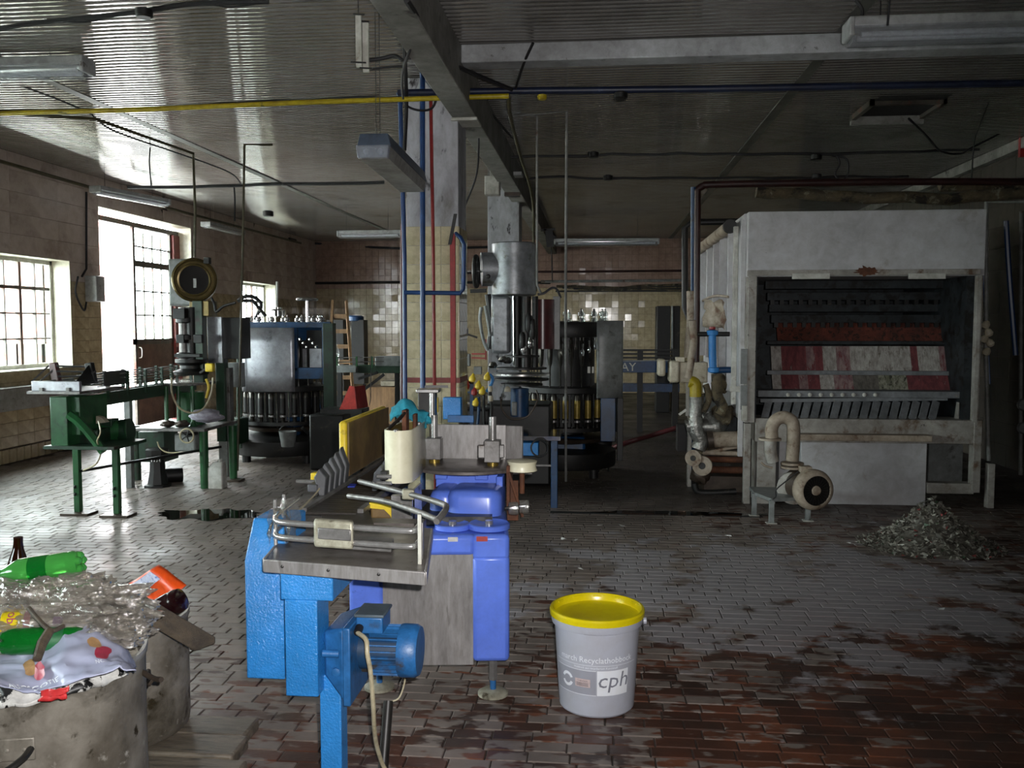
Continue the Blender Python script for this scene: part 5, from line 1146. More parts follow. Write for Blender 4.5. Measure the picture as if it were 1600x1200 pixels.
bmx = W(812, 650, YC - .25); MB().cyl((bmx.x, YC - .25, bmx.z), (bmx.x, YC - .25, W(812, 604, YC).z), .085, n=20).build('drive_motor', 'frame_blue', c2); pbox(799, 628, 808, 650, YC - .34, .05).build('motor_plate', 'grey_enamel', c2, bev=.01)
MB().tube(bez([W(782, 620, 8.0), W(785, 640, 7.95), W(800, 655, 7.95), W(825, 650, 7.95), W(840, 625, 8.0), W(838, 610, 8.05)], 5), .007, 6).build('air_hose', 'dirty_plate', c2)
MB().tube(bez([W(790, 598, 8.05), W(786, 615, 8.0), W(784, 628, 8.0)], 4), .006, 6).build('air_hose', 'chrome', c2)
MB().lathe(W(793, 612, 8.15), [(.03, 0), (.03, .03), (.01, .05)], 12).build('filter_cup', 'cream_paint', c2)
for (x, y) in ((770, 575), (786, 566), (793, 568)): MB().lathe(W(x, y, 8.2), [(.03, 0), (.045, .02), (.03, .05), (.015, .06)], 14).build('bright_cap', 'chrome', c2)
# manifold of coloured valves in a small frame
mf = thing('valve_manifold', (W(735, 640, 8.2).x, 8.2, 0), 'blue framed valve manifold with yellow handled taps beside the column', 'valves')
YM = 8.0
for (p, q) in (((706, 612), (735, 613)), ((706, 628), (735, 630)), ((706, 612), (706, 640)), ((737, 600), (737, 665))): MB().bar(W(*p, YM), W(*q, YM), .03 if p[0] == 737 else .016).build('frame_bar', 'frame_blue' if p[0] != 706 or p[1] != 628 else 'steel_bright', mf)
for i, (x, y, m) in enumerate(((715, 617, 'yellow_paint'), (711, 633, 'yellow_paint'), (726, 605, 'yellow_paint'), (738, 592, 'yellow_paint'), (747, 603, 'yellow_paint'), (753, 612, 'yellow_paint'), (743, 630, 'yellow_paint'), (741, 613, 'red_paint'), (715, 620, 'red_paint'), (761, 590, 'yellow_paint'), (729, 603, 'red_paint'))):
    MB().lathe(W(x, y, YM - .03), [(.012, -.03), (.028, -.02), (.03, .01), (.015, .035), (.008, .05)], 10, axis=(.2, 0, 1)).build('tap_handle', m, mf)
for (pts, m) in (([(748, 620), (748, 640), (746, 665)], 'frame_blue'), ([(765, 585), (770, 592), (766, 604), (760, 612)], 'blue_light'), ([(756, 612), (756, 650), (758, 672)], 'iron_black'), ([(725, 570), (725, 590), (740, 600)], 'chrome'), ([(766, 612), (768, 640), (765, 665)], 'dark_iron')): MB().tube(bez([W(x, y, YM) for x, y in pts], 4), .014, 8).build('feed_pipe', m, mf)
for (x, y) in ((766, 612), (767, 627)): MB().lathe(W(x, y, YM - .05), [(.018, 0), (.022, .02), (.018, .05)], 12).build('bottle_cap', 'cream_paint', mf)
pbox(724, 553, 734, 572, YM + .1, .06).build('grey_box', 'grey_enamel', mf, bev=.004); pbox(740, 573, 752, 585, YM + .1, .06).build('grey_box', 'grey_enamel', mf, bev=.004)
pbox(705, 640, 765, 735, YM + .1, .3).build('dark_base', 'iron_black', mf, bev=.02)
for (p, q) in (((737, 553), (760, 553)), ((737, 559), (760, 560)), ((759, 530), (759, 562))): MB().bar(W(*p, 8.6), W(*q, 8.6), .014).build('red_pipe', 'red_paint', mf)
# tap on a hanging pipe beside the column
tp = thing('pressure_tap', W(722, 520, 7.5), 'grey pressure valve with black lever on a thin pipe by the column', 'valve')
MB().tube([W(718, 455, 7.5), W(720, 510, 7.5), W(722, 520, 7.5)], .008, 6).build('pipe', 'steel_dull', tp); MB().cyl(W(715, 519, 7.5), W(731, 519, 7.5), .035, n=14).build('valve_body', 'steel_dull', tp)
MB().prism([W(731, 521, 7.5), W(746, 526, 7.5), W(745, 529, 7.5), W(731, 524, 7.5)], (0, .02, 0)).build('lever', 'iron_black', tp)
# steel table corner with a blue leg
t2 = thing('steel_table', G(866, 795), 'small steel topped table on a chipped blue leg beside the labelling machine', 'table')
YT2 = 7.42; a, b = W(800, 681, YT2), W(876, 689, YT2); MB().box((a.x, YT2, b.z), (b.x, YT2 + .5, a.z)).build('table_top', 'chrome', t2, bev=.002)
g = G(866, 793); MB().box((g.x - .028, g.y - .03, 0), (g.x + .028, g.y + .03, b.z)).build('leg', 'frame_blue', t2, bev=.004); MB().bar((g.x, g.y, .36), (g.x - .4, g.y, .36), .016).build('rail', 'steel_dull', t2)
pbox(806, 692, 841, 712, YT2 + .02, .15).build('blue_box', 'blue_light', t2, bev=.004)
hc = W(843, 700, YT2 - .05); single('black_hose_coil', 'black_rubber', 'loop of thin black hose hanging at the steel table edge', 'hose', MB().tube([hc + Vector((math.cos(2 * PI * k / 20), 0, math.sin(2 * PI * k / 20))) * .07 for k in range(20)], .007, 6, closed=True))

# ---------------------------------------------------------------- bottle washer
mat('washer_white', 'c6c6c8', 'b4b4b6', sc=2, rough=.5, grime=.75, spots=[('8d7e6a', 3, .60, .78), ('5b5650', 26, .72, .76)])
mat('washer_dirty', 'aeaaa3', '918d86', sc=4, rough=.6, spots=[('6a5440', 6, .56, .68), ('3f3b36', 18, .66, .72)])
mat('scale_white', 'b5b0aa', '8d8680', sc=6, rough=.8, stretch=(6, 6, .5), spots=[('6a5f58', 5, .56, .66)])
mat('rust_mesh', '6a3426', '45231a', sc=7, rough=.9, bump=.5, bsc=90, spots=[('2c1c16', 24, .52, .6)])
mat('scale_red', '7c3f42', '5d2f33', sc=6, rough=.85, stretch=(5, 5, .5), spots=[('9a8a86', 5, .62, .74)])
mat('dark_pocket', '33383b', '202427', sc=7, rough=.6, metal=.3, spots=[('15120f', 9, .5, .6)])
mat('slat_grey', '84878a', '686b6e', sc=7, rough=.6, spots=[('8c877e', 15, .64, .7)])
mat('insulation', '6d6048', '4b4334', sc=8, rough=.9, bump=.5, bsc=30, spots=[('8b8773', 9, .58, .66), ('28231c', 6, .54, .62)])
mat('foil_silver', 'b9b9b5', '8c8b86', sc=14, rough=.3, metal=.7, bump=.8, bsc=45, spots=[('55483a', 8, .6, .68)])
mat('pipe_cream', 'b3a594', '968876', sc=8, rough=.6, spots=[('6a4a34', 8, .55, .66)])
mat('pipe_brown', '3a1d1a', '2a1513', sc=6, rough=.45); mat('pipe_blue', '24487e', '1c3a68', sc=6, rough=.35); mat('pipe_red', '9a2f2c', '852623', sc=5, rough=.35)
mat('pipe_yellow', 'b9a51e', 'a38f18', sc=5, rough=.4, spots=[('4d4a18', 7, .64, .7)])
wa = thing('bottle_washer', (2.2, 9.4, 0), 'large off white bottle washing machine with its front open on rusty racks', 'machine')
YW = 7.88; xl, xr = W(1166, 500, YW).x, W(1534, 500, YW).x; zt = W(1300, 330, YW).z; zo1 = W(1300, 432, YW).z; zo0 = W(1300, 658, YW).z; YE = 10.9
hd = MB().box((xl, YW - .03, zo1), (xr, YE, zt)).build('hood', 'washer_white', wa, bev=.006)
for k, f in enumerate((.05, .95)): pass
mb = MB(); mb.box((xl, YW, zo0 - .02), (xl + .03, YE, zo1)); mb.build('side_wall', 'washer_dirty', wa); MB().box((xl + .03, YW + .03, zo0), (xl + .10, YW + 1.6, zo1)).build('inner_wall_dark', 'dark_pocket', wa); MB().box((xr - .12, YW + .03, zo0), (xr - .03, YW + 1.6, zo1)).build('inner_wall_dark', 'dark_pocket', wa); MB().box((xr - .03, YW, zo0 - .02), (xr, YE, zo1)).build('side_wall', 'washer_dirty', wa)  # dark boxes added over the inner side walls to make them dark
MB().box((xl, YW + 1.6, .3), (xr, YE, zo1)).build('rear_body', 'dark_pocket', wa)
pbox(1166, 430, 1183, 660, YW - .04, .06).build('front_post', 'washer_dirty', wa, bev=.003); pbox(1520, 430, 1535, 660, YW - .04, .06).build('front_post', 'washer_dirty', wa, bev=.003)
pbox(1168, 420, 1533, 431, YW - .06, .04).build('hood_lip', 'washer_dirty', wa, bev=.004)
for (a, b) in ((1238, 1297), (1420, 1478)): pbox(a, 427, b, 436, YW - .08, .02).build('hinge_tab', 'white_paint', wa, bev=.002)
# rust bloom above the hinge line
mb = MB(); c_ = W(1355, 424, YW - .065); N = 40; vv = [c_] + [c_ + Vector((math.cos(2 * PI * k / N) * .12, 0, math.sin(2 * PI * k / N) * .05)) * (.6 + .9 * abs(mnoise.noise(Vector((k * 1.7, 3, 1))))) for k in range(N)]
mb.add(vv, [(0, 1 + k, 1 + (k + 1) % N) for k in range(N)]); mb.build('rust_bloom', 'rust', wa, smooth=False)
# racks inside
for k, (y, yy) in enumerate(((444, .55), (462, .62), (480, .66), (497, .58))):
    p, q = W(1196 + k * 3, y, YW + yy), W(1500, y - 2, YW + yy); rk = MB().box((p.x, p.y, p.z - .045), (q.x, p.y + .06, p.z + .03)).build('carrier_bar', 'dark_pocket', wa, bev=.004)
    if k % 2:
        for i in range(20): x = p.x + (q.x - p.x) * (i + .5) / 20; MB().box((x - .018, p.y - .02, p.z - .085), (x + .018, p.y + .02, p.z - .04)).build('carrier_tooth', 'iron_black', rk, smooth=False)
SEG = {541: [(1206, 1222, 'scale_white'), (1222, 1244, 'scale_red'), (1244, 1261, 'scale_red'), (1261, 1275, 'scale_mix'), (1275, 1287, 'scale_red'), (1287, 1308, 'scale_white'), (1308, 1330, 'scale_mix'), (1330, 1352, 'scale_white'), (1352, 1376, 'scale_white'), (1376, 1400, 'scale_white'), (1400, 1425, 'scale_white'), (1425, 1436, 'scale_red'), (1436, 1470, 'scale_white'), (1470, 1488, 'scale_mix')],
       585: [(1208, 1222, 'scale_white'), (1222, 1250, 'scale_red'), (1250, 1264, 'scale_mix'), (1264, 1283, 'scale_red'), (1283, 1305, 'scale_white'), (1305, 1335, 'scale_mix'), (1335, 1375, 'scale_dark'), (1375, 1420, 'scale_mossy'), (1420, 1452, 'scale_red'), (1452, 1485, 'scale_red')],
       503: [(1215 + 45 * k, 1258 + 45 * k, 'rust_mesh') for k in range(6)]}
mat('scale_mix', '96807c', '75565a', sc=7, rough=.85, stretch=(5, 5, .4), spots=[('71393c', 5, .54, .62)])
mat('scale_dark', '6d675f', '504b46', sc=7, rough=.85, stretch=(5, 5, .4)); mat('scale_mossy', '9c998a', '6a6956', sc=8, rough=.85, stretch=(6, 6, .4), spots=[('38372b', 5, .52, .6)])
for (y0, y1, dpt, nm) in ((503, 533, .52, 'mesh_panel'), (541, 580, .40, 'rack_panel'), (585, 612, .30, 'rack_panel')):
    xa, xb = 1206, 1488
    for (f0, f1, m_) in SEG[y0]:
        a = W(f0, y1, YW + dpt); b = W(f1 - .6, y0, YW + dpt + .08); MB().prism([(a.x, a.y, a.z), (b.x, a.y, a.z), (b.x, b.y, b.z), (a.x, b.y, b.z)], (0, .015, 0)).build(nm, m_, wa, smooth=False)
    a, b = W(xa - 8, y1 + 5, YW + dpt - .02), W(xb + 8, y1, YW + dpt - .02); MB().box((a.x, a.y - .03, a.z), (b.x, a.y + .03, b.z)).build('rack_ledge', 'dark_pocket' if y0 == 503 else 'slat_grey', wa, bev=.003)
a, b = W(1184, 620, YW + .12), W(1520, 611, YW + .2); MB().box((a.x, YW + .1, a.z), (b.x, YW + .35, b.z)).build('gutter', 'slat_grey', wa, bev=.004)
for i in range(9): p = W(1231 + i * 17, 617, YW + .09); MB().lathe(p, [(.016, 0), (.018, .008), (.006, .014)], 8, axis=(0, -1, .2)).build('nozzle', 'white_paint', wa)
for i in range(18):
    a, b = W(1190 + i * 15.4 + 4, 655, YW + .05), W(1193 + i * 15.4 + 8, 627, YW + .16); MB().bar(a, b, .062, .012, up=(0, 1, 0)).build('slat', 'slat_grey', wa, smooth=False)
MB().bar(W(1188, 626, YW + .13), W(1480, 623, YW + .13), .02, .03).build('slat_rail', 'slat_grey', wa)
mb = MB(); mb.box((xl + .06, YW + .25, zo0 - .02), (xr - .06, YW + 1.6, zo0)); mb.build('trough_floor', 'dark_pocket', wa)
for (x, y) in ((1205, 650), (1508, 640)): pass
MB().prism([W(1495, 655, YW + .1), W(1520, 655, YW + .1), W(1520, 612, YW + .1), W(1500, 622, YW + .1)], (0, .06, 0)).build('end_bracket', 'washer_dirty', wa)
# lower body
pbox(1180, 657, 1536, 690, YW - .02, .3).build('lower_beam', 'washer_dirty', wa, bev=.005)
pbox(1236, 681, 1457, 688, YW - .14, .12).build('beam_shelf', 'pipe_cream', wa, bev=.003)
pbox(1250, 690, 1449, 787, YW + .02, 1.2).build('tank', 'washer_white', wa, bev=.006)
pbox(1182, 662, 1214, 790, YW + .0, .3).build('end_tank', 'washer_dirty', wa, bev=.006); pbox(1216, 690, 1250, 786, YW + .1, .3).build('end_tank', 'washer_white', wa, bev=.006)
pbox(1450, 688, 1505, 755, YW + .35, .03).build('inner_panel', 'grey_enamel', wa); pbox(1449, 756, 1522, 771, YW, .12).build('lower_rail', 'washer_dirty', wa, bev=.004)
pbox(1519, 657, 1535, 770, YW - .03, .1).build('front_post', 'washer_dirty', wa, bev=.004)
for px, x0 in ((1168, xl), (1536, xr - .02)): g = G(px, 789); MB().box((g.x - .028, YW - .02, 0), (g.x + .028, YW + .05, .38 if px > 1500 else .7)).build('foot_post', 'washer_dirty', wa, bev=.004)
for x in (xl + .1, xr - .1): MB().box((x - .04, YE - .1, 0), (x + .04, YE, .5)).build('foot_post', 'washer_dirty', wa)
# ribbed flank
MB().box((xl - .01, YW + .1, .75), (xl, YE, zt)).build('flank_sheet', 'washer_white', wa)
for yy in (8.35, 8.9, 9.4, 9.95, 10.55): MB().box((xl - .10, yy - .03, .95 if yy < 9 else 1.2), (xl - .01, yy + .03, zt - .12)).build('flank_rib', 'washer_white', wa, bev=.004)
MB().cyl((xl - .10, YW + .35, zt - .08), (xl - .12, YE - .1, zt - .10), .055, n=16).build('top_duct', 'pipe_cream', wa); MB().lathe((xl - .10, YW + .35, zt - .08), [(.0, -.02), (.06, -.02), (.065, .01), (.05, .02)], 16, axis=(0, 1, 0)).build('duct_cap', 'iron_black', wa)
MB().box((xl - .09, 8.05, .85), (xl - .05, 8.10, zt - .1)).build('corner_pole', 'white_paint', wa, bev=.003); MB().box((xl - .04, 7.95, .4), (xl - .0, 8.0, zt - .05)).build('corner_pole', 'washer_white', wa, bev=.003)
for y0, y1 in ((545, 600), (602, 640)): pbox(1157, y0, 1168, y1, YW - .06, .01).build('label_plate', 'grey_enamel', wa, bev=.002)
pbox(1159, 634, 1168, 658, YW - .07, .05).build('switch', 'white_paint', wa, bev=.003); MB().bar(W(1140, 607, YW), W(1156, 608, YW), .02, .05).build('latch', 'white_paint', wa, bev=.003)
# curved bracket and canvas on the flank
MB().tube(bez([W(1098, 470, 8.6), W(1110, 464, 8.5), W(1125, 462, 8.4), W(1138, 464, 8.3)], 4), .012, 6).build('flank_hoop', 'pipe_cream', wa)
MB().grid(lambda u, v: W(1100 + 36 * u - 6 * v * u, 466 + 8 * u + 42 * v, 8.55 - .2 * u) + Vector(mnoise.noise_vector(Vector((u * 4, v * 4, 8)))) * .04, 10, 8).build('torn_sheet', 'pipe_cream', wa, solid=.004)

# valves, insulated pipes and flanges at the flank
vp = thing('flank_pipework', (W(1110, 700, 8.3).x, 8.4, 0), 'tangle of rusty insulated pipes and flanges beside the washer flank', 'pipes')
YV = 8.3
def pipe(pts, r, m, name='pipe', Y=YV, par=None, n=12, smooth_=True, wobv=0):
    P = [W(p[0], p[1], p[2] if len(p) > 2 else Y) for p in pts]; P = bez(P, 5) if smooth_ else P
    if wobv: P = wob(P, wobv)
    return MB().tube(P, r, n).build(name, m, par)
pipe([(1113, 520), (1113, 545), (1114, 575)], .035, 'blue_light', 'blue_valve_pipe', par=vp)
for (x, y) in ((1113, 520), (1115, 578)): MB().lathe(W(x, y, YV), [(.02, -.03), (.05, -.02), (.055, 0), (.05, .02), (.02, .03)], 14).build('valve_flange', 'blue_light', vp)
MB().lathe(W(1113, 517, YV), [(.012, 0), (.03, .02), (.03, .035), (.01, .04)], 10).build('valve_wheel', 'red_paint', vp)
pipe([(1090, 522), (1112, 522), (1140, 522)], .022, 'iron_black', par=vp); pipe([(1115, 579), (1130, 578), (1144, 578)], .03, 'frame_blue', par=vp)
pipe([(1083, 500), (1082, 530), (1080, 560), (1076, 590)], .035, 'pipe_cream', par=vp, wobv=.02)
pipe([(1078, 596), (1086, 600), (1087, 620)], .055, 'pipe_yellow', 'yellow_collar', par=vp)
pipe([(1087, 620), (1088, 640), (1082, 665), (1072, 668)], .06, 'foil_silver', 'wrapped_pipe', par=vp, wobv=.02)
pipe([(1086, 655), (1090, 675), (1098, 690), (1090, 702)], .07, 'foil_silver', 'wrapped_pipe', par=vp, wobv=.03)
pipe([(1118, 585), (1120, 610), (1128, 635), (1122, 650)], .05, 'insulation', 'lagged_pipe', par=vp, wobv=.04)
pipe([(1100, 600), (1108, 625), (1100, 645)], .03, 'insulation', 'lagged_pipe', par=vp, wobv=.03)
for k, (x, y, rx, m) in enumerate(((1112, 665, .12, 'foil_silver'), (1128, 650, .1, 'insulation'), (1102, 690, .1, 'insulation'), (1095, 740, .09, 'dirty_plate'), (1128, 600, .08, 'insulation'))):
    c_ = W(x, y, YV + .1)
    MB().grid(lambda u, v, c_=c_, rx=rx, k=k: c_ + Vector((math.cos(2 * PI * u) * math.sin(PI * v), math.sin(2 * PI * u) * math.sin(PI * v), math.cos(PI * v))) * rx * (1 + .5 * mnoise.noise(Vector((math.cos(2 * PI * u) * 2, math.sin(2 * PI * u) * 2, v * 5 + k)))), 20, 12).build('pump_casing', m, vp, ang=80)
pipe([(1112, 687), (1165, 686)], .075, 'pipe_cream', 'thick_pipe', par=vp, smooth_=False); pipe([(1105, 688), (1114, 687)], .09, 'dirty_plate', 'pipe_collar', par=vp, smooth_=False)
for y, r_, m in ((708, .022, 'pipe_cream'), (718, .028, 'rust'), (734, .032, 'rust')): pipe([(1098, y - 1), (1125, y), (1163, y + 1)], r_, m, par=vp)
pipe([(1110, 706), (1140, 700), (1160, 697)], .016, 'pipe_cream', par=vp)
for (x, y, r_) in ((1097, 728, .09), (1083, 716, .075)):
    c_ = W(x, y, YV - .12); MB().lathe(c_, [(.03, 0), (r_, .0), (r_, .03), (r_ * .5, .035), (r_ * .45, .08)], 22, axis=(0.35, 1, 0)).build('flange', 'pipe_cream', vp); MB().lathe(c_, [(.0, -.004), (r_ * .35, -.004), (r_ * .35, 0)], 14, axis=(.35, 1, 0), close=False).build('bore', 'dark_iron', vp)
pipe([(1085, 755), (1090, 768), (1110, 770), (1150, 768)], .03, 'iron_black', par=vp)
pbox(1074, 590, 1082, 780, YV + .35, .1).build('stand_post', 'washer_dirty', vp); pbox(1100, 745, 1160, 775, YV + .1, .3).build('low_plinth', 'dirty_plate', vp)
MB().bar(W(1061, 648, 8.1), W(1072, 640, 8.1), .02).build('white_tag', 'white_paint', vp)
gm2 = thing('cream_gearmotor', (W(1065, 580, 8.6).x, 8.6, 1.0), 'cream painted geared motor at the washer discharge', 'motor')
pbox(1062, 566, 1106, 598, 8.5, .25).build('motor_body', 'cream_paint', gm2, bev=.01)
for i in range(5): pbox(1066, 569 + i * 6, 1104, 571 + i * 6, 8.48, .02).build('cooling_fin', 'cream_paint', gm2)
pbox(1046, 564, 1062, 598, 8.45, .25).build('gear_head', 'cream_paint', gm2, bev=.02); pbox(1028, 561, 1040, 588, 8.5, .2).build('end_cover', 'cream_paint', gm2, bev=.02); pbox(1056, 558, 1070, 566, 8.5, .1).build('terminal_box', 'cream_paint', gm2, bev=.005)
pbox(1072, 598, 1080, 650, 8.55, .06).build('support_post', 'washer_dirty', gm2)
# pump and motor on a stand in front
pm = thing('circulation_pump', (1.5, 7.2, 0), 'cream pump with bent rusty pipe and round finned motor on an angle iron stand', 'pump')
for (px, py) in ((1178, 806), (1205, 818), (1262, 814)): g = G(px, py); MB().box((g.x - .018, g.y - .018, 0), (g.x + .018, g.y + .018, .185)).build('stand_leg', 'grey_enamel', pm); MB().box((g.x - .04, g.y - .03, 0), (g.x + .04, g.y + .03, .008)).build('stand_foot', 'white_paint', pm)
g0, g1, g2 = G(1178, 806), G(1205, 818), G(1262, 814)
tp_ = MB().prism([(g0.x, g0.y, .17), (g1.x, g1.y, .17), (g2.x, g2.y, .17), (g2.x + .05, g0.y + .25, .17), (g0.x, g0.y + .25, .17)], (0, 0, .025)); tp_.build('stand_top', 'grey_enamel', pm, smooth=False)
YP_ = 7.35
pipe([(1206, 684, YP_), (1206, 668, YP_), (1213, 656, YP_), (1226, 652, YP_), (1238, 660, YP_), (1240, 680, YP_), (1238, 720, YP_)], .052, 'pipe_cream', 'swan_pipe', par=pm, n=16)
for (x, y) in ((1203, 686), (1238, 724), (1238, 730)): MB().lathe(W(x, y, YP_), [(.05, -.01), (.09, -.008), (.09, .008), (.05, .01)], 24).build('flange', 'pipe_cream', pm)
pipe([(1204, 688, YP_), (1204, 706, YP_), (1208, 722, YP_)], .048, 'washer_dirty', 'inlet_pipe', par=pm); pipe([(1189, 722, YP_ - .02), (1196, 728, YP_ - .02), (1207, 731, YP_ - .02)], .008, 'pipe_cream', 'thin_pipe', par=pm)
vc = W(1240, 762, YP_); MB().lathe(vc, [(.08, -.06), (.13, -.04), (.13, .05), (.08, .09)], 28, axis=(.25, 1, 0)).build('volute', 'washer_dirty', pm)
ma = Vector((.32, -1, 0)).normalized(); mc2 = W(1272, 770, 7.15); mc2.z = max(mc2.z, .27) - .01
mb = MB().cyl(mc2 - ma * .26, mc2 - ma * .0, .135, n=32); mo2 = mb.build('motor_body', 'dirty_plate', pm)
MB().lathe(mc2, [(.155, -.06), (.162, -.04), (.162, .0), (.15, .03), (.125, .045), (.118, .045), (.118, .03)], 40, axis=ma, close=False).build('fan_cowl', 'pipe_cream', mo2)
MB().lathe(mc2 + ma * .022, [(.0, 0), (.12, 0), (.12, .004)], 36, axis=ma, close=False).build('grille_back', 'iron_black', mo2)
gr = MB(); u = ma.orthogonal().normalized(); w = ma.cross(u)
for k in range(24): a = 2 * PI * k / 24; d = u * math.cos(a) + w * math.sin(a); gr.bar(mc2 + ma * .032 + d * .045, mc2 + ma * .032 + d * .118, .005, up=ma)
gr.build('grille_rib', 'dark_iron', mo2, kind='stuff')
MB().lathe(mc2 + ma * .03, [(.0, .01), (.035, .01), (.04, 0)], 20, axis=ma, close=False).build('grille_hub', 'pipe_cream', mo2)
MB().obox(mc2 - ma * .1 + Vector((-.02, 0, .15)), (.09, 0, 0), (0, .09, 0), (0, 0, .05)).build('terminal_box', 'pipe_cream', mo2, bev=.006)
pipe([(1247, 737, 7.1), (1228, 752, 7.1), (1213, 765, 7.1), (1212, 776, 7.1), (1204, 782, 7.1)], .005, 'black_rubber', 'motor_cable', par=pm)

# rubbish heap in front of the washer
hp = thing('rubbish_heap', (2.35, 6.45, 0), 'low heap of wet labels and broken glass swept up before the washer', 'rubbish')
mat('heap_grey', '6d6a61', '4d4a42', sc=22, rough=.7, spots=[('a9a79c', 34, .56, .62), ('3a372f', 26, .55, .6), ('6f3a36', 19, .68, .7)]); mat('heap_pale', '9d9b8f', '77756a', sc=16, rough=.5); mat('heap_red', '9c4a48', '7a3433', rough=.6); mat('heap_green', '4a6a4a', '35523a', rough=.3)
hc_ = Vector((2.33, 6.45, 0))
def hz(x, y):
    d = math.hypot((x - hc_.x) / .43, (y - hc_.y) / .36); return max(0, .33 * (1 - d) ** 1.3) if d < 1 else 0
def heapf(u, v):
    a = 2 * PI * u; x, y = hc_.x + math.cos(a) * .43 * v, hc_.y + math.sin(a) * .36 * v; n_ = mnoise.noise(Vector((x * 14, y * 14, 1))) * .05 + mnoise.noise(Vector((x * 30, y * 30, 4))) * .03
    return (x, y, max(.001, hz(x, y) + n_ * (1 - v) ** .3))
MB().grid(heapf, 60, 26).build('heap_body', 'heap_grey', hp, ang=20, kind='stuff')
rh = random.Random(5)
for m, n_, s in (('heap_pale', 380, .024), ('heap_grey', 520, .028), ('heap_red', 50, .02), ('heap_green', 40, .02)):
    mb = MB()
    for k in range(n_):
        a = rh.uniform(0, 2 * PI); q = rh.random() ** .6 * 1.12; x, y = hc_.x + math.cos(a) * .43 * q, hc_.y + math.sin(a) * .36 * q; z = hz(x, y) + rh.uniform(.002, .03 if q < 1 else .006)
        e = [Vector((rh.uniform(-1, 1), rh.uniform(-1, 1), rh.uniform(-.6, .8))) * s for _ in range(3)]; c_ = Vector((x, y, z + .008)); mb.add([c_ + e[0], c_ + e[1], c_ + e[2], c_ - e[0] * .6], [(0, 1, 2), (0, 2, 3), (0, 3, 1), (1, 3, 2)])
    mb.build('heap_scraps', m, hp, smooth=False, kind='stuff')
# ---------------------------------------------------------------- pipes, cables, lamps and oddments
mat('cable_black', '17161a', '0f0e11', rough=.6); mat('pipe_olive', '4b4526', '3a361e', sc=6, rough=.45); mat('pipe_pale', '8e8f8d', '6d6e6b', sc=7, rough=.5, spots=[('5a4636', 6, .6, .68)])
mat('lamp_grey', 'b9bbbb', 'a0a2a2', sc=4, rough=.4, spots=[('6b675e', 9, .64, .7)]); mat('tube_white', 'dfe2e8', 'd2d6de', rough=.3); mat('lamp_blue', '3f4d60', '333f50', sc=6, rough=.5)
film('lamp_cover', 'eef1f3', gloss=.10, rough=.12, haze=.22, hazec='d8dbe0')
film('lens_glass', 'e6ebf2', gloss=.18, rough=.1, haze=.35, hazec='c4cbd8', bump=.3, bsc=90)
def run(name, m, label, cat, pts, r, Y=None, sm=True, w=0, n=8, group=None):
    P = [p if isinstance(p, Vector) else W(p[0], p[1], p[2] if len(p) > 2 else Y) for p in pts]
    if sm: P = bez(P, 5)
    if w: P = wob(P, w, 3)
    return single(name, m, label, cat, MB().tube(P, r, n), group=group)
CZ_ = CZ
def ceil_pt(px, py, z): return G(px, py, z)
mat('pipe_navy', '1a2440', '141b31', sc=6, rough=.45)
# around the near column
run('blue_pipe', 'pipe_blue', 'thick blue pipe running up the middle of the tiled column', 'pipe', [G(661, 820), (660, 112, 6.95)], .021, sm=False, n=12)
run('red_pipe', 'pipe_red', 'red pipe running up the tiled column beside the thick blue one', 'pipe', [G(681, 818), (677, 400, 6.98), (673, 152, 6.98)], .014, sm=False)
run('blue_pipe', 'pipe_blue', 'blue pipe down the edge of the tiled column joined to the dark overhead run', 'pipe', [G(634, 818), (632, 400, 6.97), (625, 150, 6.97), (622, 145, 6.95)], .018, sm=False, n=10)
run('violet_pipe', 'maroon', 'thin dark red pipe beside the blue edge pipe of the column', 'pipe', [G(627, 810), (628, 350, 7.1)], .012, sm=False)
run('blue_branch_pipe', 'pipe_blue', 'bent blue pipe crossing the column tiles and rising beside the red bar', 'pipe', [(632, 457, 6.9), (719, 458, 6.9), (724, 452, 6.9), (725, 382, 6.9), (720, 372, 6.9), (712, 365, 6.95)], .017, sm=False, n=10)
rb = thing('red_bar', W(708, 600, 6.95), 'pinkish red flat iron bar fixed up the column corner', 'bar'); pbox(704, 365, 711, 640, 6.93, .03).build('bar_body', 'red_paint', rb, bev=.002)
single('wooden_paddle', 'iron_black', 'dark narrow board hooked at a slant on the column corner', 'board', MB().prism([W(700, 382, 6.9), W(705, 382, 6.9), W(714, 334, 6.9), (W(709, 334, 6.9))], (0, .015, 0)))
run('overhead_blue_pipe', 'pipe_navy', 'dark blue overhead pipe running from the column across the dark bay', 'pipe', [(622, 145, 6.75), (800, 142, 6.75), (1100, 139, 6.75), (1680, 128, 6.75)], .026, sm=False, n=10)
run('yellow_gas_pipe', 'pipe_yellow', 'yellow gas pipe running under the ceiling past the column', 'pipe', [(-40, 178, 6.7), (200, 172, 6.7), (470, 160, 6.7), (795, 150, 6.7)], .019, sm=False, n=10)
run('yellow_gas_pipe', 'pipe_olive', 'olive yellow pipe bending down from the gas pipe behind the beam', 'pipe', [(795, 150, 6.7), (797, 180, 7.2), (812, 240, 8.6), (832, 310, 10.5), (834, 385, 10.6)], .016)
run('green_gas_pipe', 'pipe_olive', 'dark olive pipe dropping from the ceiling to the dial headed capper', 'pipe', [(30, 178, 7.0), (150, 186, 7.3), (302, 240, 8.4), (305, 330, 8.4), (304, 402, 8.45)], .014, sm=False)
run('drop_pipe', 'pipe_olive', 'thin grey green pipe dropping from the ceiling to the floor by the capper', 'pipe', [(425, 226, 9.0), (382, 226, 8.7), (379, 400, 8.7), (371, 735, 8.7)], .012, sm=False)
run('wall_gas_pipe', 'pipe_olive', 'olive pipe along the top of the window wall', 'pipe', [WX(-20, 246, XL + .07), WX(145, 294, XL + .07), WX(470, 380, XL + .09)], .022, sm=False)
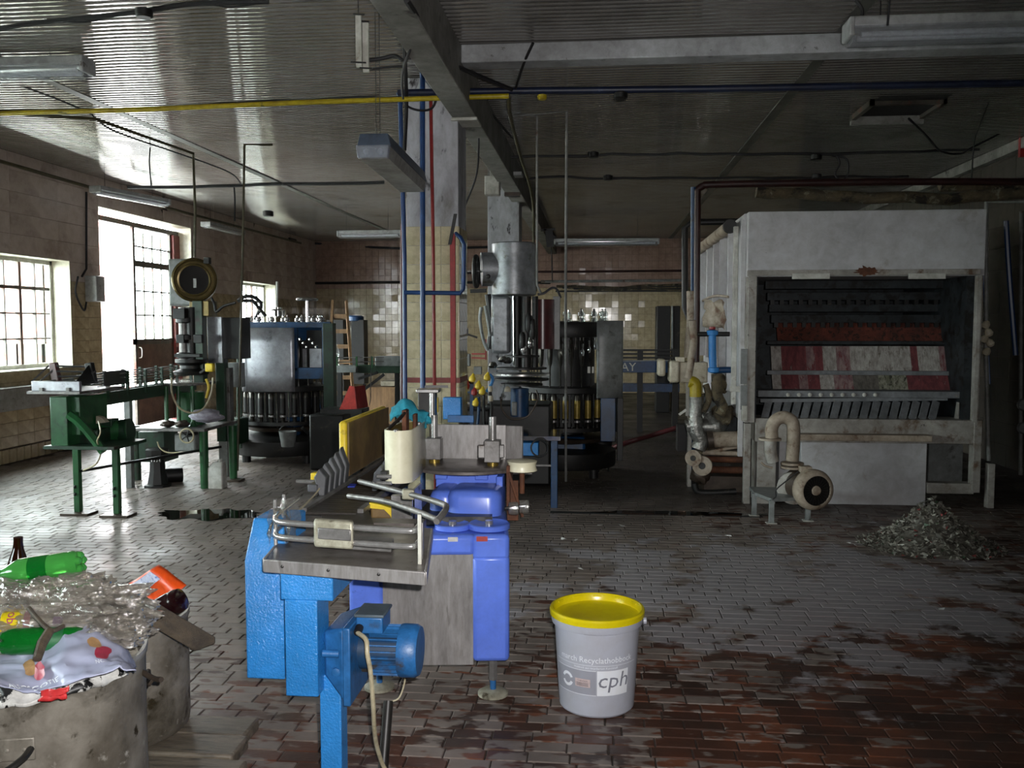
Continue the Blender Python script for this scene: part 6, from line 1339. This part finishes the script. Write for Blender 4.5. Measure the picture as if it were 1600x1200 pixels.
run('rusty_drop_pipe', 'pipe_pale', 'thin rusty pale pipe standing from floor to ceiling in the middle', 'pipe', [(802, 181, 8.15), (885, 175, 8.0), (884, 440, 8.35), (884, 752, 8.75)], .013, sm=False, w=.006)
run('white_drop_pipe', 'pipe_pale', 'short white pipe ending in a hook beside the silver capper head', 'pipe', [(800, 178, 8.3), (839, 182, 8.3), (839, 445, 8.3), (845, 458, 8.3)], .011, sm=False)
# over and beside the washer
run('brown_header_pipe', 'pipe_brown', 'thick dark brown header pipe running above the washer', 'pipe', [(1088, 330, 8.9), (1086, 305, 8.9), (1098, 291, 8.9), (1130, 288, 8.9), (1400, 284, 8.9), (1640, 284, 8.9)], .035, n=12)
run('lagged_header_pipe', 'insulation', 'patchy lagged pipe lying above the washer roof', 'pipe', [(1180, 300, 9.0), (1300, 306, 9.0), (1450, 310, 9.0), (1620, 300, 9.0)], .055, w=.03, n=12)
run('lagged_header_pipe', 'insulation', 'rough short lagged pipe below the ceiling near the dark wall', 'pipe', [(1470, 292, 9.4), (1600, 290, 9.4)], .06, w=.03, n=12)
run('maroon_drop_pipe', 'pipe_brown', 'dark red pipe dropping in front of the washer flank', 'pipe', [(1090, 296, 8.6), (1089, 480, 8.6), (1087, 640, 8.6)], .03, sm=False, n=12)
run('blue_drop_pipe', 'frame_blue', 'dark blue pipe dropping beside the dark red one', 'pipe', [(1083, 292, 8.8), G(1083, 742)], .025, sm=False, n=12)
run('black_drop_pipe', 'iron_black', 'thick black pipe with an elbow left of the dark red pipe near the washer', 'pipe', [(1180, 346, 9.6), (1080, 347, 9.6), (1070, 356, 9.6), (1070, 480, 9.6), (1078, 500, 9.6)], .035, sm=False, n=12)
bk_ = run('old_pillar_post', 'pipe_cream', 'cream lagged upright with peeling skin near the washer', 'post', [(1082, 455, 9.0), (1079, 520, 9.0), (1077, 560, 9.0)], .05, w=.02, n=12)
run('white_wall_pipe', 'pipe_pale', 'white pipe with an elbow rising beside the washer', 'pipe', [(1545, 720, 8.1), (1541, 560, 8.1), (1541, 316, 8.1), (1640, 315, 8.1)], .017, sm=False, n=10)
run('white_wall_pipe', 'pipe_pale', 'white upright pipe close to the dark wall', 'pipe', [(1595, 742, 9.3), (1596, 330, 9.3)], .02, sm=False, n=10)
run('blue_hose', 'pipe_blue', 'blue hose hanging against the dark wall', 'hose', [(1572, 345, 9.2), (1577, 430, 9.2), (1587, 555, 9.2)], .025)
run('blue_hose', 'pipe_blue', 'thin blue hose behind the white pipe at the washer corner', 'hose', [(1537, 340, 8.2), (1538, 440, 8.2), (1546, 600, 8.2)], .012)
vt = thing('pipe_valve', W(1543, 530, 8.0), 'cluster of small pale valves on the pipe at the washer corner', 'valve')
for i, (x, y) in enumerate(((1540, 508), (1545, 520), (1538, 530), (1547, 536), (1541, 550))): MB().lathe(W(x, y, 8.0), [(.02, -.03), (.035, -.01), (.03, .02), (.012, .04)], 10, axis=(.6 * (-1) ** i, 0, 1)).build('valve_body' if i else 'valve_wheel', 'cream_paint', vt)
for (x, y) in ((1597, 632), (1597, 668)): single('wall_bracket', 'grey_enamel', 'round grey pipe bracket on the white upright, %s of the two' % ('upper' if y < 650 else 'lower'), 'bracket', MB().lathe(W(x, y, 9.2), [(.05, 0), (.06, .02), (.05, .05)], 20, axis=(0, -1, 0)))
single('red_bar_end', 'red_paint', 'dark red post edge high on the dark wall', 'post', pbox(1594, 190, 1606, 245, 9.9, .05))
# back wall services
yb_ = Y1 - .06
for (nm, m, lb, pts, r_) in (('grey_wall_pipe', 'iron_black', 'dark pipe along the back wall above the cream tiles', [(450, 443, yb_), (625, 441, yb_), (860, 442, yb_)], .03), ('grey_wall_pipe', 'pipe_pale', 'pale pipe just above the cable tray on the back wall', [(845, 440, yb_ - .04), (1070, 438, yb_ - .04)], .03), ('red_wall_pipe', 'pipe_brown', 'dark red pipe high on the back wall tiles', [(640, 428, yb_), (840, 425, yb_), (1068, 423, yb_)], .025)): run(nm, m, lb, 'pipe', pts, r_, sm=False)
ct = thing('cable_tray', (W(960, 455, yb_ - .1).x, yb_ - .1, W(960, 455, yb_).z), 'black tray packed with cables across the back wall', 'cable tray')
a, b = W(868, 456, yb_ - .15), W(1068, 446, yb_ - .15); MB().box((a.x, yb_ - .15, a.z), (b.x, Y1 - .012, a.z + .03)).build('tray_base', 'iron_black', ct)
for k in range(5): MB().tube(wob(bez([W(868 + k * 9, 447 + k * 1.6, yb_ - .12), W(960, 449 + k, yb_ - .12), W(1068, 445 + k * 2, yb_ - .12)], 6), .04, 2), .03, 6).build('cable', 'cable_black' if k % 2 else 'insulation', ct)
run('wall_cable', 'cable_black', 'black cable sagging along the back wall behind the columns', 'cable', [(452, 373, 18.5), (490, 380, yb_), (625, 388, yb_), (780, 386, yb_)], .028)
# far conveyors and drums behind the second filler
_ = None
fb = thing('blue_conveyor', (W(1005, 575, 13).x, 13, 0), 'long blue conveyor with white painted letters in front of the back wall', 'conveyor')
pbox(955, 564, 1062, 582, 13, .3).build('conveyor_side', 'frame_blue', fb, bev=.006)
MB().bar(W(955, 564, 12.98), W(1060, 563, 12.98), .015).build('edge_rail', 'grey_enamel', fb)
for y in (547, 553, 559): MB().bar(W(955, y, 13.1), W(1062, y, 13.1), .025).build('guide_rail', 'iron_black', fb)
for x in (962, 1000, 1055): p = W(x, 582, 13.1); MB().box((p.x - .04, 13.05, 0), (p.x + .04, 13.15, W(x, 547, 13.1).z)).build('leg', 'iron_black', fb)
pbox(958, 600, 1062, 612, 13.1, .2).build('lower_beam', 'frame_blue', fb)
q0 = W(982, 573, 12.99); text_on('AY', .17, 'white_paint', fb, lambda u, v: (q0.x + u, 12.985, q0.z - .06 + v))
dk = thing('black_cabinet', (W(1045, 540, 16).x, 16, 0), 'black steel cabinet standing against the far tiles', 'cabinet'); p, q = W(1026, 545, 16), W(1048, 478, 16); MB().box((p.x, 16, 0), (q.x, 16.5, q.z)).build('cabinet_body', 'iron_black', dk, bev=.01)
p, q = W(1051, 545, 16), W(1063, 478, 16); MB().box((p.x, 16, 0), (q.x, 16.4, q.z)).build('cabinet_door', 'iron_black', dk, bev=.01); MB().bar(W(1050, 545, 15.98), W(1050, 478, 15.98), .03).build('door_edge', 'grey_enamel', dk)
single('red_hose', 'maroon', 'dark red hose lying across the floor behind the second filler', 'hose', MB().tube(bez([G(950, 703, .05), G(985, 690, .16), G(1020, 680, .2), G(1058, 668, .3)], 5), .03, 8))
single('angle_trestle', 'iron_black', 'low dark trestle under the end of the red hose', 'trestle', pbox(1058, 664, 1078, 705, 9.9, .2))
# fluorescent fittings
def batten(name, p, q, label, drop, w=.16, h=.10, tubes=2):
    t = thing(name, (p + q) / 2 + Vector((0, 0, h)), label, 'ceiling light', 'fluorescent battens hung under the ceiling'); d = (q - p).normalized(); L = (q - p).length; s = Vector((0, 0, 1)).cross(d).normalized(); up = Vector((0, 0, 1)); c = (p + q) / 2
    MB().obox(c + up * (h * .72), d * L, s * w * .75, up * h * .5).build('housing', 'lamp_grey', t, bev=.012)
    mb = MB(); prof = [(-w / 2, .5 * h), (-w / 2, .2 * h), (-w * .32, -.1 * h), (0, -.2 * h), (w * .32, -.1 * h), (w / 2, .2 * h), (w / 2, .5 * h)]
    vv = [p + s * a + up * b for a, b in prof] + [q + s * a + up * b for a, b in prof]; mb.add(vv, [(i, i + 1, 8 + i, 7 + i) for i in range(6)] + [tuple(range(7)), tuple(range(7, 14))]); mb.build('diffuser', 'lamp_cover', t, ang=60)
    for k in range(tubes): o_ = s * w * (.22 if k else -.22); MB().cyl(p + d * .05 + o_ + up * h * .22, q - d * .05 + o_ + up * h * .22, .016, n=12).build('tube', 'tube_white', t)
    for e in (p - d * .01, q + d * .01): MB().obox(e + up * h * .5, d * .03, s * w * 1.02, up * h * .8).build('end_cap', 'lamp_grey', t, bev=.008)
    for f in (.12, .8):
        r_ = p + (q - p) * f + up * h; MB().tube([r_, Vector((r_.x, r_.y, CZ_))], .003, 5).build('hanger', 'cable_black', t)
    return t
p = W(135, 112, 6.2); batten('light_batten', Vector((p.x - 1.35, 6.2, p.z - .03)), Vector((p.x, 6.2, p.z - .03)), 'hanging fluorescent batten above the window side, nearest the window wall corner of the ceiling', 0, w=.17, h=.14)
p = W(1328, 66, 5.3); batten('light_batten', Vector((p.x, 5.3, p.z)), Vector((p.x + 1.35, 5.3, p.z)), 'pale fluorescent batten hanging just before the white cross beam', 0, w=.17, h=.13)
batten('light_batten', W(150, 302, 10.5), W(258, 322, 11.8), 'grimy fluorescent batten above the open door', 0)
batten('light_batten', W(322, 355, 14), W(376, 368, 15.4), 'fluorescent batten on the window wall beyond the door', 0)
batten('light_batten', W(530, 371, 15.5), W(626, 370, 15.5), 'dull fluorescent batten near the back wall beside the tiled column', 0, h=.12)
batten('light_batten', W(868, 383, 16.8), W(1028, 382, 16.8), 'grey fluorescent batten before the back wall above the second filler', 0, h=.12)
# industrial lamp
il = thing('industrial_lamp', W(600, 230, 5.9), 'long blue grey industrial lamp with glass end hung in front of the column', 'lamp')
pA, pB = W(584, 226, 5.6), W(645, 283, 6.75); d = (pB - pA).normalized(); s = Vector((0, 0, 1)).cross(d).normalized(); up = d.cross(s) * -1; up = Vector((0, 0, 1))
rg = []
for e, k in ((pA, 1), (pB, 1)): rg.append([e + s * .11 + up * -.01, e + s * .09 + up * .07, e - s * .09 + up * .07, e - s * .11 + up * -.01])
loft(MB(), rg).build('hood', 'lamp_blue', il, bev=.006, smooth=False)
rg = [[e + s * .105 - up * .012, e - s * .105 - up * .012, e - s * .09 - up * .085, e + s * .09 - up * .085] for e in (pA + d * .01, pB - d * .02)]
loft(MB(), rg).build('trough', 'duct_grey', il, smooth=False)
rg = [[e + s * .106 - up * .012, e - s * .106 - up * .012, e - s * .094 - up * .09, e + s * .094 - up * .09] for e in (pA - d * .045, pA + d * .008)]
loft(MB(), rg).build('glass_end', 'lens_glass', il, bev=.004)
for k in (-1, 1): MB().cyl(pA - d * .02 + s * .045 * k - up * .045, pA + d * .3 + s * .045 * k - up * .045, .018, n=10).build('lamp_tube', 'tube_white', il)
for px in (588, 594): MB().tube([W(px, 210, 5.65), Vector((W(px, 210, 5.65).x, 5.65, CZ_))], .0025, 5).build('suspension_wire', 'cable_black', il)
# bracket of two white channels under the ceiling
br = thing('channel_bracket', W(566, 60, 5.2), 'pair of white channels hanging upright under the ceiling beside the beam', 'bracket')
pbox(556, 23, 564, 104, 5.2, .02).build('channel', 'white_paint', br); pbox(567, 35, 575, 112, 5.22, .02).build('channel', 'white_paint', br)
for (y, x0, x1) in ((22, 552, 570), (97, 548, 572), (33, 565, 577), (106, 562, 582)): MB().bar(W(x0, y, 5.19), W(x1, y + 1, 5.19), .008).build('cross_rod', 'iron_black', br)
MB().cyl(W(560, 24, 5.2), Vector((W(560, 24, 5.2).x, 5.2, CZ)), .003, n=6).build('hanger', 'cable_black', br)
run('twisted_cable', 'cable_black', 'twisted cable stub between the white channels and the beam', 'cable', [(575, 93, 5.25), (600, 91, 5.25), (618, 88, 5.25), (630, 95, 5.25)], .012, w=.02)
run('twisted_cable', 'cable_black', 'thinner lower cable between the white channels and the beam', 'cable', [(580, 107, 5.25), (605, 105, 5.25), (629, 104, 5.25)], .007, w=.01)
# junction box on the far column and wall switch box
jb = thing('junction_box', W(775, 290, 10.2), 'white junction box hung under the beam at the far column', 'box')
pbox(757, 274, 780, 304, 10.2, .15).build('box_body', 'white_paint', jb, bev=.01); pbox(770, 268, 815, 274, 10.15, .2).build('box_bracket', 'lamp_grey', jb); pbox(765, 258, 772, 274, 10.25, .05).build('box_stem', 'white_paint', jb)
pbox(788, 300, 812, 306, 10.2, .1).build('box_foot', 'dirty_plate', jb)
sb = thing('switch_box', WX(142, 450, XL + .02), 'grey metal switch box on the pier between window and door', 'switch box')
p0, p1 = WX(126, 430, XL + .02), WX(150, 472, XL + .02); MB().box((XL + .01, p0.y + .1, p1.z), (XL + .17, p1.y - .03, p0.z)).build('box_body', 'lamp_grey', sb, bev=.01)
MB().tube([Vector((XL + .09, p1.y - .03, p0.z - .2)), Vector((XL + .09, p1.y + .02, p0.z - .2))], .02, 8).build('switch_knob', 'iron_black', sb)
run('switch_cable', 'cable_black', 'dark cable rising from the switch box to the ceiling', 'cable', [WX(128, 432, XL + .04), WX(135, 420, XL + .03), WX(135, 300, XL + .03)], .014, sm=False)
run('switch_cable', 'cable_black', 'loop of cable beneath the switch box', 'cable', [WX(122, 432, XL + .04), WX(118, 455, XL + .04), WX(125, 475, XL + .04), WX(132, 485, XL + .03), WX(135, 472, XL + .03)], .012)
# ceiling cables
cb = [('black cable bundle sagging across the ceiling nearest the camera', [(-20, 48, 5.2), (60, 34, 5.2), (115, 28, 5.2), (210, 20, 5.2), (300, 6, 5.2), (420, 2, 5.2)], .014, .01),
      ('thin second wire twisted with the nearest ceiling cable bundle', [(-20, 46, 5.25), (80, 32, 5.25), (150, 30, 5.25), (290, 4, 5.25), (360, 10, 5.25), (420, 0, 5.25)], .006, .015),
      ('black cable following the yellow gas pipe under the ceiling', [(-20, 174, 6.75), (200, 170, 6.75), (400, 160, 6.75), (560, 153, 6.75), (630, 153, 6.75)], .010, .012),
      ('black cable strung from the window wall towards the industrial lamp', [(200, 293, 9.5), (300, 292, 9.5), (440, 288, 9.5), (600, 285, 9.5)], .018, .008),
      ('thin ceiling cable running back from the nearest batten', [(18, 128, 7.0), (130, 172, 7.4), (180, 205, 8.0), (300, 247, 9.0), (360, 270, 10.0), (378, 290, 10.5)], .008, .005),
      ('cable with round junction boxes crossing the dark bay ceiling', [(800, 246, 9.9), (860, 244, 9.9), (930, 242, 9.9), (1100, 241, 9.9), (1300, 240, 9.9), (1530, 234, 9.9)], .014, .02),
      ('second cable with junction boxes crossing behind the first', [(820, 280, 11.4), (860, 276, 11.4), (950, 279, 11.4), (1100, 277, 11.4), (1270, 277, 11.4), (1420, 276, 11.4)], .014, .02),
      ('cable sagging from the ceiling hatch to the dark wall', [(1420, 185, 8.2), (1450, 215, 8.6), (1470, 236, 9), (1500, 240, 9.3), (1520, 230, 9.6), (1600, 190, 9.9)], .010, .0),
      ('thick cable swinging from the beam down to the blue overhead pipe', [(635, 0, 4.5), (668, 50, 5.2), (700, 95, 6.0), (740, 115, 6.4), (800, 140, 6.7)], .016, .0),
      ('cable hanging down the beam and along the column edge', [(632, -10, 4.9), (632, 80, 6.2), (635, 160, 6.8), (632, 235, 6.85)], .016, .0),
      ('loop of cable drooping from the beam side', [(648, 0, 4.9), (652, 40, 5.1), (638, 85, 5.4), (628, 120, 6.0), (632, 160, 6.8), (652, 172, 6.8), (676, 168, 6.85), (682, 140, 6.85), (668, 112, 6.8)], .009, .0),
      ('short cable from the white cross beam to the blue overhead pipe', [(833, 67, 6.2), (820, 95, 6.3), (813, 115, 6.5), (806, 138, 6.7)], .010, .0),
      ('cable dropping from the beam past the near column edge', [(750, 160, 7.6), (748, 200, 7.8), (745, 270, 8.0), (725, 325, 8.2)], .009, .0),
      ('cable from the beam slanting towards the olive pipe', [(715, 108, 6.6), (735, 140, 7.2), (770, 180, 8.2), (800, 215, 9)], .010, .0),
      ('looped cable hanging from the second junction cable', [(1306, 242, 9.9), (1312, 255, 9.9), (1305, 272, 9.9), (1315, 282, 9.9), (1325, 270, 9.9), (1322, 248, 9.9), (1300, 243, 9.9)], .010, .0),
      ('thin cable hanging between ceiling and dark wall corner', [(1540, 148, 8.2), (1548, 150, 8.2), (1535, 185, 8.8), (1522, 225, 9.5), (1518, 285, 9.6)], .007, .0),
      ('cable dropping from the window wall batten to the capper', [(366, 290, 9.8), (367, 310, 9.8), (366, 345, 9.8)], .010, .01),
      ('thin cable dropping from the ceiling near the door', [(234, 230, 9.5), (233, 255, 9.5), (236, 290, 9.5)], .008, .01),
      ('wire dangling beside the top of the far batten', [(860, 375, 12.5), (862, 400, 12.5), (863, 440, 12.6)], .008, .0),
      ('thin cable hanging from the beam end above the washer side', [(1390, 0, 5.0), (1387, 40, 5.0)], .006, .0),
      ('short black cable by the seam in the dark bay ceiling', [(1337, 0, 5.6), (1347, 15, 5.6), (1346, 30, 5.6)], .010, .0)]
for lb, pts, r_, w in cb: run('ceiling_cable', 'cable_black', lb, 'cable', pts, r_, w=w, n=6)
for i, (x, y, Y, r_, lb) in enumerate(((225, 21, 5.15, .05, 'flat black junction box on the nearest ceiling cable'), (927, 242, 9.85, .06, 'round black junction box on the first dark bay cable beside the rusty pipe'), (1275, 246, 9.85, .06, 'round black junction box on the first dark bay cable above the washer'), (950, 278, 11.35, .06, 'round black junction box on the second dark bay cable beside the rusty pipe'), (1276, 276, 11.35, .06, 'round black junction box on the second dark bay cable above the washer'), (970, 150, 6.7, .05, 'black round box under the blue overhead pipe'), (847, 152, 6.7, .035, 'small yellow capped pipe end under the blue overhead pipe'), (419, 334, 13, .08, 'small round fitting under the ceiling between window wall and column'))):
    single('ceiling_box', 'pipe_yellow' if i == 6 else 'iron_black', lb, 'junction box', MB().lathe(W(x, y, Y), [(r_ * .8, -r_ * .5), (r_, -r_ * .3), (r_, r_ * .4), (r_ * .6, r_ * .6)], 14))
single('beam_fitting', 'iron_black', 'dark clamp with side arms hanging at the far end of the beam', 'bracket', MB().bar(W(850, 358, 12.4), W(868, 372, 12.4), .03).bar(W(858, 360, 12.4), W(860, 386, 12.4), .10).bar(W(845, 360, 12.4), W(868, 358, 12.4), .03))
# puddles, drain and scraps on the floor
mat('water_dark', '0f0e0c', '14120f', rough=.03); mat('drain_dark', '0d0c0b', rough=.8); mat('scrap_white', 'cfcfcd', 'b5b5b2', rough=.6)
def pud(px0, px1, py0, py1, seed, label):
    c = (G(px0, (py0 + py1) / 2) + G(px1, (py0 + py1) / 2)) / 2; a = (G(px1, py0) - G(px0, py0)).length / 2; b = (G(px0, py0) - G(px0, py1)).length / 2; N = 60
    vv = [Vector((c.x, c.y, .0045))] + [Vector((c.x + math.cos(2 * PI * k / N) * a * (1 + .45 * mnoise.noise(Vector((math.cos(2 * PI * k / N) * 2 + seed, math.sin(2 * PI * k / N) * 2, 0)))), c.y + math.sin(2 * PI * k / N) * b * (1 + .7 * mnoise.noise(Vector((math.cos(2 * PI * k / N) * 3, seed, math.sin(2 * PI * k / N) * 3)))), .0042)) for k in range(N)]
    single('puddle', 'water_dark', label, 'puddle', MB().add(vv, [(0, 1 + k, 1 + (k + 1) % N) for k in range(N)]))
pud(245, 410, 797, 812, 2, 'dark puddle on the bricks beyond the blue chain cover'); pud(940, 1180, 799, 806, 5, 'long thin puddle along the floor channel before the washer')
a = G(860, 800); b = G(1190, 806); MB().box((a.x, a.y - .05, -.02), (b.x, a.y + .02, .0035)).build('floor_drain', 'drain_dark', fl_, smooth=False)
rs = random.Random(11)
SCR = {(908, 890): 'white crumpled scrap on the bricks just behind the yellow lidded bucket', (884, 843): 'tiny pale flake, farther of two close together beyond the bucket', (896, 845): 'tiny pinkish flake, one of two close together beyond the bucket', (846, 836): 'thin white flake on the bricks beside the sight glasses', (912, 878): 'small white flake next to the crumpled scrap behind the bucket', (1325, 849): 'pale flake on the floor at the window side of the rubbish heap', (1342, 847): 'reddish flake close to the edge of the rubbish heap', (970, 822): 'tiny flake near the floor channel behind the bucket', (1140, 838): 'tiny flake between the floor channel and the pump stand', (1472, 953): 'thin white sliver on the dark wet bricks in front of the rubbish heap', (603, 870): 'tiny flake on the floor beneath the steel tray', (1188, 1003): 'small flake on the reddish bricks beyond the bucket towards the dark wall', (935, 822): 'tiny flake at the end of the floor channel'}
for (x, y) in ((908, 890), (884, 843), (896, 845), (846, 836), (912, 878), (1325, 849), (1342, 847), (970, 822), (1140, 838), (1472, 953), (603, 870), (1188, 1003), (935, 822)):
    g = G(x, y, .006); s = .02 * (g.y / 5)
    mb = MB(); mb.add([g + Vector((rs.uniform(-s, s) * 1.4, rs.uniform(-s, s), rs.uniform(0, .012))) for _ in range(5)], [(0, 1, 2), (0, 2, 3), (0, 3, 4)]); single('paper_scrap', 'scrap_white', SCR[(x, y)], 'scrap', mb, group='paper scraps strewn over the floor', smooth=False)
